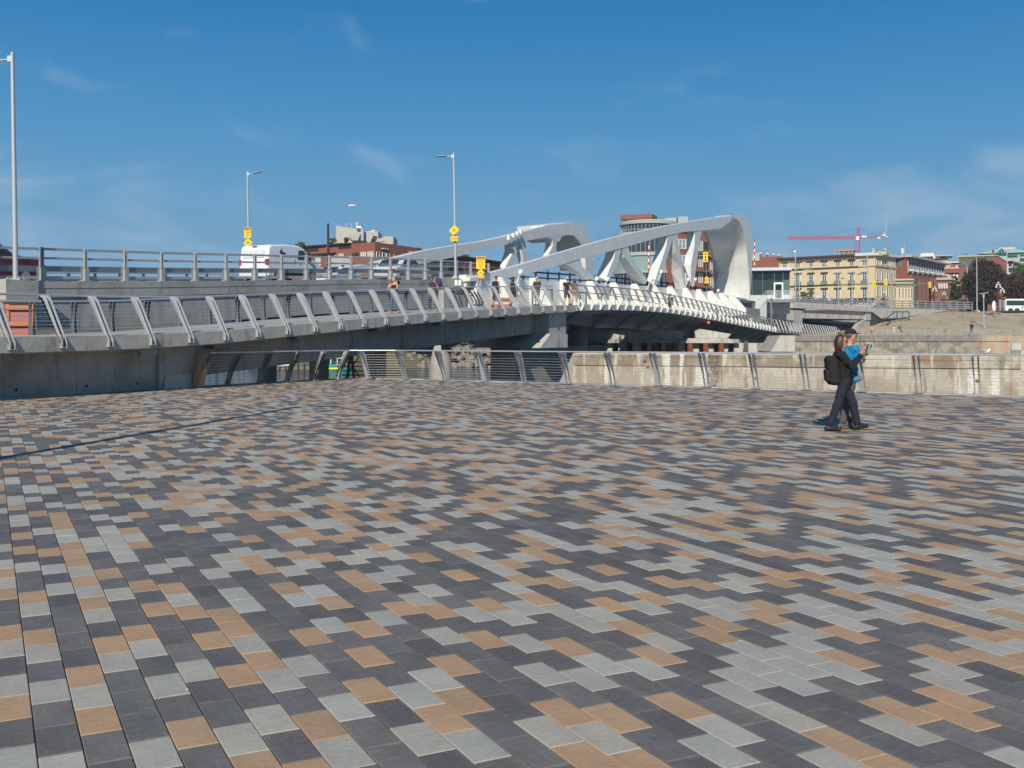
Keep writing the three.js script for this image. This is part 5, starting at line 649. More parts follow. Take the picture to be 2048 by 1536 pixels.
// ---------------------------------------------------------------- trees, shrubs, rocks
function leafMass(n, c, r, size, seed, gaps = 0.35) { // many small leaf faces in clumps spread through an uneven volume
  const q = rng(seed), pos = [], cl = []; const m = Math.max(14, Math.min(260, n / 60 | 0));
  for (let i = 0; i < m; i++) { let x, y, z; do { x = q() * 2 - 1; y = q() * 2 - 1; z = q() * 2 - 1; } while (x * x + y * y + z * z > 1 || x * x + y * y + z * z < 0.12); const k = 1 - gaps * q(); cl.push([c.x + x * r.x * k, c.y + y * r.y * k, c.z + z * r.z * k, 0.16 + 0.2 * q()]); }
  for (let i = 0; i < n; i++) { const [cx, cy, cz, k] = cl[i % m], rr = Math.min(r.x, r.y, r.z) * k * 1.25, a = q() * 6.283, b = Math.acos(q() * 2 - 1), t = Math.cbrt(q()) * rr; const p = V(cx + t * Math.sin(b) * Math.cos(a) * 1.2, cy + t * Math.cos(b) * 0.8, cz + t * Math.sin(b) * Math.sin(a) * 1.2); const u = V(q() - 0.5, q() - 0.5, q() - 0.5).normalize(), w = V(q() - 0.5, q() * 0.6, q() - 0.5).cross(u).normalize(), s = size * (0.6 + q() * 0.8); const A = p.clone().addScaledVector(u, s), Bb = p.clone().addScaledVector(w, s * 0.6), C = p.clone().addScaledVector(u, -s), D = p.clone().addScaledVector(w, -s * 0.6); for (const e of [A, Bb, C, A, C, D]) pos.push(e.x, e.y, e.z); }
  const g = new THREE.BufferGeometry(); g.setAttribute('position', new THREE.BufferAttribute(new Float32Array(pos), 3)); g.computeVertexNormals(); return g;
}
const leafM = (c) => new THREE.MeshPhysicalMaterial({ color: new THREE.Color().setRGB(...c), roughness: 0.9, side: THREE.DoubleSide, transmission: 0.0 }), bark = std([0.09, 0.065, 0.05], 0.95);
function tree(name, label, px, pyTop, pyBase, w, Z, col, n, size, seed, skirt = 0.15) {
  const base = at(px, pyBase, Z), top = yAt(pyTop, Z), h = top - base.y, o = wthing(name, label, 'tree', base), cy = base.y + h * (0.5 + skirt / 2), r = V(w * Z / F / 2, h * (0.5 - skirt / 2), w * Z / F / 2.4);
  P(o, 'trunk', [bar(base.clone().add(V(0, -1, 0)), V(base.x, cy, base.z), h * 0.035, 8, h * 0.015), ...[0, 1, 2, 3].map((i) => bar(V(base.x, base.y + h * 0.3, base.z), V(base.x + Math.cos(i * 1.7) * r.x * 0.6, cy + h * 0.15, base.z + Math.sin(i * 1.7) * r.z * 0.6), h * 0.014, 6, h * 0.005))], bark);
  const cr = P(o, 'crown', leafMass(n, V(base.x, cy, base.z), r, size, seed), leafM(col)); return o;
}
tree('copper_beech', 'large dark copper beech in front of the green-banded building', 1968, 515, 606, 84, 205, [0.050, 0.033, 0.024], 30000, 0.19, 11, -0.1); tree('copper_beech', 'second dark copper beech cut by the right edge of the photo', 2040, 543, 608, 78, 215, [0.056, 0.035, 0.024], 24000, 0.19, 12, -0.1);
tree('green_tree', 'narrow dark green tree between the brick buildings, right of the street lamps', 1911, 552, 610, 22, 222, [0.035, 0.06, 0.015], 4000, 0.2, 13, -0.1); tree('green_tree', 'bright green tree top above the copper beeches at the right edge', 2044, 524, 580, 40, 245, [0.09, 0.15, 0.03], 5000, 0.24, 14); tree('street_tree', 'thin sparse street tree before the yellow building', 1612, 578, 606, 38, 190, [0.13, 0.14, 0.05], 900, 0.17, 15);
for (const [l, x, y, w, h, c, s] of [['round green bush on the left end of the wharf roof', 601, 490, 24, 12, [0.09, 0.13, 0.02], 31], ['wide brownish bush on the wharf roof beside the dark pole', 664, 482, 32, 15, [0.15, 0.12, 0.03], 32], ['small bush in front of the grey rooftop shed', 692, 480, 11, 12, [0.10, 0.12, 0.03], 33], ['low bush on the corner of the wharf roof', 747, 481, 10, 9, [0.11, 0.14, 0.04], 34], ['tuft of green at the right end of the wharf roof', 839, 498, 6, 8, [0.10, 0.12, 0.04], 35]]) { const o = wthing('roof_bush', l, 'bush', at(x, y + h / 2, 187)); P(o, 'foliage', leafMass(1100, at(x, y, 187), V(w * 0.045, h * 0.045, 0.9), 0.13, s), leafM(c)); }
for (const [l, x, y, w, h, s] of [['yellowish tree top behind the left truss near its lamp', 928, 516, 26, 20, 41], ['small yellowish tree top above the left truss', 868, 508, 14, 10, 42]]) { const o = wthing('distant_tree', l, 'tree', at(x, y + h, 172)); P(o, 'crown', leafMass(1400, at(x, y, 172), V(w * 0.042, h * 0.042, 1), 0.16, s), leafM([0.16, 0.13, 0.05])); P(o, 'trunk', bar(at(x, y + 40, 172), at(x, y, 172), 0.15, 6), bark); }
{ // rocks and scrub of the far shore, seen beneath the bridge
  const g = new THREE.IcosahedronGeometry(1, 1), p = g.attributes.position; for (let i = 0; i < p.count; i++) { const k = 0.75 + 0.45 * hash(Math.round(p.getX(i) * 40), Math.round(p.getY(i) * 40 + p.getZ(i) * 17), 5); p.setXYZ(i, p.getX(i) * k, p.getY(i) * k * 0.8, p.getZ(i) * k); } g.computeVertexNormals();
  const n = 1300, im = new THREE.InstancedMesh(g, std([0.26, 0.235, 0.20], 0.95, { map: grainT }), n), q = rng(77); for (let i = 0; i < n; i++) { const x = -75 + q() * 120, t = q(), s = 0.2 + q() * 0.5; im.setMatrixAt(i, new THREE.Matrix4().compose(V(x, WATER + 0.1 + t * 2.9, -(148 + t * 5 + q() * 2 + (x > 20 ? 3 : 0))), new THREE.Quaternion().setFromEuler(new THREE.Euler(q() * 6, q() * 6, q() * 6)), V(s, s * 0.8, s))); } im.name = 'shore_rocks'; tag(im, 'grey boulders along the far waterline beneath the bridge', 'rocks', null, 'stuff'); im.castShadow = im.receiveShadow = true; scene.add(im);
  const parts = []; for (let i = 0; i < 34; i++) parts.push(leafMass(420, V(-95 + i * 4.4, 1.2 + hash(i, 3, 3) * 1.1, -(156 + hash(i, 5, 3) * 5)), V(2.6, 1.1, 1.6), 0.2, 90 + i)); const m = obj('shore_scrub', mergeGeometries(parts), leafM([0.13, 0.115, 0.035])); tag(m, 'dry olive scrub on the bank above the boulders', 'scrub', null, 'stuff');
  const sc = []; for (let i = 0; i < 16; i++) sc.push(leafMass(300, B(4 + i * 1.6, 24 + hash(i, 1, 1) * 4, 0.7 + i * 0.04), V(1.6, 0.8, 1.2), 0.12, 190 + i)); const m2 = obj('bank_scrub', mergeGeometries(sc), leafM([0.10, 0.10, 0.035])); tag(m2, 'olive scrub under the left end of the road bridge', 'scrub', null, 'stuff');
}

// ---------------------------------------------------------------- boats and dock seen under the ramp
{
  const c = at(668, 740, 128).setY(WATER), o = wthing('harbour_ferry', 'small green and white harbour ferry under the ramp', 'boat', c), b = (x0, x1, y0, y1, z, m, n) => P(o, n, box(c.x + x0, c.x + x1, WATER + y0, WATER + y1, c.z - z, c.z + z), m); const gr = std([0.02, 0.27, 0.20], 0.5);
  P(o, 'hull', loft([[-2.4, 0.5], [-1.8, 0.85], [1.4, 0.9], [2.4, 0.15]].map(([x, w]) => [V(c.x + x, WATER - 0.2, c.z - w * 0.7), V(c.x + x, WATER + 0.75, c.z - w), V(c.x + x, WATER + 0.75, c.z + w), V(c.x + x, WATER - 0.2, c.z + w * 0.7)])), gr); b(-1.9, 1.3, 0.76, 1.05, 0.8, gr, 'coaming'); b(-2.0, 1.5, 1.75, 1.95, 0.95, M.paint, 'roof'); [-1.9, -1.1, -0.3, 0.5, 1.2].forEach((x) => b(x, x + 0.1, 1.05, 1.75, 0.85, M.paint, 'window_post')); b(-1.8, 1.2, 1.1, 1.7, 0.7, M.glass, 'cabin_glass'); [-1.6, -0.4, 0.8].forEach((x) => b(x, x + 0.35, 1.96, 2.2, 0.4, M.paint, 'roof_box')); b(-0.8, 0.6, 0.4, 0.62, 0.93, M.yellow, 'stripe');
  const d = wthing('dock', 'weathered floating dock with boats on it, under the ramp', 'dock', at(580, 735, 135).setY(WATER)), a = at(540, 735, 135), e = at(640, 735, 135); P(d, 'deck', box(a.x, e.x, WATER + 0.2, WATER + 0.55, -136.5, -133.5), M.timber); for (let i = 0; i < 9; i++) P(d, 'pile', bar(V(a.x + i * 0.8, WATER - 1, -133.4), V(a.x + i * 0.8, WATER + 0.9 + (i % 3) * 0.3, -133.4), 0.12, 7), M.black);
  const h = wthing('moored_dinghy', 'white dinghy lying on the dock under the ramp', 'boat', at(562, 735, 133)); P(h, 'hull', ball(V(at(562, 733, 133).x, WATER + 0.8, -133.6), 0.5, 12, 2.6, 0.6, 0.9), M.paint); P(h, 'rim', box(at(556, 733, 133).x, at(574, 733, 133).x, WATER + 1.0, WATER + 1.08, -134, -133.2), M.wood);
  const w = wthing('timber_trestle', 'brown timber trestle at the water, seen through the corner of the railing', 'trestle', at(700, 750, 90).setY(WATER)); const T = (x0, y0, x1, y1, r) => beam(at(x0, y0, 90), at(x1, y1, 90), r, r); P(w, 'leg', T(694, 770, 700, 704, 0.22), M.timber); P(w, 'leg', T(709, 770, 703, 704, 0.22), M.timber); P(w, 'rail', [720, 729, 738, 746, 753].map((y) => T(672, y + 4, 733, y + 4, 0.1)), M.timber); P(w, 'brace', [T(690, 706, 722, 760, 0.1), T(722, 706, 688, 760, 0.1)], M.timber);
  const tm = wthing('wooden_post', 'raw wooden gate post leaning at the left end of the plaza railing', 'post', onY(392, 776, 0)); const q = onY(392, 776, 0); P(tm, 'post', loft([[0, 0], [0.62, 1.16]].map(([k, y]) => [V(q.x - 0.16 + k * 0.5, y, q.z), V(q.x + 0.12 + k * 0.5, y, q.z + 0.1), V(q.x + 0.16 + k * 0.5, y, q.z - 0.24), V(q.x - 0.12 + k * 0.5, y, q.z - 0.3)])), M.wood);
}

// ---------------------------------------------------------------- far street furniture
function bentLamp(label, x, yb, yt, dx, Z) { const o = wthing('street_lamp', label, 'street lamp', at(x, yb, Z)); P(o, 'pole', bar(at(x + 0.6, yb, Z), at(x, yt + 12, Z), 0.12, 8, 0.08), pole); P(o, 'arm', curveTube([at(x, yt + 12, Z), at(x + dx * 0.12, yt + 5, Z), at(x + dx * 0.45, yt + 1, Z), at(x + dx, yt, Z)], 0.07, 14, 6), pole); P(o, 'lamp_head', ball(at(x + dx, yt + 0.4, Z), 0.3, 8, 1.4, 0.4, 0.7), M.galvDark); P(o, 'base', cbox(at(x, yb, Z).x, at(x, yb, Z).y, -Z, 0.8, 0.5, 0.8), M.concreteLight); return o; }
bentLamp('tallest curved street lamp before the copper beech', 1953.5, 623, 508, -22, 198); bentLamp('curved street lamp just left of the tallest one before the copper beech', 1934.8, 614, 525, -14, 205); bentLamp('curved street lamp in front of the yellow building side wall', 1782, 614, 526, -12, 205); bentLamp('curved street lamp left of the yellow building, arching right', 1598.4, 608, 539, 26, 185); bentLamp('low curved street lamp before the fourth yellow building window', 1704.5, 614, 548, 14, 195); bentLamp('slim street lamp in front of the yellow building middle', 1676.5, 610, 556, 8, 195);
{ const Z = 176, o = wthing('camera_pole', 'grey pole with a white camera right of the control house', 'pole', at(1591, 608, Z)); P(o, 'pole', bar(at(1591.5, 609, Z), at(1590.5, 503, Z), 0.11, 8), pole); P(o, 'camera', ball(at(1589.5, 503.5, Z), 0.24, 8), M.paint); P(o, 'arm', bar(at(1578, 499, Z), at(1590, 498.7, Z), 0.04, 5), M.galvDark); }
function signal(o, x, y, w, h, Z) { const a = at(x - w / 2, y + h / 2, Z), b = at(x + w / 2, y - h / 2, Z); P(o, 'backboard', box(a.x, b.x, a.y, b.y, -Z - 0.1, -Z + 0.05), M.yellow); for (let k = 0; k < 3; k++) { const c = at(x, y - h * 0.3 + k * h * 0.3, Z); P(o, 'signal_lens', ball(V(c.x, c.y, c.z + 0.08), w * Z / F * 0.2, 8, 1, 1, 0.4), M.black); } }
{ const Z = 196, o = wthing('traffic_signal', 'traffic signal pole with two yellow heads before the yellow building corner', 'traffic light', at(1736, 616, Z)); P(o, 'pole', bar(at(1736.5, 617, Z), at(1734.5, 510, Z), 0.14, 8, 0.1), pole); P(o, 'arm', bar(at(1708, 572, Z), at(1776, 561, Z), 0.07, 6), pole); signal(o, 1748, 568, 6, 12, Z - 0.2); signal(o, 1771.5, 564.5, 6, 12, Z - 0.2); signal(o, 1712, 577, 5, 11, Z - 0.2);
  const q = wthing('traffic_signal', 'green traffic signal mast with one yellow head before the brick colonnade', 'traffic light', at(1826, 606, 215)); P(q, 'pole', bar(at(1826.5, 610, 215), at(1826.5, 562, 215), 0.13, 8), K.teal); P(q, 'arm', curveTube([at(1826.5, 575, 215), at(1832, 569.5, 215), at(1842, 568, 215), at(1860, 567, 215)], 0.09, 14, 6), K.teal); signal(q, 1859.5, 569.5, 4.6, 12, 214.8);
  const t = wthing('traffic_signal', 'yellow traffic signal hanging inside the big white ring', 'traffic light', at(1411, 560, 140)); P(t, 'arm', bar(at(1392, 512, 140), at(1428, 510.5, 140), 0.06, 6), M.galv); P(t, 'pole', bar(at(1413.5, 586, 140), at(1411, 500, 140), 0.07, 6), M.galvDark); signal(t, 1411, 514, 9.4, 20, 139.7); const s1 = sign('yellow diamond speed bump sign inside the big white ring', 'road sign', 1408.5, 1418.5, 552.5, 562, 139.6, 'bump', 1); sign('yellow CAUTION plate under the diamond inside the big white ring', 'road sign', 1409, 1418, 561, 567, 139.5, 'caution'); }
function globes(label, x, yb, yt, Z, s, basket = true) { const o = wthing('globe_lamp', label, 'street lamp', at(x, yb, Z), 'five-globe lamps with flower baskets'), k = s; P(o, 'post', [bar(at(x, yb, Z), at(x, yt + 2 * k, Z), 0.09, 8), bar(at(x, yb, Z), at(x, yb - 6, Z), 0.2, 8)], M.dark); [[0, 0], [-2.4, 3.4], [2.4, 3.4], [-3.4, 6.8], [3.4, 6.8]].forEach(([a, b]) => P(o, 'globe', ball(at(x + a * k, yt + b * k, Z), 0.13 * Z / 200 * k + 0.02, 10), M.paint)); if (basket) [[-3.4, 18], [3.4, 18]].forEach(([a, b], i) => { const c = at(x + a * k, yt + b * k, Z); P(o, 'flower_basket', leafMass(300, c, V(0.42, 0.36, 0.42), 0.09, 700 + x + i), leafM(i ? [0.42, 0.20, 0.02] : [0.34, 0.02, 0.05])); }); return o; }
globes('five-globe lamp with flower baskets before the brick colonnade', 1869, 608, 574.5, 200, 1); globes('smaller five-globe lamp just right of the colonnade one', 1888, 608, 584, 215, 0.8); globes('smallest five-globe lamp, before the arcade building', 1898, 608, 591.5, 230, 0.65); globes('five-globe lamp with flower baskets below the yellow building side', 1769, 612, 583, 200, 0.9); globes('tallest five-globe lamp before the white bus', 1996.5, 622, 565.5, 182, 1.25); globes('five-globe lamp leaning beside the tallest one before the bus', 2004.5, 622, 577, 186, 1.1);
{ const Z = 170, o = wthing('path_lamp', 'slim path lamp with a flat head on the sandy slope', 'street lamp', at(1967.5, 657, Z)); P(o, 'pole', bar(at(1968, 660, Z), at(1967.2, 588, Z), 0.1, 8, 0.08), pole); P(o, 'lamp_head', beam(at(1959, 587.5, Z), at(1976, 585.5, Z), 0.3, 0.12), M.galv); P(o, 'collar', bar(at(1967.2, 596, Z), at(1967.2, 589, Z), 0.17, 8), pole); }
{ const Z = 190, a = at(2011, 622, Z), o = wthing('coach', 'white coach with dark windows parked at the right edge', 'bus', a), X = (p) => at(p, 600, Z).x, Y = (p) => yAt(p, Z); P(o, 'body', box(X(2011), X(2100), Y(621), Y(599), -Z - 2.5, -Z), M.paint); P(o, 'window_band', box(X(2013), X(2098), Y(611), Y(601), -Z, -Z + 0.03), M.glass); P(o, 'roof_line', box(X(2011), X(2100), Y(598.9), Y(597.8), -Z - 2.4, -Z - 0.1), M.paint); [2021, 2034, 2090].forEach((x) => P(o, 'wheel', new THREE.CylinderGeometry(0.48, 0.48, 0.3, 16).rotateX(Math.PI / 2).translate(X(x), Y(621.5), -Z), M.rubber)); P(o, 'lettering', [box(X(2042), X(2052), Y(615), Y(613), -Z, -Z + 0.02), box(X(2044), X(2046), Y(622), Y(615), -Z, -Z + 0.02)], K.teal);
  const s = wthing('dark_shopfront', 'low dark shopfront under the copper beech', 'kiosk', at(1955, 620, 208)), X2 = (p) => at(p, 600, 208).x, Y2 = (p) => yAt(p, 208); P(s, 'wall', box(X2(1934), X2(1975), Y2(622), Y2(602), -212, -208), std([0.02, 0.03, 0.06], 0.3)); P(s, 'fascia', box(X2(1915), X2(1976), Y2(602), Y2(599.5), -212, -207.6), M.galv); P(s, 'pane', [1940, 1950, 1960, 1968].map((x) => box(X2(x), X2(x + 5), Y2(617), Y2(606), -208, -207.95)), K.pane).userData.kind = 'stuff';
  const sb = wthing('leaning_board', 'white surf-like board leaning beside the coach', 'board', at(1988, 622, 188)); P(sb, 'board', ball(at(1988, 612, 188), 0.5, 12, 0.7, 1.9, 0.2), M.paint);
  for (const [l, x0, x1, c] of [['dark car behind the overpass railing, left', 1660, 1690, [0.03, 0.035, 0.04]], ['white car behind the overpass railing before the yellow building', 1692, 1715, [0.6, 0.6, 0.6]], ['navy car behind the overpass railing near the globe lamps', 1868, 1896, [0.02, 0.03, 0.08]], ['green awning-topped stall behind the overpass railing', 1750, 1776, [0.05, 0.2, 0.17]]]) { const Zc = 202, q = wthing('parked_car', l, l.includes('stall') ? 'stall' : 'car', at((x0 + x1) / 2, 616, Zc)), xa = at(x0, 600, Zc).x, xb = at(x1, 600, Zc).x, y = yAt(620, Zc), L = xb - xa; P(q, 'body', poly([[xa, y + 0.3], [xa, y + 0.9], [xa + L * 0.2, y + 1.0], [xa + L * 0.33, y + 1.5], [xa + L * 0.68, y + 1.5], [xa + L * 0.82, y + 0.95], [xb, y + 0.8], [xb, y + 0.3]].map((p) => p), -Zc - 0.8, -Zc + 0.8, 0.06), carPaint(c)); P(q, 'side_window', poly([[xa + L * 0.26, y + 1.0], [xa + L * 0.36, y + 1.42], [xa + L * 0.66, y + 1.42], [xa + L * 0.77, y + 1.0]], -Zc + 0.79, -Zc + 0.82), M.glass); [0.2, 0.8].forEach((k) => P(q, 'wheel', new THREE.CylinderGeometry(0.33, 0.33, 0.2, 14).rotateX(Math.PI / 2).translate(xa + L * k, y + 0.33, -Zc + 0.75), M.rubber)); }
  const aw = wthing('patio_awning', 'blue and white patio canopy behind the overpass railing', 'canopy', at(1640, 606, 200)); [[1624, 597, [0.02, 0.09, 0.25]], [1636, 594, [0.6, 0.6, 0.58]], [1648, 596, [0.03, 0.1, 0.28]], [1658, 598, [0.5, 0.55, 0.55]]].forEach(([x, y, c]) => P(aw, 'canopy', new THREE.ConeGeometry(0.85, 0.8, 8).translate(at(x, y, 200).x, at(x, y, 200).y, -200), std(c, 0.8))); P(aw, 'canopy_post', [1624, 1636, 1648, 1658].map((x) => bar(at(x, 612, 200), at(x, 597, 200), 0.04, 5)), M.galv);
}
{ // red tower crane and the radio mast
  const Z = 420, red = std([0.55, 0.03, 0.06], 0.6), o = wthing('tower_crane', 'red tower crane above the yellow building', 'crane', at(1716, 520, Z)), tri = (a, b, r, n, w) => { const gs = [], q = [0, 1, 2].map((k) => V(0, [w, -w * 0.5, -w * 0.5][k], [0, w, -w][k])); const d = b.clone().sub(a), hz = Math.abs(d.x) > Math.abs(d.y), o3 = q.map((v) => hz ? v : V(v.z, 0, v.y)); for (const v of o3) gs.push(bar(a.clone().add(v), b.clone().add(v), r, 4)); for (let i = 0; i < n; i++) { const s = a.clone().lerp(b, i / n), e = a.clone().lerp(b, (i + 0.5) / n), t = a.clone().lerp(b, (i + 1) / n); gs.push(bar(s.clone().add(o3[1]), e.clone().add(o3[0]), r * 0.7, 4), bar(e.clone().add(o3[0]), t.clone().add(o3[1]), r * 0.7, 4), bar(s.clone().add(o3[2]), e.clone().add(o3[0]), r * 0.7, 4)); } return gs; };
  P(o, 'mast', tri(at(1717, 540, Z), at(1716.5, 474, Z), 0.10, 12, 0.8), red); P(o, 'jib', tri(at(1714, 475, Z), at(1575, 476.5, Z), 0.085, 30, 0.62), red); P(o, 'counter_jib', tri(at(1718, 475, Z), at(1770, 473, Z), 0.08, 10, 0.4), red); P(o, 'tower_head', tri(at(1716.5, 476, Z), at(1716.5, 455, Z), 0.11, 5, 0.5), red); P(o, 'tie_bar', [bar(at(1716.5, 456, Z), at(1755, 472, Z), 0.05, 4), bar(at(1716.5, 456, Z), at(1634, 473, Z), 0.04, 4)], M.dark); P(o, 'counterweight', [beam(at(1723, 473.5, Z), at(1733, 473.2, Z), 0.8, 0.6), beam(at(1754, 475.5, Z), at(1760, 475.5, Z), 0.8, 0.7), beam(at(1764, 471, Z), at(1771, 470.5, Z), 0.8, 0.6)], M.paint); P(o, 'cab', cbox(at(1713, 477, Z).x, at(1713, 477, Z).y, -Z + 0.8, 1.2, 1.5, 1.2), M.paint);
  const m = wthing('radio_mast', 'thin grey lattice radio mast with white dishes right of the crane', 'mast', at(1771, 510, 330)); P(m, 'lattice', tri(at(1770.5, 510, 330), at(1771.5, 466, 330), 0.07, 12, 0.34), M.galv); P(m, 'aerial', [bar(at(1768, 470, 330), at(1768, 463, 330), 0.1, 5), bar(at(1772, 468, 330), at(1772.4, 444, 330), 0.06, 5)], K.winW); P(m, 'dish', [ball(at(1773.5, 474, 330), 0.28, 8), ball(at(1770.5, 499, 330), 0.36, 8)], M.paint);
  const tn = wthing('rooftop_aerial', 'short white aerial on the roof beyond the orange block', 'aerial', at(1805, 508, 300)); P(tn, 'panel', [cbox(at(1804.5, 502, 300).x, at(1804.5, 502, 300).y, -300, 0.5, 1.6, 0.3), bar(at(1809, 508, 300), at(1809, 485, 300), 0.03, 4)], M.paint);
}
{ // path along the slope with its rail, red lamp under the walkway
  const f = new Face(1700, 128, 2120, 118), o = wthing('path_railing', 'thin pale railing along the sandy path above the old pier', 'railing', f.a.clone().setY(2)); for (let i = 0; i < 19; i++) { const x = 1702 + i * 24.5; P(o, 'post', f.box(x - 0.5, x + 0.5, 659.5, 673, 0, 0.06), M.galv); } P(o, 'rail', [660, 664, 668].map((y) => f.box(1700, 2120, y - 0.35, y + 0.35, 0.01, 0.05)), M.galv);
  const r = bthing('navigation_light', 'red navigation light under the white walkway', 'light', uAt(1416, 0.5), 0.5, 2.5), p = bp(1417, 645, 0.4); P(r, 'lens', ball(p, 0.13, 12), M.redLamp); P(r, 'bracket', bar(p, p.clone().add(V(0, 0.5, 0)), 0.03, 6), M.black); const pl = new THREE.PointLight(new THREE.Color(1, 0.06, 0.03), 1.2, 0, 2); pl.position.copy(B(p.x, -p.z, p.y)).add(V(-0.06, -0.06, 0.2)); pl.castShadow = true; scene.add(pl);
  const g = wthing('orange_cone', 'small orange marker at the right end of the old pier', 'cone', at(2016, 672, 92)); P(g, 'cone', new THREE.ConeGeometry(0.14, 0.3, 10).translate(at(2016, 669, 92).x, at(2016, 669, 92).y, -92), M.orange); P(g, 'base', cbox(at(2016, 671.5, 92).x, at(2016, 671.5, 92).y, -92, 0.36, 0.04, 0.36), M.black);
  const st = wthing('standing_gull', 'white gull perched on the pier edge near the rusty right end', 'bird', at(1968, 703, 60)); const q = at(1972, 703, 60); P(st, 'body', ball(q, 0.14, 10, 1.6, 0.9, 0.9), M.paint); P(st, 'head', ball(q.clone().add(V(0.2, 0.1, 0)), 0.08, 8), M.paint); P(st, 'wing', ball(q.clone().add(V(-0.06, 0.03, 0.05)), 0.12, 8, 1.6, 0.7, 0.7), K.grey);
}

// ---------------------------------------------------------------- people: joints to a distance field, meshed by surface nets
const cone = (a, b, ra, rb) => (p) => { const bx = b.x - a.x, by = b.y - a.y, bz = b.z - a.z, px = p.x - a.x, py = p.y - a.y, pz = p.z - a.z, t = clamp((px * bx + py * by + pz * bz) / (bx * bx + by * by + bz * bz + 1e-9)), x = px - bx * t, y = py - by * t, z = pz - bz * t; return Math.sqrt(x * x + y * y + z * z) - (ra + (rb - ra) * t); };
const ell = (c, rx, ry, rz) => (p) => { const x = (p.x - c.x) / rx, y = (p.y - c.y) / ry, z = (p.z - c.z) / rz, k = Math.sqrt(x * x + y * y + z * z); return (k - 1) * Math.min(rx, ry, rz); };
const fold = (p) => 0.5 * Math.sin(p.y * 62 + 5 * Math.sin(p.x * 17 + p.z * 9) + p.x * 26) + 0.35 * Math.sin(p.y * 37 - p.x * 48 + 4 * Math.sin(p.z * 15 + p.y * 6)) + 0.3 * Math.sin(p.x * 90 + p.y * 105 + p.z * 60);
function blob(prims, k, cell, lo, hi, cut, wr = 0) {
  const n = [0, 1, 2].map((i) => Math.ceil((hi.getComponent(i) - lo.getComponent(i)) / cell) + 1), [nx, ny, nz] = n, f = new Float32Array(nx * ny * nz), p = V(0, 0, 0);
  for (let z = 0, q = 0; z < nz; z++) for (let y = 0; y < ny; y++) for (let x = 0; x < nx; x++, q++) { p.set(lo.x + x * cell, lo.y + y * cell, lo.z + z * cell); let d = 9; for (const s of prims) { const e = s(p), h = Math.max(k - Math.abs(d - e), 0) / k; d = Math.min(d, e) - h * h * k / 4; } if (wr && d < 0.05) d += wr * fold(p); if (cut) d = Math.max(d, cut(p)); f[q] = d; }
  const id = new Int32Array(nx * ny * nz).fill(-1), pos = [], idx = [], at3 = (x, y, z) => x + nx * (y + ny * z);
  for (let z = 0; z < nz - 1; z++) for (let y = 0; y < ny - 1; y++) for (let x = 0; x < nx - 1; x++) {
    let m = 0, sx = 0, sy = 0, sz = 0, c = 0; for (let i = 0; i < 8; i++) if (f[at3(x + (i & 1), y + (i >> 1 & 1), z + (i >> 2))] < 0) m |= 1 << i; if (m === 0 || m === 255) continue;
    for (const [i, j] of [[0, 1], [2, 3], [4, 5], [6, 7], [0, 2], [1, 3], [4, 6], [5, 7], [0, 4], [1, 5], [2, 6], [3, 7]]) if ((m >> i & 1) !== (m >> j & 1)) { const a = f[at3(x + (i & 1), y + (i >> 1 & 1), z + (i >> 2))], b = f[at3(x + (j & 1), y + (j >> 1 & 1), z + (j >> 2))], t = a / (a - b); sx += (i & 1) + ((j & 1) - (i & 1)) * t; sy += (i >> 1 & 1) + ((j >> 1 & 1) - (i >> 1 & 1)) * t; sz += (i >> 2) + ((j >> 2) - (i >> 2)) * t; c++; }
    id[at3(x, y, z)] = pos.length / 3; pos.push(lo.x + (x + sx / c) * cell, lo.y + (y + sy / c) * cell, lo.z + (z + sz / c) * cell);
  }
  const quad = (a, b, c, d, flip) => { if (a < 0 || b < 0 || c < 0 || d < 0) return; flip ? idx.push(a, c, b, a, d, c) : idx.push(a, b, c, a, c, d); };
  for (let z = 1; z < nz - 1; z++) for (let y = 1; y < ny - 1; y++) for (let x = 1; x < nx - 1; x++) { const a = f[at3(x, y, z)] < 0; if (a !== f[at3(x + 1, y, z)] < 0) quad(id[at3(x, y - 1, z - 1)], id[at3(x, y, z - 1)], id[at3(x, y, z)], id[at3(x, y - 1, z)], !a); if (a !== f[at3(x, y + 1, z)] < 0) quad(id[at3(x - 1, y, z - 1)], id[at3(x - 1, y, z)], id[at3(x, y, z)], id[at3(x, y, z - 1)], !a); if (a !== f[at3(x, y, z + 1)] < 0) quad(id[at3(x - 1, y - 1, z)], id[at3(x, y - 1, z)], id[at3(x, y, z)], id[at3(x - 1, y, z)], !a); }
  const g = new THREE.BufferGeometry(); g.setAttribute('position', new THREE.BufferAttribute(new Float32Array(pos), 3)); g.setIndex(idx); g.computeVertexNormals(); g.setAttribute('uv', new THREE.BufferAttribute(new Float32Array(pos.length / 3 * 2), 2)); return g.toNonIndexed();
}
const bounds = (pts, m) => { const b = new THREE.Box3().setFromPoints(pts).expandByScalar(m); return [b.min, b.max]; };
const clothT = tex(256, 256, (u, v) => { const a = 0.85 + 0.3 * (fbm(u, v, 6, 6, 4, 901) - 0.5) + 0.2 * (fbm(u, v, 60, 60, 2, 911) - 0.5); return [a, a, a]; }, 1);
const cloth = (c) => std(c, 0.92), skinM = (c) => std(c, 0.6);
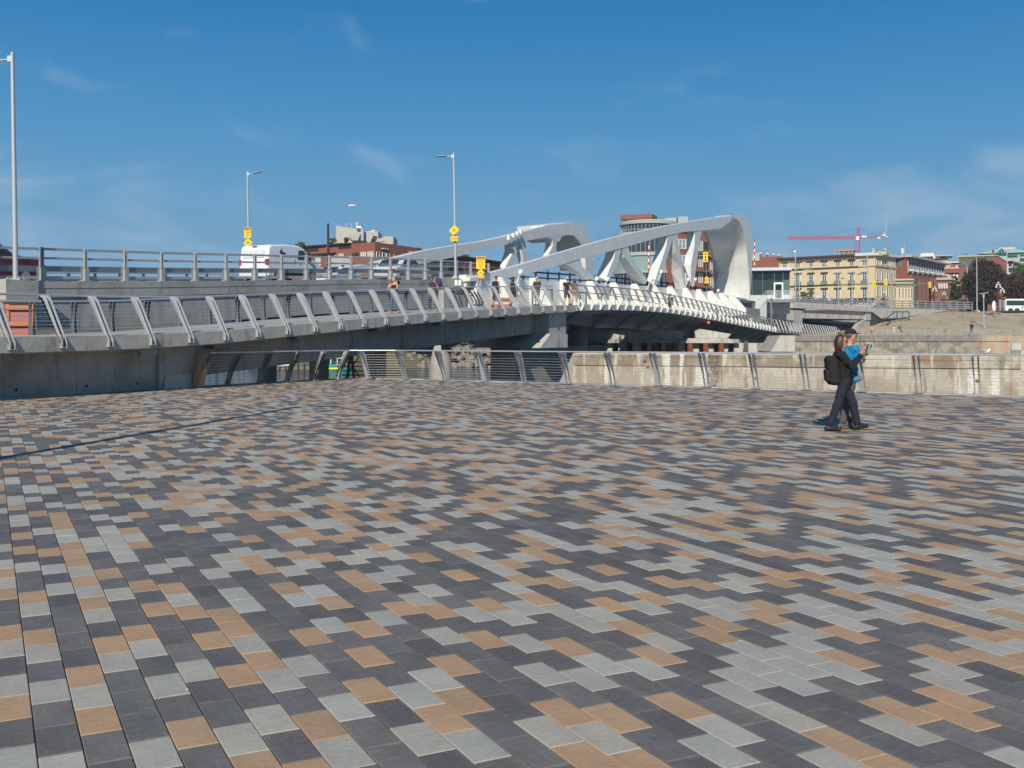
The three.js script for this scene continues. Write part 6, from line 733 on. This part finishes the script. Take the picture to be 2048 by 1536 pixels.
// forward +x, up y, her right +z. Joints are metres for a figure 1.7 m tall.
function person(label, pos, yaw, H, o) {
  const t = thing('person', label, 'person', pos, yaw), s = H / 1.7, c = o.cell ?? 0.016, fine = c < 0.014; t.scale.setScalar(s);
  const J = { head: [0.02, 1.565, 0], neck: [-0.02, 1.42, 0], chest: [-0.02, 1.25, 0], waist: [0, 1.03, 0], hip: [0, 0.92, 0], shR: [-0.02, 1.375, 0.175], shL: [-0.02, 1.375, -0.175], elR: [-0.03, 1.10, 0.225], elL: [-0.03, 1.10, -0.225], wrR: [0.05, 0.87, 0.235], wrL: [0.05, 0.87, -0.235], hpR: [0, 0.89, 0.085], hpL: [0, 0.89, -0.085], knR: [0.03, 0.48, 0.09], knL: [0.03, 0.48, -0.09], anR: [0, 0.085, 0.095], anL: [0, 0.085, -0.095], toR: [0.15, 0.03, 0.11], toL: [0.15, 0.03, -0.11], ...o.pose };
  const j = {}; for (const k in J) j[k] = V(...J[k]); const all = Object.values(j), w = o.wide ?? 1;
  const lean = (a, b, k) => a.clone().lerp(b, k), skin = skinM(o.skin ?? [0.48, 0.25, 0.16]);
  // skin: one continuous body
  const hd = j.head, B1 = [ell(hd.clone().add(V(0, 0.03, 0)), 0.095, 0.115, 0.076), ell(hd.clone().add(V(0.028, -0.055, 0)), 0.062, 0.065, 0.055), cone(j.neck.clone().add(V(0, -0.05, 0)), hd.clone().add(V(-0.01, -0.06, 0)), 0.055, 0.05), cone(j.chest, j.waist, 0.11, 0.10), ell(j.chest, 0.10, 0.17, 0.155 * w), cone(j.waist, j.hip, 0.10, 0.11)];
  if (fine || c < 0.02) B1.push(cone(hd.clone().add(V(0.085, 0.025, 0)), hd.clone().add(V(0.104, -0.018, 0)), 0.012, 0.017), ell(hd.clone().add(V(-0.005, 0.0, 0.078)), 0.02, 0.032, 0.012), ell(hd.clone().add(V(-0.005, 0.0, -0.078)), 0.02, 0.032, 0.012), ell(hd.clone().add(V(0.078, -0.058, 0)), 0.012, 0.01, 0.024));
  for (const q of ['R', 'L']) { B1.push(cone(j['sh' + q], j['el' + q], 0.048, 0.038), cone(j['el' + q], j['wr' + q], 0.039, 0.026), cone(j['hp' + q], j['kn' + q], 0.082 * w, 0.054), cone(j['kn' + q], lean(j['kn' + q], j['an' + q], 0.35), 0.052, 0.055), cone(lean(j['kn' + q], j['an' + q], 0.35), j['an' + q], 0.055, 0.036)); }
  const gs = [blob(B1, 0.035, c, ...bounds(all, 0.16))];
  for (const q of ['R', 'L']) { // palm and five bent fingers
    const W = j['wr' + q], d = W.clone().sub(j['el' + q]).normalize(), sg = q === 'R' ? 1 : -1, side = o['palm' + q] ? V(...o['palm' + q]).normalize() : V(0, 0, -sg), ac = d.clone().cross(side).normalize(), L = (a, b, e) => W.clone().addScaledVector(d, a).addScaledVector(ac, b).addScaledVector(side, e), curl = o.curl ?? 0.5;
    const pr = [ell(L(0.05, 0, 0), 0.034, 0.034, 0.034), cone(W, L(0.075, 0, 0), 0.024, 0.03)]; [-0.03, -0.01, 0.01, 0.03].forEach((b, i) => { const len = [0.062, 0.075, 0.07, 0.055][i], r = 0.0095; const a1 = L(0.085, b, 0), a2 = L(0.085 + len * 0.45, b * 1.05, 0.012 * curl), a3 = L(0.085 + len * (1 - 0.45 * curl), b, len * 0.6 * curl + 0.008); pr.push(cone(a1, a2, r, r * 0.95), cone(a2, a3, r * 0.95, r * 0.75)); }); pr.push(cone(L(0.03, -0.03 * sg, 0.005), L(0.065, -0.052 * sg, 0.025), 0.012, 0.0105), cone(L(0.065, -0.052 * sg, 0.025), L(0.095, -0.045 * sg, 0.04), 0.0105, 0.008));
    if (c < 0.03) gs.push(blob(pr, 0.008, fine ? 0.004 : 0.0085, ...bounds([W, L(0.17, 0, 0), L(0.08, 0.07, 0.06), L(0.08, -0.07, -0.04)], 0.03)));
  }
  obj('body', gs, skin, t);
  // clothes
  const top = [], sl = o.sleeve ?? 0.45; top.push(ell(j.chest.clone().add(V(0, 0.02, 0)), 0.118, 0.19, 0.178 * w), cone(j.chest, j.waist, 0.125 * w, 0.118 * w), ell(j.waist, 0.118 * w, 0.16, 0.15 * w), ell(j.hip.clone().add(V(0, 0.05, 0)), 0.125 * w, 0.12, 0.16 * w)); if (!o.tank) for (const q of ['R', 'L']) { top.push(cone(lean(j.neck, j['sh' + q], 0.35).add(V(0, -0.02, 0)), j['sh' + q], 0.06, 0.066)); if (sl <= 1) top.push(cone(j['sh' + q], lean(j['sh' + q], j['el' + q], sl), 0.066, 0.06)); else { top.push(cone(j['sh' + q], j['el' + q], 0.068, 0.054), cone(j['el' + q], lean(j['el' + q], j['wr' + q], sl - 1), 0.054, 0.041)); } } else for (const q of ['R', 'L']) top.push(cone(lean(j.neck, j['sh' + q], 0.55), lean(j.chest, j['sh' + q], 0.4), 0.05, 0.05));
  const hem = j.hip.y + (o.hem ?? 0.0), nk = j.neck.y - (o.neckline ?? 0.03); obj(o.topName ?? 'shirt', blob(top, 0.045, c, ...bounds([j.neck, j.hip, j.chest, j.shR, j.shL, j.elR, j.elL, j.wrR, j.wrL, j.waist], 0.2), (p) => Math.max(hem - p.y, p.y - nk - Math.abs(p.z) * 0.1), c < 0.02 ? 0.0065 : 0), cloth(o.top), t);
  const lg = o.leg ?? 1.9, bt = [ell(j.hip.clone().add(V(-0.01, -0.02, 0)), 0.128 * w, 0.13, 0.162 * w), cone(j.hip, j.hip.clone().add(V(0, 0.1, 0)), 0.11 * w, 0.105 * w)]; for (const q of ['R', 'L']) { bt.push(cone(j['hp' + q], lg <= 1 ? lean(j['hp' + q], j['kn' + q], lg) : j['kn' + q], 0.098 * w, lg <= 1 ? 0.085 : 0.073)); if (lg > 1) bt.push(cone(j['kn' + q], lean(j['kn' + q], j['an' + q], lg - 1), 0.074, o.flare ?? 0.06)); }
  obj(lg > 1 ? 'trousers' : 'shorts', blob(bt, 0.04, c, ...bounds([j.hip, j.hpR, j.hpL, j.knR, j.knL, j.anR, j.anL], 0.18), (p) => Math.max(p.y - j.hip.y - 0.1, 0.04 - p.y), c < 0.02 ? 0.0065 : 0), cloth(o.bottom), t);
  for (const q of ['R', 'L']) { const an = j['an' + q], to = j['to' + q], hl = an.clone().add(an.clone().sub(to).setY(0).normalize().multiplyScalar(0.055)).setY(Math.max(0.03, an.y - 0.055)); obj('shoe', blob([cone(hl, to, 0.042, 0.036), cone(an.clone().add(V(0, 0.0, 0)), lean(an, to, 0.5).setY(Math.max(0.045, (an.y + to.y) / 2)), 0.042, 0.04)], 0.02, Math.min(c, 0.014), ...bounds([hl, to, an], 0.07), (p) => (o.lift ?? 0) - p.y), std(o.shoe ?? [0.03, 0.03, 0.03], 0.5), t); }
  if (o.hair) { const hr = [ell(hd.clone().add(V(-0.018, 0.05, 0)), 0.098, 0.102, 0.084)]; if (o.long) hr.push(ell(hd.clone().add(V(-0.06, -0.03, 0)), 0.066, 0.13, 0.088), cone(hd.clone().add(V(-0.05, 0, 0)), hd.clone().add(V(-0.075, -o.long, 0)), 0.075, 0.045), ...[1, -1].map((k) => cone(hd.clone().add(V(-0.02, 0.03, k * 0.074)), hd.clone().add(V(-0.035, -o.long * 0.8, k * 0.075)), 0.028, 0.024))); if (o.curly) for (let i = 0; i < 14; i++) { const a = i * 2.4; hr.push(ell(hd.clone().add(V(-0.05 + 0.05 * Math.cos(a), 0.02 + 0.08 * Math.sin(i * 1.3), 0.085 * Math.sin(a))), 0.045, 0.05, 0.045)); } obj('hair', blob(hr, 0.02, Math.min(c, 0.018), ...bounds([hd, hd.clone().add(V(0, -(o.long ?? 0.1), 0))], 0.2), (p) => { const fx = p.x - hd.x, fy = p.y - hd.y; return fx > 0.012 && fy < 0.098 ? Math.min(fx - 0.012, 0.098 - fy) : -1; }), std(o.hair, 0.5), t); }
  if (o.cap) { const cp = [ell(hd.clone().add(V(-0.01, 0.072, 0)), 0.108, 0.088, 0.09)]; obj('cap', [blob(cp, 0.01, Math.min(c, 0.016), ...bounds([hd], 0.22), (p) => hd.y + 0.055 - p.y), ball(hd.clone().add(V(0.10, 0.062, 0)), 0.075, 12, 1.1, 0.14, 0.95)], cloth(o.cap), t); }
  if (o.shades) obj('sunglasses', [...[1, -1].map((k) => ball(hd.clone().add(V(0.083, 0.022, k * 0.034)), 0.027, 10, 0.5, 0.75, 1)), ...[1, -1].map((k) => bar(hd.clone().add(V(0.075, 0.026, k * 0.066)), hd.clone().add(V(-0.01, 0.02, k * 0.082)), 0.005, 5)), bar(hd.clone().add(V(0.094, 0.026, -0.02)), hd.clone().add(V(0.094, 0.026, 0.02)), 0.005, 5)], std([0.015, 0.013, 0.012], 0.2), t);
  else if (c < 0.02) obj('eyes', [1, -1].map((k) => ball(hd.clone().add(V(0.086, 0.02, k * 0.032)), 0.012, 8, 0.5, 0.7, 1)), std([0.04, 0.03, 0.025], 0.3), t).userData.kind = 'stuff';
  t.userData.joint = undefined; delete t.userData.joint; return [t, j, s];
}
const rel = (pos, yaw, s, p) => p.clone().multiplyScalar(s).applyAxisAngle(V(0, 1, 0), yaw).add(pos);
function pack(label, pos, yaw, s, at0, col, w = 0.15, h = 0.24, d = 0.15) { const o = thing('backpack', label, 'backpack', rel(pos, yaw, s, at0), yaw); o.scale.setScalar(s); const rb = (cx, cy, bx, by, bz, r) => (p) => { const x = Math.max(Math.abs(p.x - cx + (p.y - cy) * 0.12) - bx, 0), y = Math.max(Math.abs(p.y - cy) - by, 0), z = Math.max(Math.abs(p.z) - bz * (1 - 0.18 * clamp((p.y - cy) / h, 0, 1)), 0); return Math.sqrt(x * x + y * y + z * z) - r; }, r0 = Math.min(d, w) * 0.85; obj('bag', blob([rb(0, 0, d - r0, h - r0, w - r0, r0)], 0.01, 0.011, V(-0.35, -0.4, -0.35), V(0.35, 0.4, 0.35), null, 0.005), cloth(col), o); obj('front_pocket', blob([rb(-d * 0.8, -h * 0.34, d * 0.2, h * 0.3, w * 0.42, d * 0.3)], 0.01, 0.011, V(-0.4, -0.4, -0.3), V(0.2, 0.25, 0.3), null, 0.004), cloth(col.map((x) => x * 1.5)), o); obj('zip', curveTube([V(-d * 0.85, -h * 0.55, w * 0.55), V(-d * 0.75, 0, w * 0.82), V(-d * 0.5, h * 0.7, w * 0.62), V(-d * 0.45, h * 0.82, 0), V(-d * 0.5, h * 0.7, -w * 0.62)], 0.006, 24, 5), M.black, o); obj('handle', curveTube([V(d * 0.3, h * 0.97, -0.04), V(d * 0.3, h * 1.12, 0), V(d * 0.3, h * 0.97, 0.04)], 0.01, 10, 5), M.black, o); for (const k of [1, -1]) obj('strap', curveTube([V(d * 0.5, h * 0.75, k * w * 0.6), V(d * 0.9 + 0.1, h * 0.85, k * w * 0.75), V(d * 0.9 + 0.17, h * 0.3, k * w * 0.85), V(d * 0.9 + 0.1, -h * 0.45, k * w * 0.95), V(d * 0.4, -h * 0.6, k * w * 0.6)], 0.016, 20, 6), cloth(col.map((x) => x * 0.8)), o); return o; }
{ // the couple on the plaza
  const Z = 18.35, pw = onY(1688, 861.5, 0), [w, j, s] = person('woman walking right in black jacket and navy trousers, raising a phone', pw, 0.04, 1.665, { cell: 0.011, wide: 0.98, skin: [0.42, 0.20, 0.125], top: [0.008, 0.008, 0.009], bottom: [0.012, 0.014, 0.026], sleeve: 1.95, topName: 'jacket', hem: -0.035, hair: [0.045, 0.018, 0.011], long: 0.15, shades: 1, flare: 0.066, shoe: [0.012, 0.012, 0.014], curl: 0.9, palmR: [0.3, 0.1, -1], palmL: [0.3, 0.1, 1],
    pose: { head: [-0.045, 1.575, 0], neck: [-0.075, 1.44, 0], chest: [-0.06, 1.25, 0], waist: [-0.02, 1.03, 0], hip: [-0.01, 0.91, 0], shR: [-0.11, 1.36, 0.165], shL: [-0.05, 1.36, -0.165], elR: [0.085, 1.145, 0.20], elL: [0.17, 1.16, -0.14], wrR: [0.27, 1.355, 0.07], wrL: [0.345, 1.34, -0.07], hpR: [-0.02, 0.88, 0.085], hpL: [0.0, 0.88, -0.085], knR: [-0.15, 0.47, 0.09], knL: [0.19, 0.485, -0.08], anR: [-0.29, 0.105, 0.09], anL: [0.27, 0.105, -0.08], toR: [-0.13, 0.034, 0.11], toL: [0.45, 0.075, -0.10] } });
  pack('bulging dark backpack on the back of the woman in black', pw, 0.04, s, V(-0.225, 1.08, 0.02), [0.014, 0.011, 0.012], 0.155, 0.265, 0.098);
  { const ph = thing('phone', 'pale green phone held up by the woman in black', 'phone', rel(pw, 0.04, s, V(0.405, 1.44, 0.0)), 0.04); obj('case', poly([[-0.012, -0.07], [0.028, -0.065], [0.062, 0.075], [0.02, 0.07]], -0.04, 0.04, 0.005), std([0.16, 0.27, 0.25], 0.4), ph); obj('screen', poly([[-0.014, -0.062], [-0.012, -0.062], [0.02, 0.062], [0.018, 0.062]], -0.034, 0.034), M.black, ph); }
  { const cm = thing('camera', 'small blue and red camera pouch hanging at the hip of the woman in black', 'camera', rel(pw, 0.04, s, V(0.19, 0.93, 0.13)), 0.04); obj('pouch', ball(V(0, 0, 0), 0.072, 14, 1.15, 0.75, 0.6).rotateZ(0.45), std([0.02, 0.16, 0.30], 0.7), cm); obj('red_trim', [ball(V(0.045, 0.0, 0.03), 0.036, 10, 1, 0.7, 0.8)], std([0.45, 0.04, 0.04], 0.6), cm); obj('strap', curveTube([V(-0.05, 0.05, 0), V(-0.16, 0.1, 0.04), V(-0.26, 0.3, 0.06)], 0.008, 12, 5), M.black, cm); }
  const pm2 = onY(1697, 855.5, 0), [m, jm, sm] = person('man in bright blue polo shirt and black cap, half hidden behind the woman in black', pm2, 0.35, 1.79, { cell: 0.011, wide: 1.08, skin: [0.44, 0.22, 0.15], top: [0.0, 0.20, 0.42], bottom: [0.085, 0.075, 0.068], sleeve: 0.8, hem: -0.06, topName: 'polo_shirt', hair: [0.10, 0.085, 0.075], cap: [0.012, 0.012, 0.014], shades: 1, shoe: [0.10, 0.09, 0.09], curl: 0.9, palmR: [0.3, 0.1, -1], palmL: [0.3, 0.1, 1], flare: 0.07,
    pose: { head: [0.05, 1.555, 0], neck: [0.0, 1.43, 0], elR: [0.12, 1.16, 0.21], elL: [0.14, 1.17, -0.2], wrR: [0.31, 1.31, 0.08], wrL: [0.33, 1.33, -0.07], knR: [-0.10, 0.47, 0.09], knL: [0.12, 0.49, -0.09], anR: [-0.2, 0.1, 0.09], anL: [0.12, 0.085, -0.09], toR: [-0.06, 0.032, 0.1], toL: [0.27, 0.03, -0.1] } });
  { const cm = thing('camera', 'small grey camera held up by the man in the blue polo shirt', 'camera', rel(pm2, 0.35, sm, V(0.40, 1.40, 0)), 0.35); obj('camera_body', poly([[-0.02, -0.035], [0.03, -0.035], [0.03, 0.035], [-0.02, 0.035]], -0.06, 0.06, 0.006), std([0.16, 0.14, 0.13], 0.5), cm); obj('lens', bar(V(0.03, 0, 0), V(0.075, 0, 0), 0.028, 14), M.black, cm); }
  for (const [x, z] of [[-0.13, 0.1], [0.2, -0.1]]) obj('red_sole', ball(V(x, 0.014, z), 0.06, 12, 1.9, 0.2, 0.75), std([0.55, 0.08, 0.07], 0.7), m);
  obj('collar', new THREE.TorusGeometry(0.062, 0.007, 6, 24).rotateX(Math.PI / 2).scale(1.1, 1, 1).translate(0, 1.42, 0), std([0.55, 0.6, 0.05], 0.8), m, 'yellow green collar edge'); obj('cap_badge', [[0.03, 0.13, 0.075], [-0.02, 0.145, 0.07]].map(([x, y, z]) => ball(V(0.05 + x, 1.555 + y, z), 0.008, 6)), M.yellow, m).userData.kind = 'stuff';
}
const walkB = (k) => ({ knR: [0.12, 0.50, 0.09], knL: [-0.06, 0.47, -0.09], anR: [0.14 * k, 0.09, 0.09], anL: [-0.22 * k, 0.13, -0.09], toR: [0.29 * k, 0.03, 0.1], toL: [-0.08 * k, 0.04, -0.1] });
const onRamp = (px, v) => { const u = uAt(px, v); return B(u, v, deckY(u)); }, UP = TH, DOWN = TH + Math.PI;
{
  let p = onRamp(789, 2.3); const [a, ja, sa] = person('woman in black tank top and jeans on the ramp, hands at a blue neck roll', p, DOWN - 0.35, 1.72, { cell: 0.019, tank: 1, neckline: 0.12, top: [0.018, 0.018, 0.02], bottom: [0.06, 0.10, 0.17], skin: [0.5, 0.27, 0.18], hair: [0.05, 0.025, 0.015], long: 0.14, shades: 1, shoe: [0.42, 0.22, 0.12], pose: { elR: [0.10, 1.16, 0.33], elL: [0.10, 1.16, -0.33], wrR: [0.08, 1.36, 0.27], wrL: [0.08, 1.36, -0.27], ...walkB(0.8) } });
  { const r = thing('travel_pillow', 'dark blue roll resting on the shoulders of the woman in the tank top', 'pillow', rel(p, DOWN - 0.35, sa, V(-0.05, 1.41, 0)), DOWN - 0.35); obj('roll', curveTube([V(0.06, -0.01, 0.31), V(-0.02, 0.03, 0.18), V(-0.07, 0.04, 0), V(-0.02, 0.03, -0.18), V(0.06, -0.01, -0.31)], 0.075, 20, 10), cloth([0.045, 0.065, 0.12]), r); }
  p = onRamp(866, 2.2); const [b, jb, sb] = person('man in dark purple tee, cap and sunglasses coming down the ramp', p, DOWN - 0.2, 1.74, { cell: 0.019, wide: 1.1, top: [0.055, 0.035, 0.06], bottom: [0.03, 0.045, 0.075], skin: [0.46, 0.23, 0.15], hair: [0.04, 0.025, 0.02], cap: [0.05, 0.045, 0.05], shades: 1, shoe: [0.3, 0.22, 0.17], pose: { ...walkB(0.9), elL: [0.0, 1.16, -0.3], wrL: [0.12, 1.38, -0.24] } }); pack('big blue backpack slung on the left shoulder of the man in purple', p, DOWN - 0.2, sb, V(-0.15, 1.38, -0.2), [0.04, 0.06, 0.13], 0.15, 0.23, 0.16);
  p = onRamp(992, 2.2); const [c, jc, sc] = person('man with cropped hair and black sleeveless top walking up the ramp', p, UP - 0.1, 1.76, { cell: 0.019, tank: 1, top: [0.016, 0.016, 0.018], bottom: [0.03, 0.025, 0.025], leg: 1.25, skin: [0.42, 0.21, 0.14], hair: [0.08, 0.045, 0.03], pose: walkB(1) }); pack('black backpack on the man with cropped hair', p, UP - 0.1, sc, V(-0.22, 1.2, 0.05), [0.02, 0.024, 0.028], 0.14, 0.2, 0.12);
  person('woman with curly dark hair in black and turquoise top on the ramp', onRamp(1026, 2.4), UP - 0.2, 1.70, { cell: 0.019, tank: 1, top: [0.015, 0.025, 0.03], bottom: [0.02, 0.02, 0.022], leg: 0.7, skin: [0.52, 0.26, 0.17], hair: [0.045, 0.018, 0.015], long: 0.12, curly: 1, pose: { ...walkB(0.7), elR: [0.0, 1.12, 0.26], wrR: [0.16, 0.95, 0.24] } });
  { const q = onRamp(1036, 2.6), o = thing('white_shirt', 'white shirt hung over the arm of the woman with curly hair', 'shirt', q.clone().add(V(0, 0.9, 0)), UP); obj('cloth', blob([ell(V(0, 0.1, 0), 0.05, 0.35, 0.1), ell(V(0.02, -0.1, 0.02), 0.05, 0.25, 0.07)], 0.03, 0.02, V(-0.2, -0.5, -0.25), V(0.2, 0.6, 0.25)), cloth([0.62, 0.64, 0.7]), o); }
  person('bald man with sunglasses in dark grey jacket and grey shorts facing the plaza', onRamp(1074, 2.3), DOWN - 0.25, 1.78, { cell: 0.019, wide: 1.12, top: [0.045, 0.047, 0.046], topName: 'jacket', sleeve: 1.9, bottom: [0.10, 0.105, 0.11], leg: 0.95, skin: [0.5, 0.26, 0.18], shades: 1, shoe: [0.02, 0.02, 0.02], hem: -0.05, pose: { elR: [0.02, 1.1, 0.28], elL: [0.02, 1.1, -0.28], wrR: [0.15, 0.95, 0.12], wrL: [0.15, 0.95, -0.1] } });
  person('man in black tee and pale cap walking away where the ramp meets the steel', onRamp(1134, 2.2), UP, 1.80, { cell: 0.02, top: [0.016, 0.016, 0.02], bottom: [0.05, 0.055, 0.07], leg: 0.95, cap: [0.5, 0.48, 0.42], hair: [0.12, 0.07, 0.04], skin: [0.5, 0.27, 0.19], pose: walkB(0.9) });
  person('long-haired woman in grey and black top and khaki trousers walking away', onRamp(1149, 2.0), UP, 1.74, { cell: 0.02, top: [0.13, 0.125, 0.125], bottom: [0.36, 0.25, 0.15], hair: [0.05, 0.022, 0.016], long: 0.2, skin: [0.48, 0.25, 0.17], shoe: [0.5, 0.06, 0.04], pose: walkB(1) });
  person('man in black tee and dark shorts walking away on the arched walkway', onRamp(1341, 2.6), UP, 1.78, { cell: 0.024, wide: 1.12, top: [0.02, 0.019, 0.022], bottom: [0.035, 0.03, 0.032], leg: 0.95, hair: [0.05, 0.025, 0.02], skin: [0.46, 0.24, 0.17], pose: walkB(1) });
  person('person in pale blue shirt and jeans leaning forward on the arched walkway', onRamp(1433, 2.8), UP, 1.72, { cell: 0.026, top: [0.2, 0.28, 0.38], bottom: [0.06, 0.08, 0.12], hair: [0.05, 0.03, 0.02], pose: { ...walkB(1), head: [0.24, 1.5, 0], neck: [0.16, 1.38, 0], chest: [0.08, 1.22, 0], shR: [0.14, 1.32, 0.17], shL: [0.14, 1.32, -0.17] } });
  person('person in white shirt left of the turquoise one on the walkway', onRamp(1503, 3.0), UP, 1.68, { cell: 0.03, top: [0.6, 0.6, 0.6], bottom: [0.3, 0.3, 0.33], hair: [0.28, 0.12, 0.05], long: 0.12, pose: walkB(1) });
  person('broad person in turquoise shirt on the far walkway', onRamp(1515, 3.2), UP, 1.78, { cell: 0.03, wide: 1.35, top: [0.0, 0.27, 0.28], bottom: [0.04, 0.04, 0.06], hair: [0.05, 0.03, 0.02], pose: walkB(1) });
  person('person in dark red top beyond the walkway fins', onRamp(1547, 3.4), DOWN, 1.72, { cell: 0.035, top: [0.12, 0.015, 0.02], bottom: [0.03, 0.03, 0.03], hair: [0.03, 0.02, 0.02] });
  person('man in pale blue shirt beside the pink one on the far walkway', onRamp(1568, 3.6), UP, 1.80, { cell: 0.035, top: [0.22, 0.34, 0.58], bottom: [0.1, 0.1, 0.1], hair: [0.1, 0.06, 0.04] }); person('person in pale pink shirt and white cap on the far walkway', onRamp(1576, 3.4), UP, 1.76, { cell: 0.035, top: [0.66, 0.52, 0.54], bottom: [0.1, 0.1, 0.12], cap: [0.65, 0.65, 0.62] });
  const far = (x, Z) => V((x - CX) * Z / F, 2.03, -Z);
  person('person in white top and dark shorts on the path by the stairs', far(1743.5, 150), 2.6, 1.62, { cell: 0.035, top: [0.5, 0.5, 0.5], bottom: [0.05, 0.05, 0.06], leg: 0.8, hair: [0.06, 0.03, 0.02], pose: walkB(1) }); person('person in a short white outfit on the sandy path', far(1788, 152), 0.3, 1.66, { cell: 0.035, top: [0.66, 0.65, 0.63], bottom: [0.64, 0.63, 0.62], leg: 0.6, hair: [0.2, 0.12, 0.06], pose: walkB(1) });
  const q = far(1802, 150); const [d1, d2, d3] = person('man in blue grey shirt walking right on the sandy path', q, 0, 1.74, { cell: 0.035, top: [0.16, 0.21, 0.26], bottom: [0.05, 0.05, 0.05], leg: 0.9, hair: [0.04, 0.03, 0.02], pose: walkB(1.2) }); pack('blue backpack on the man on the sandy path', q, 0, d3, V(-0.22, 1.2, 0), [0.03, 0.09, 0.14], 0.14, 0.22, 0.13);
  person('man in black jacket and jeans striding right below the slim path lamp', far(1943, 132), 0.1, 1.8, { cell: 0.03, wide: 1.1, top: [0.025, 0.02, 0.02], topName: 'jacket', sleeve: 1.9, bottom: [0.06, 0.10, 0.17], hair: [0.05, 0.03, 0.02], skin: [0.46, 0.24, 0.17], pose: { ...walkB(1.5), elR: [0.05, 1.12, 0.24], wrR: [0.2, 1.35, 0.12], elL: [0.05, 1.12, -0.24], wrL: [0.2, 1.35, -0.1] } });
}
{ // cyclist on the far lane, bicycle on the walkway
  const bike = (label, p, ry, c) => { const o = thing('bicycle', label, 'bicycle', p, ry); for (const x of [-0.52, 0.52]) { const w = obj('wheel', new THREE.TorusGeometry(0.33, 0.02, 6, 28).translate(x, 0.34, 0), M.rubber, o); const sp = new THREE.Mesh(join([...Array(8)].map((_, i) => bar(V(x, 0.34, 0), V(x + 0.32 * Math.cos(i * 0.785), 0.34 + 0.32 * Math.sin(i * 0.785), 0), 0.004, 4))), M.galv); sp.name = 'spokes'; w.add(sp); } const q = [[-0.52, 0.34], [-0.1, 0.32], [0.38, 0.78], [-0.2, 0.82], [-0.52, 0.34]].map(([x, y]) => V(x, y, 0)); obj('frame', [...polyTube(q, 0.022, 6), bar(V(-0.1, 0.32, 0), V(-0.22, 0.92, 0), 0.02, 6), bar(V(0.52, 0.34, 0), V(0.36, 0.95, 0), 0.02, 6)], std(c, 0.4), o); obj('handlebar', bar(V(0.38, 0.98, -0.28), V(0.38, 0.98, 0.28), 0.018, 6), M.black, o); obj('saddle', ball(V(-0.23, 0.95, 0), 0.1, 8, 1.3, 0.35, 0.7), M.black, o); return o; };
  const u = uAt(681, 20.5), p = B(u, 20.5, roadY(u) - 0.2); bike('red-bagged bicycle ridden along the far lane behind the railing', p, UP, [0.3, 0.02, 0.02]);
  person('cyclist in dark helmet and red top on the far lane', p, UP, 1.76, { cell: 0.026, top: [0.42, 0.05, 0.03], bottom: [0.03, 0.03, 0.03], leg: 0.9, cap: [0.015, 0.02, 0.05], hair: [0.04, 0.03, 0.02], pose: { head: [0.28, 1.62, 0], neck: [0.16, 1.52, 0], chest: [0.05, 1.38, 0], waist: [-0.14, 1.15, 0], hip: [-0.22, 1.03, 0], shR: [0.12, 1.46, 0.17], shL: [0.12, 1.46, -0.17], elR: [0.28, 1.22, 0.22], elL: [0.28, 1.22, -0.22], wrR: [0.37, 1.02, 0.24], wrL: [0.37, 1.02, -0.24], hpR: [-0.2, 1.0, 0.085], hpL: [-0.2, 1.0, -0.085], knR: [0.12, 0.8, 0.1], knL: [0.08, 0.62, -0.1], anR: [-0.05, 0.46, 0.11], anL: [-0.06, 0.24, -0.11], toR: [0.08, 0.42, 0.11], toL: [0.07, 0.2, -0.11] } });
  const v = 2.9, uu = uAt(1404, v); bike('dark bicycle standing on the arched walkway', B(uu, v, deckY(uu)), UP + 0.5, [0.03, 0.03, 0.035]);
}
{ // the lamp left of the frame whose long shadow crosses the paving
  const b = V(-7.77, 0.0, -8.95), o = wthing('street_lamp', 'plaza lamp outside the left edge, seen by its long shadow on the paving', 'street lamp', b); P(o, 'pole', bar(b, b.clone().setY(9.7), 0.12, 14, 0.085), pole); P(o, 'arm', bar(V(b.x, 9.55, b.z), V(b.x + 0.35, 9.63, b.z - 0.12), 0.03, 8), pole); P(o, 'lamp_head', ball(V(b.x + 0.6, 9.65, b.z - 0.22), 0.13, 12, 2.9, 0.5, 1.3), M.galvDark);
}
scene.fog = new THREE.FogExp2(new THREE.Color(0.62, 0.72, 0.82), 0.00022);
renderer.render(scene, camera);
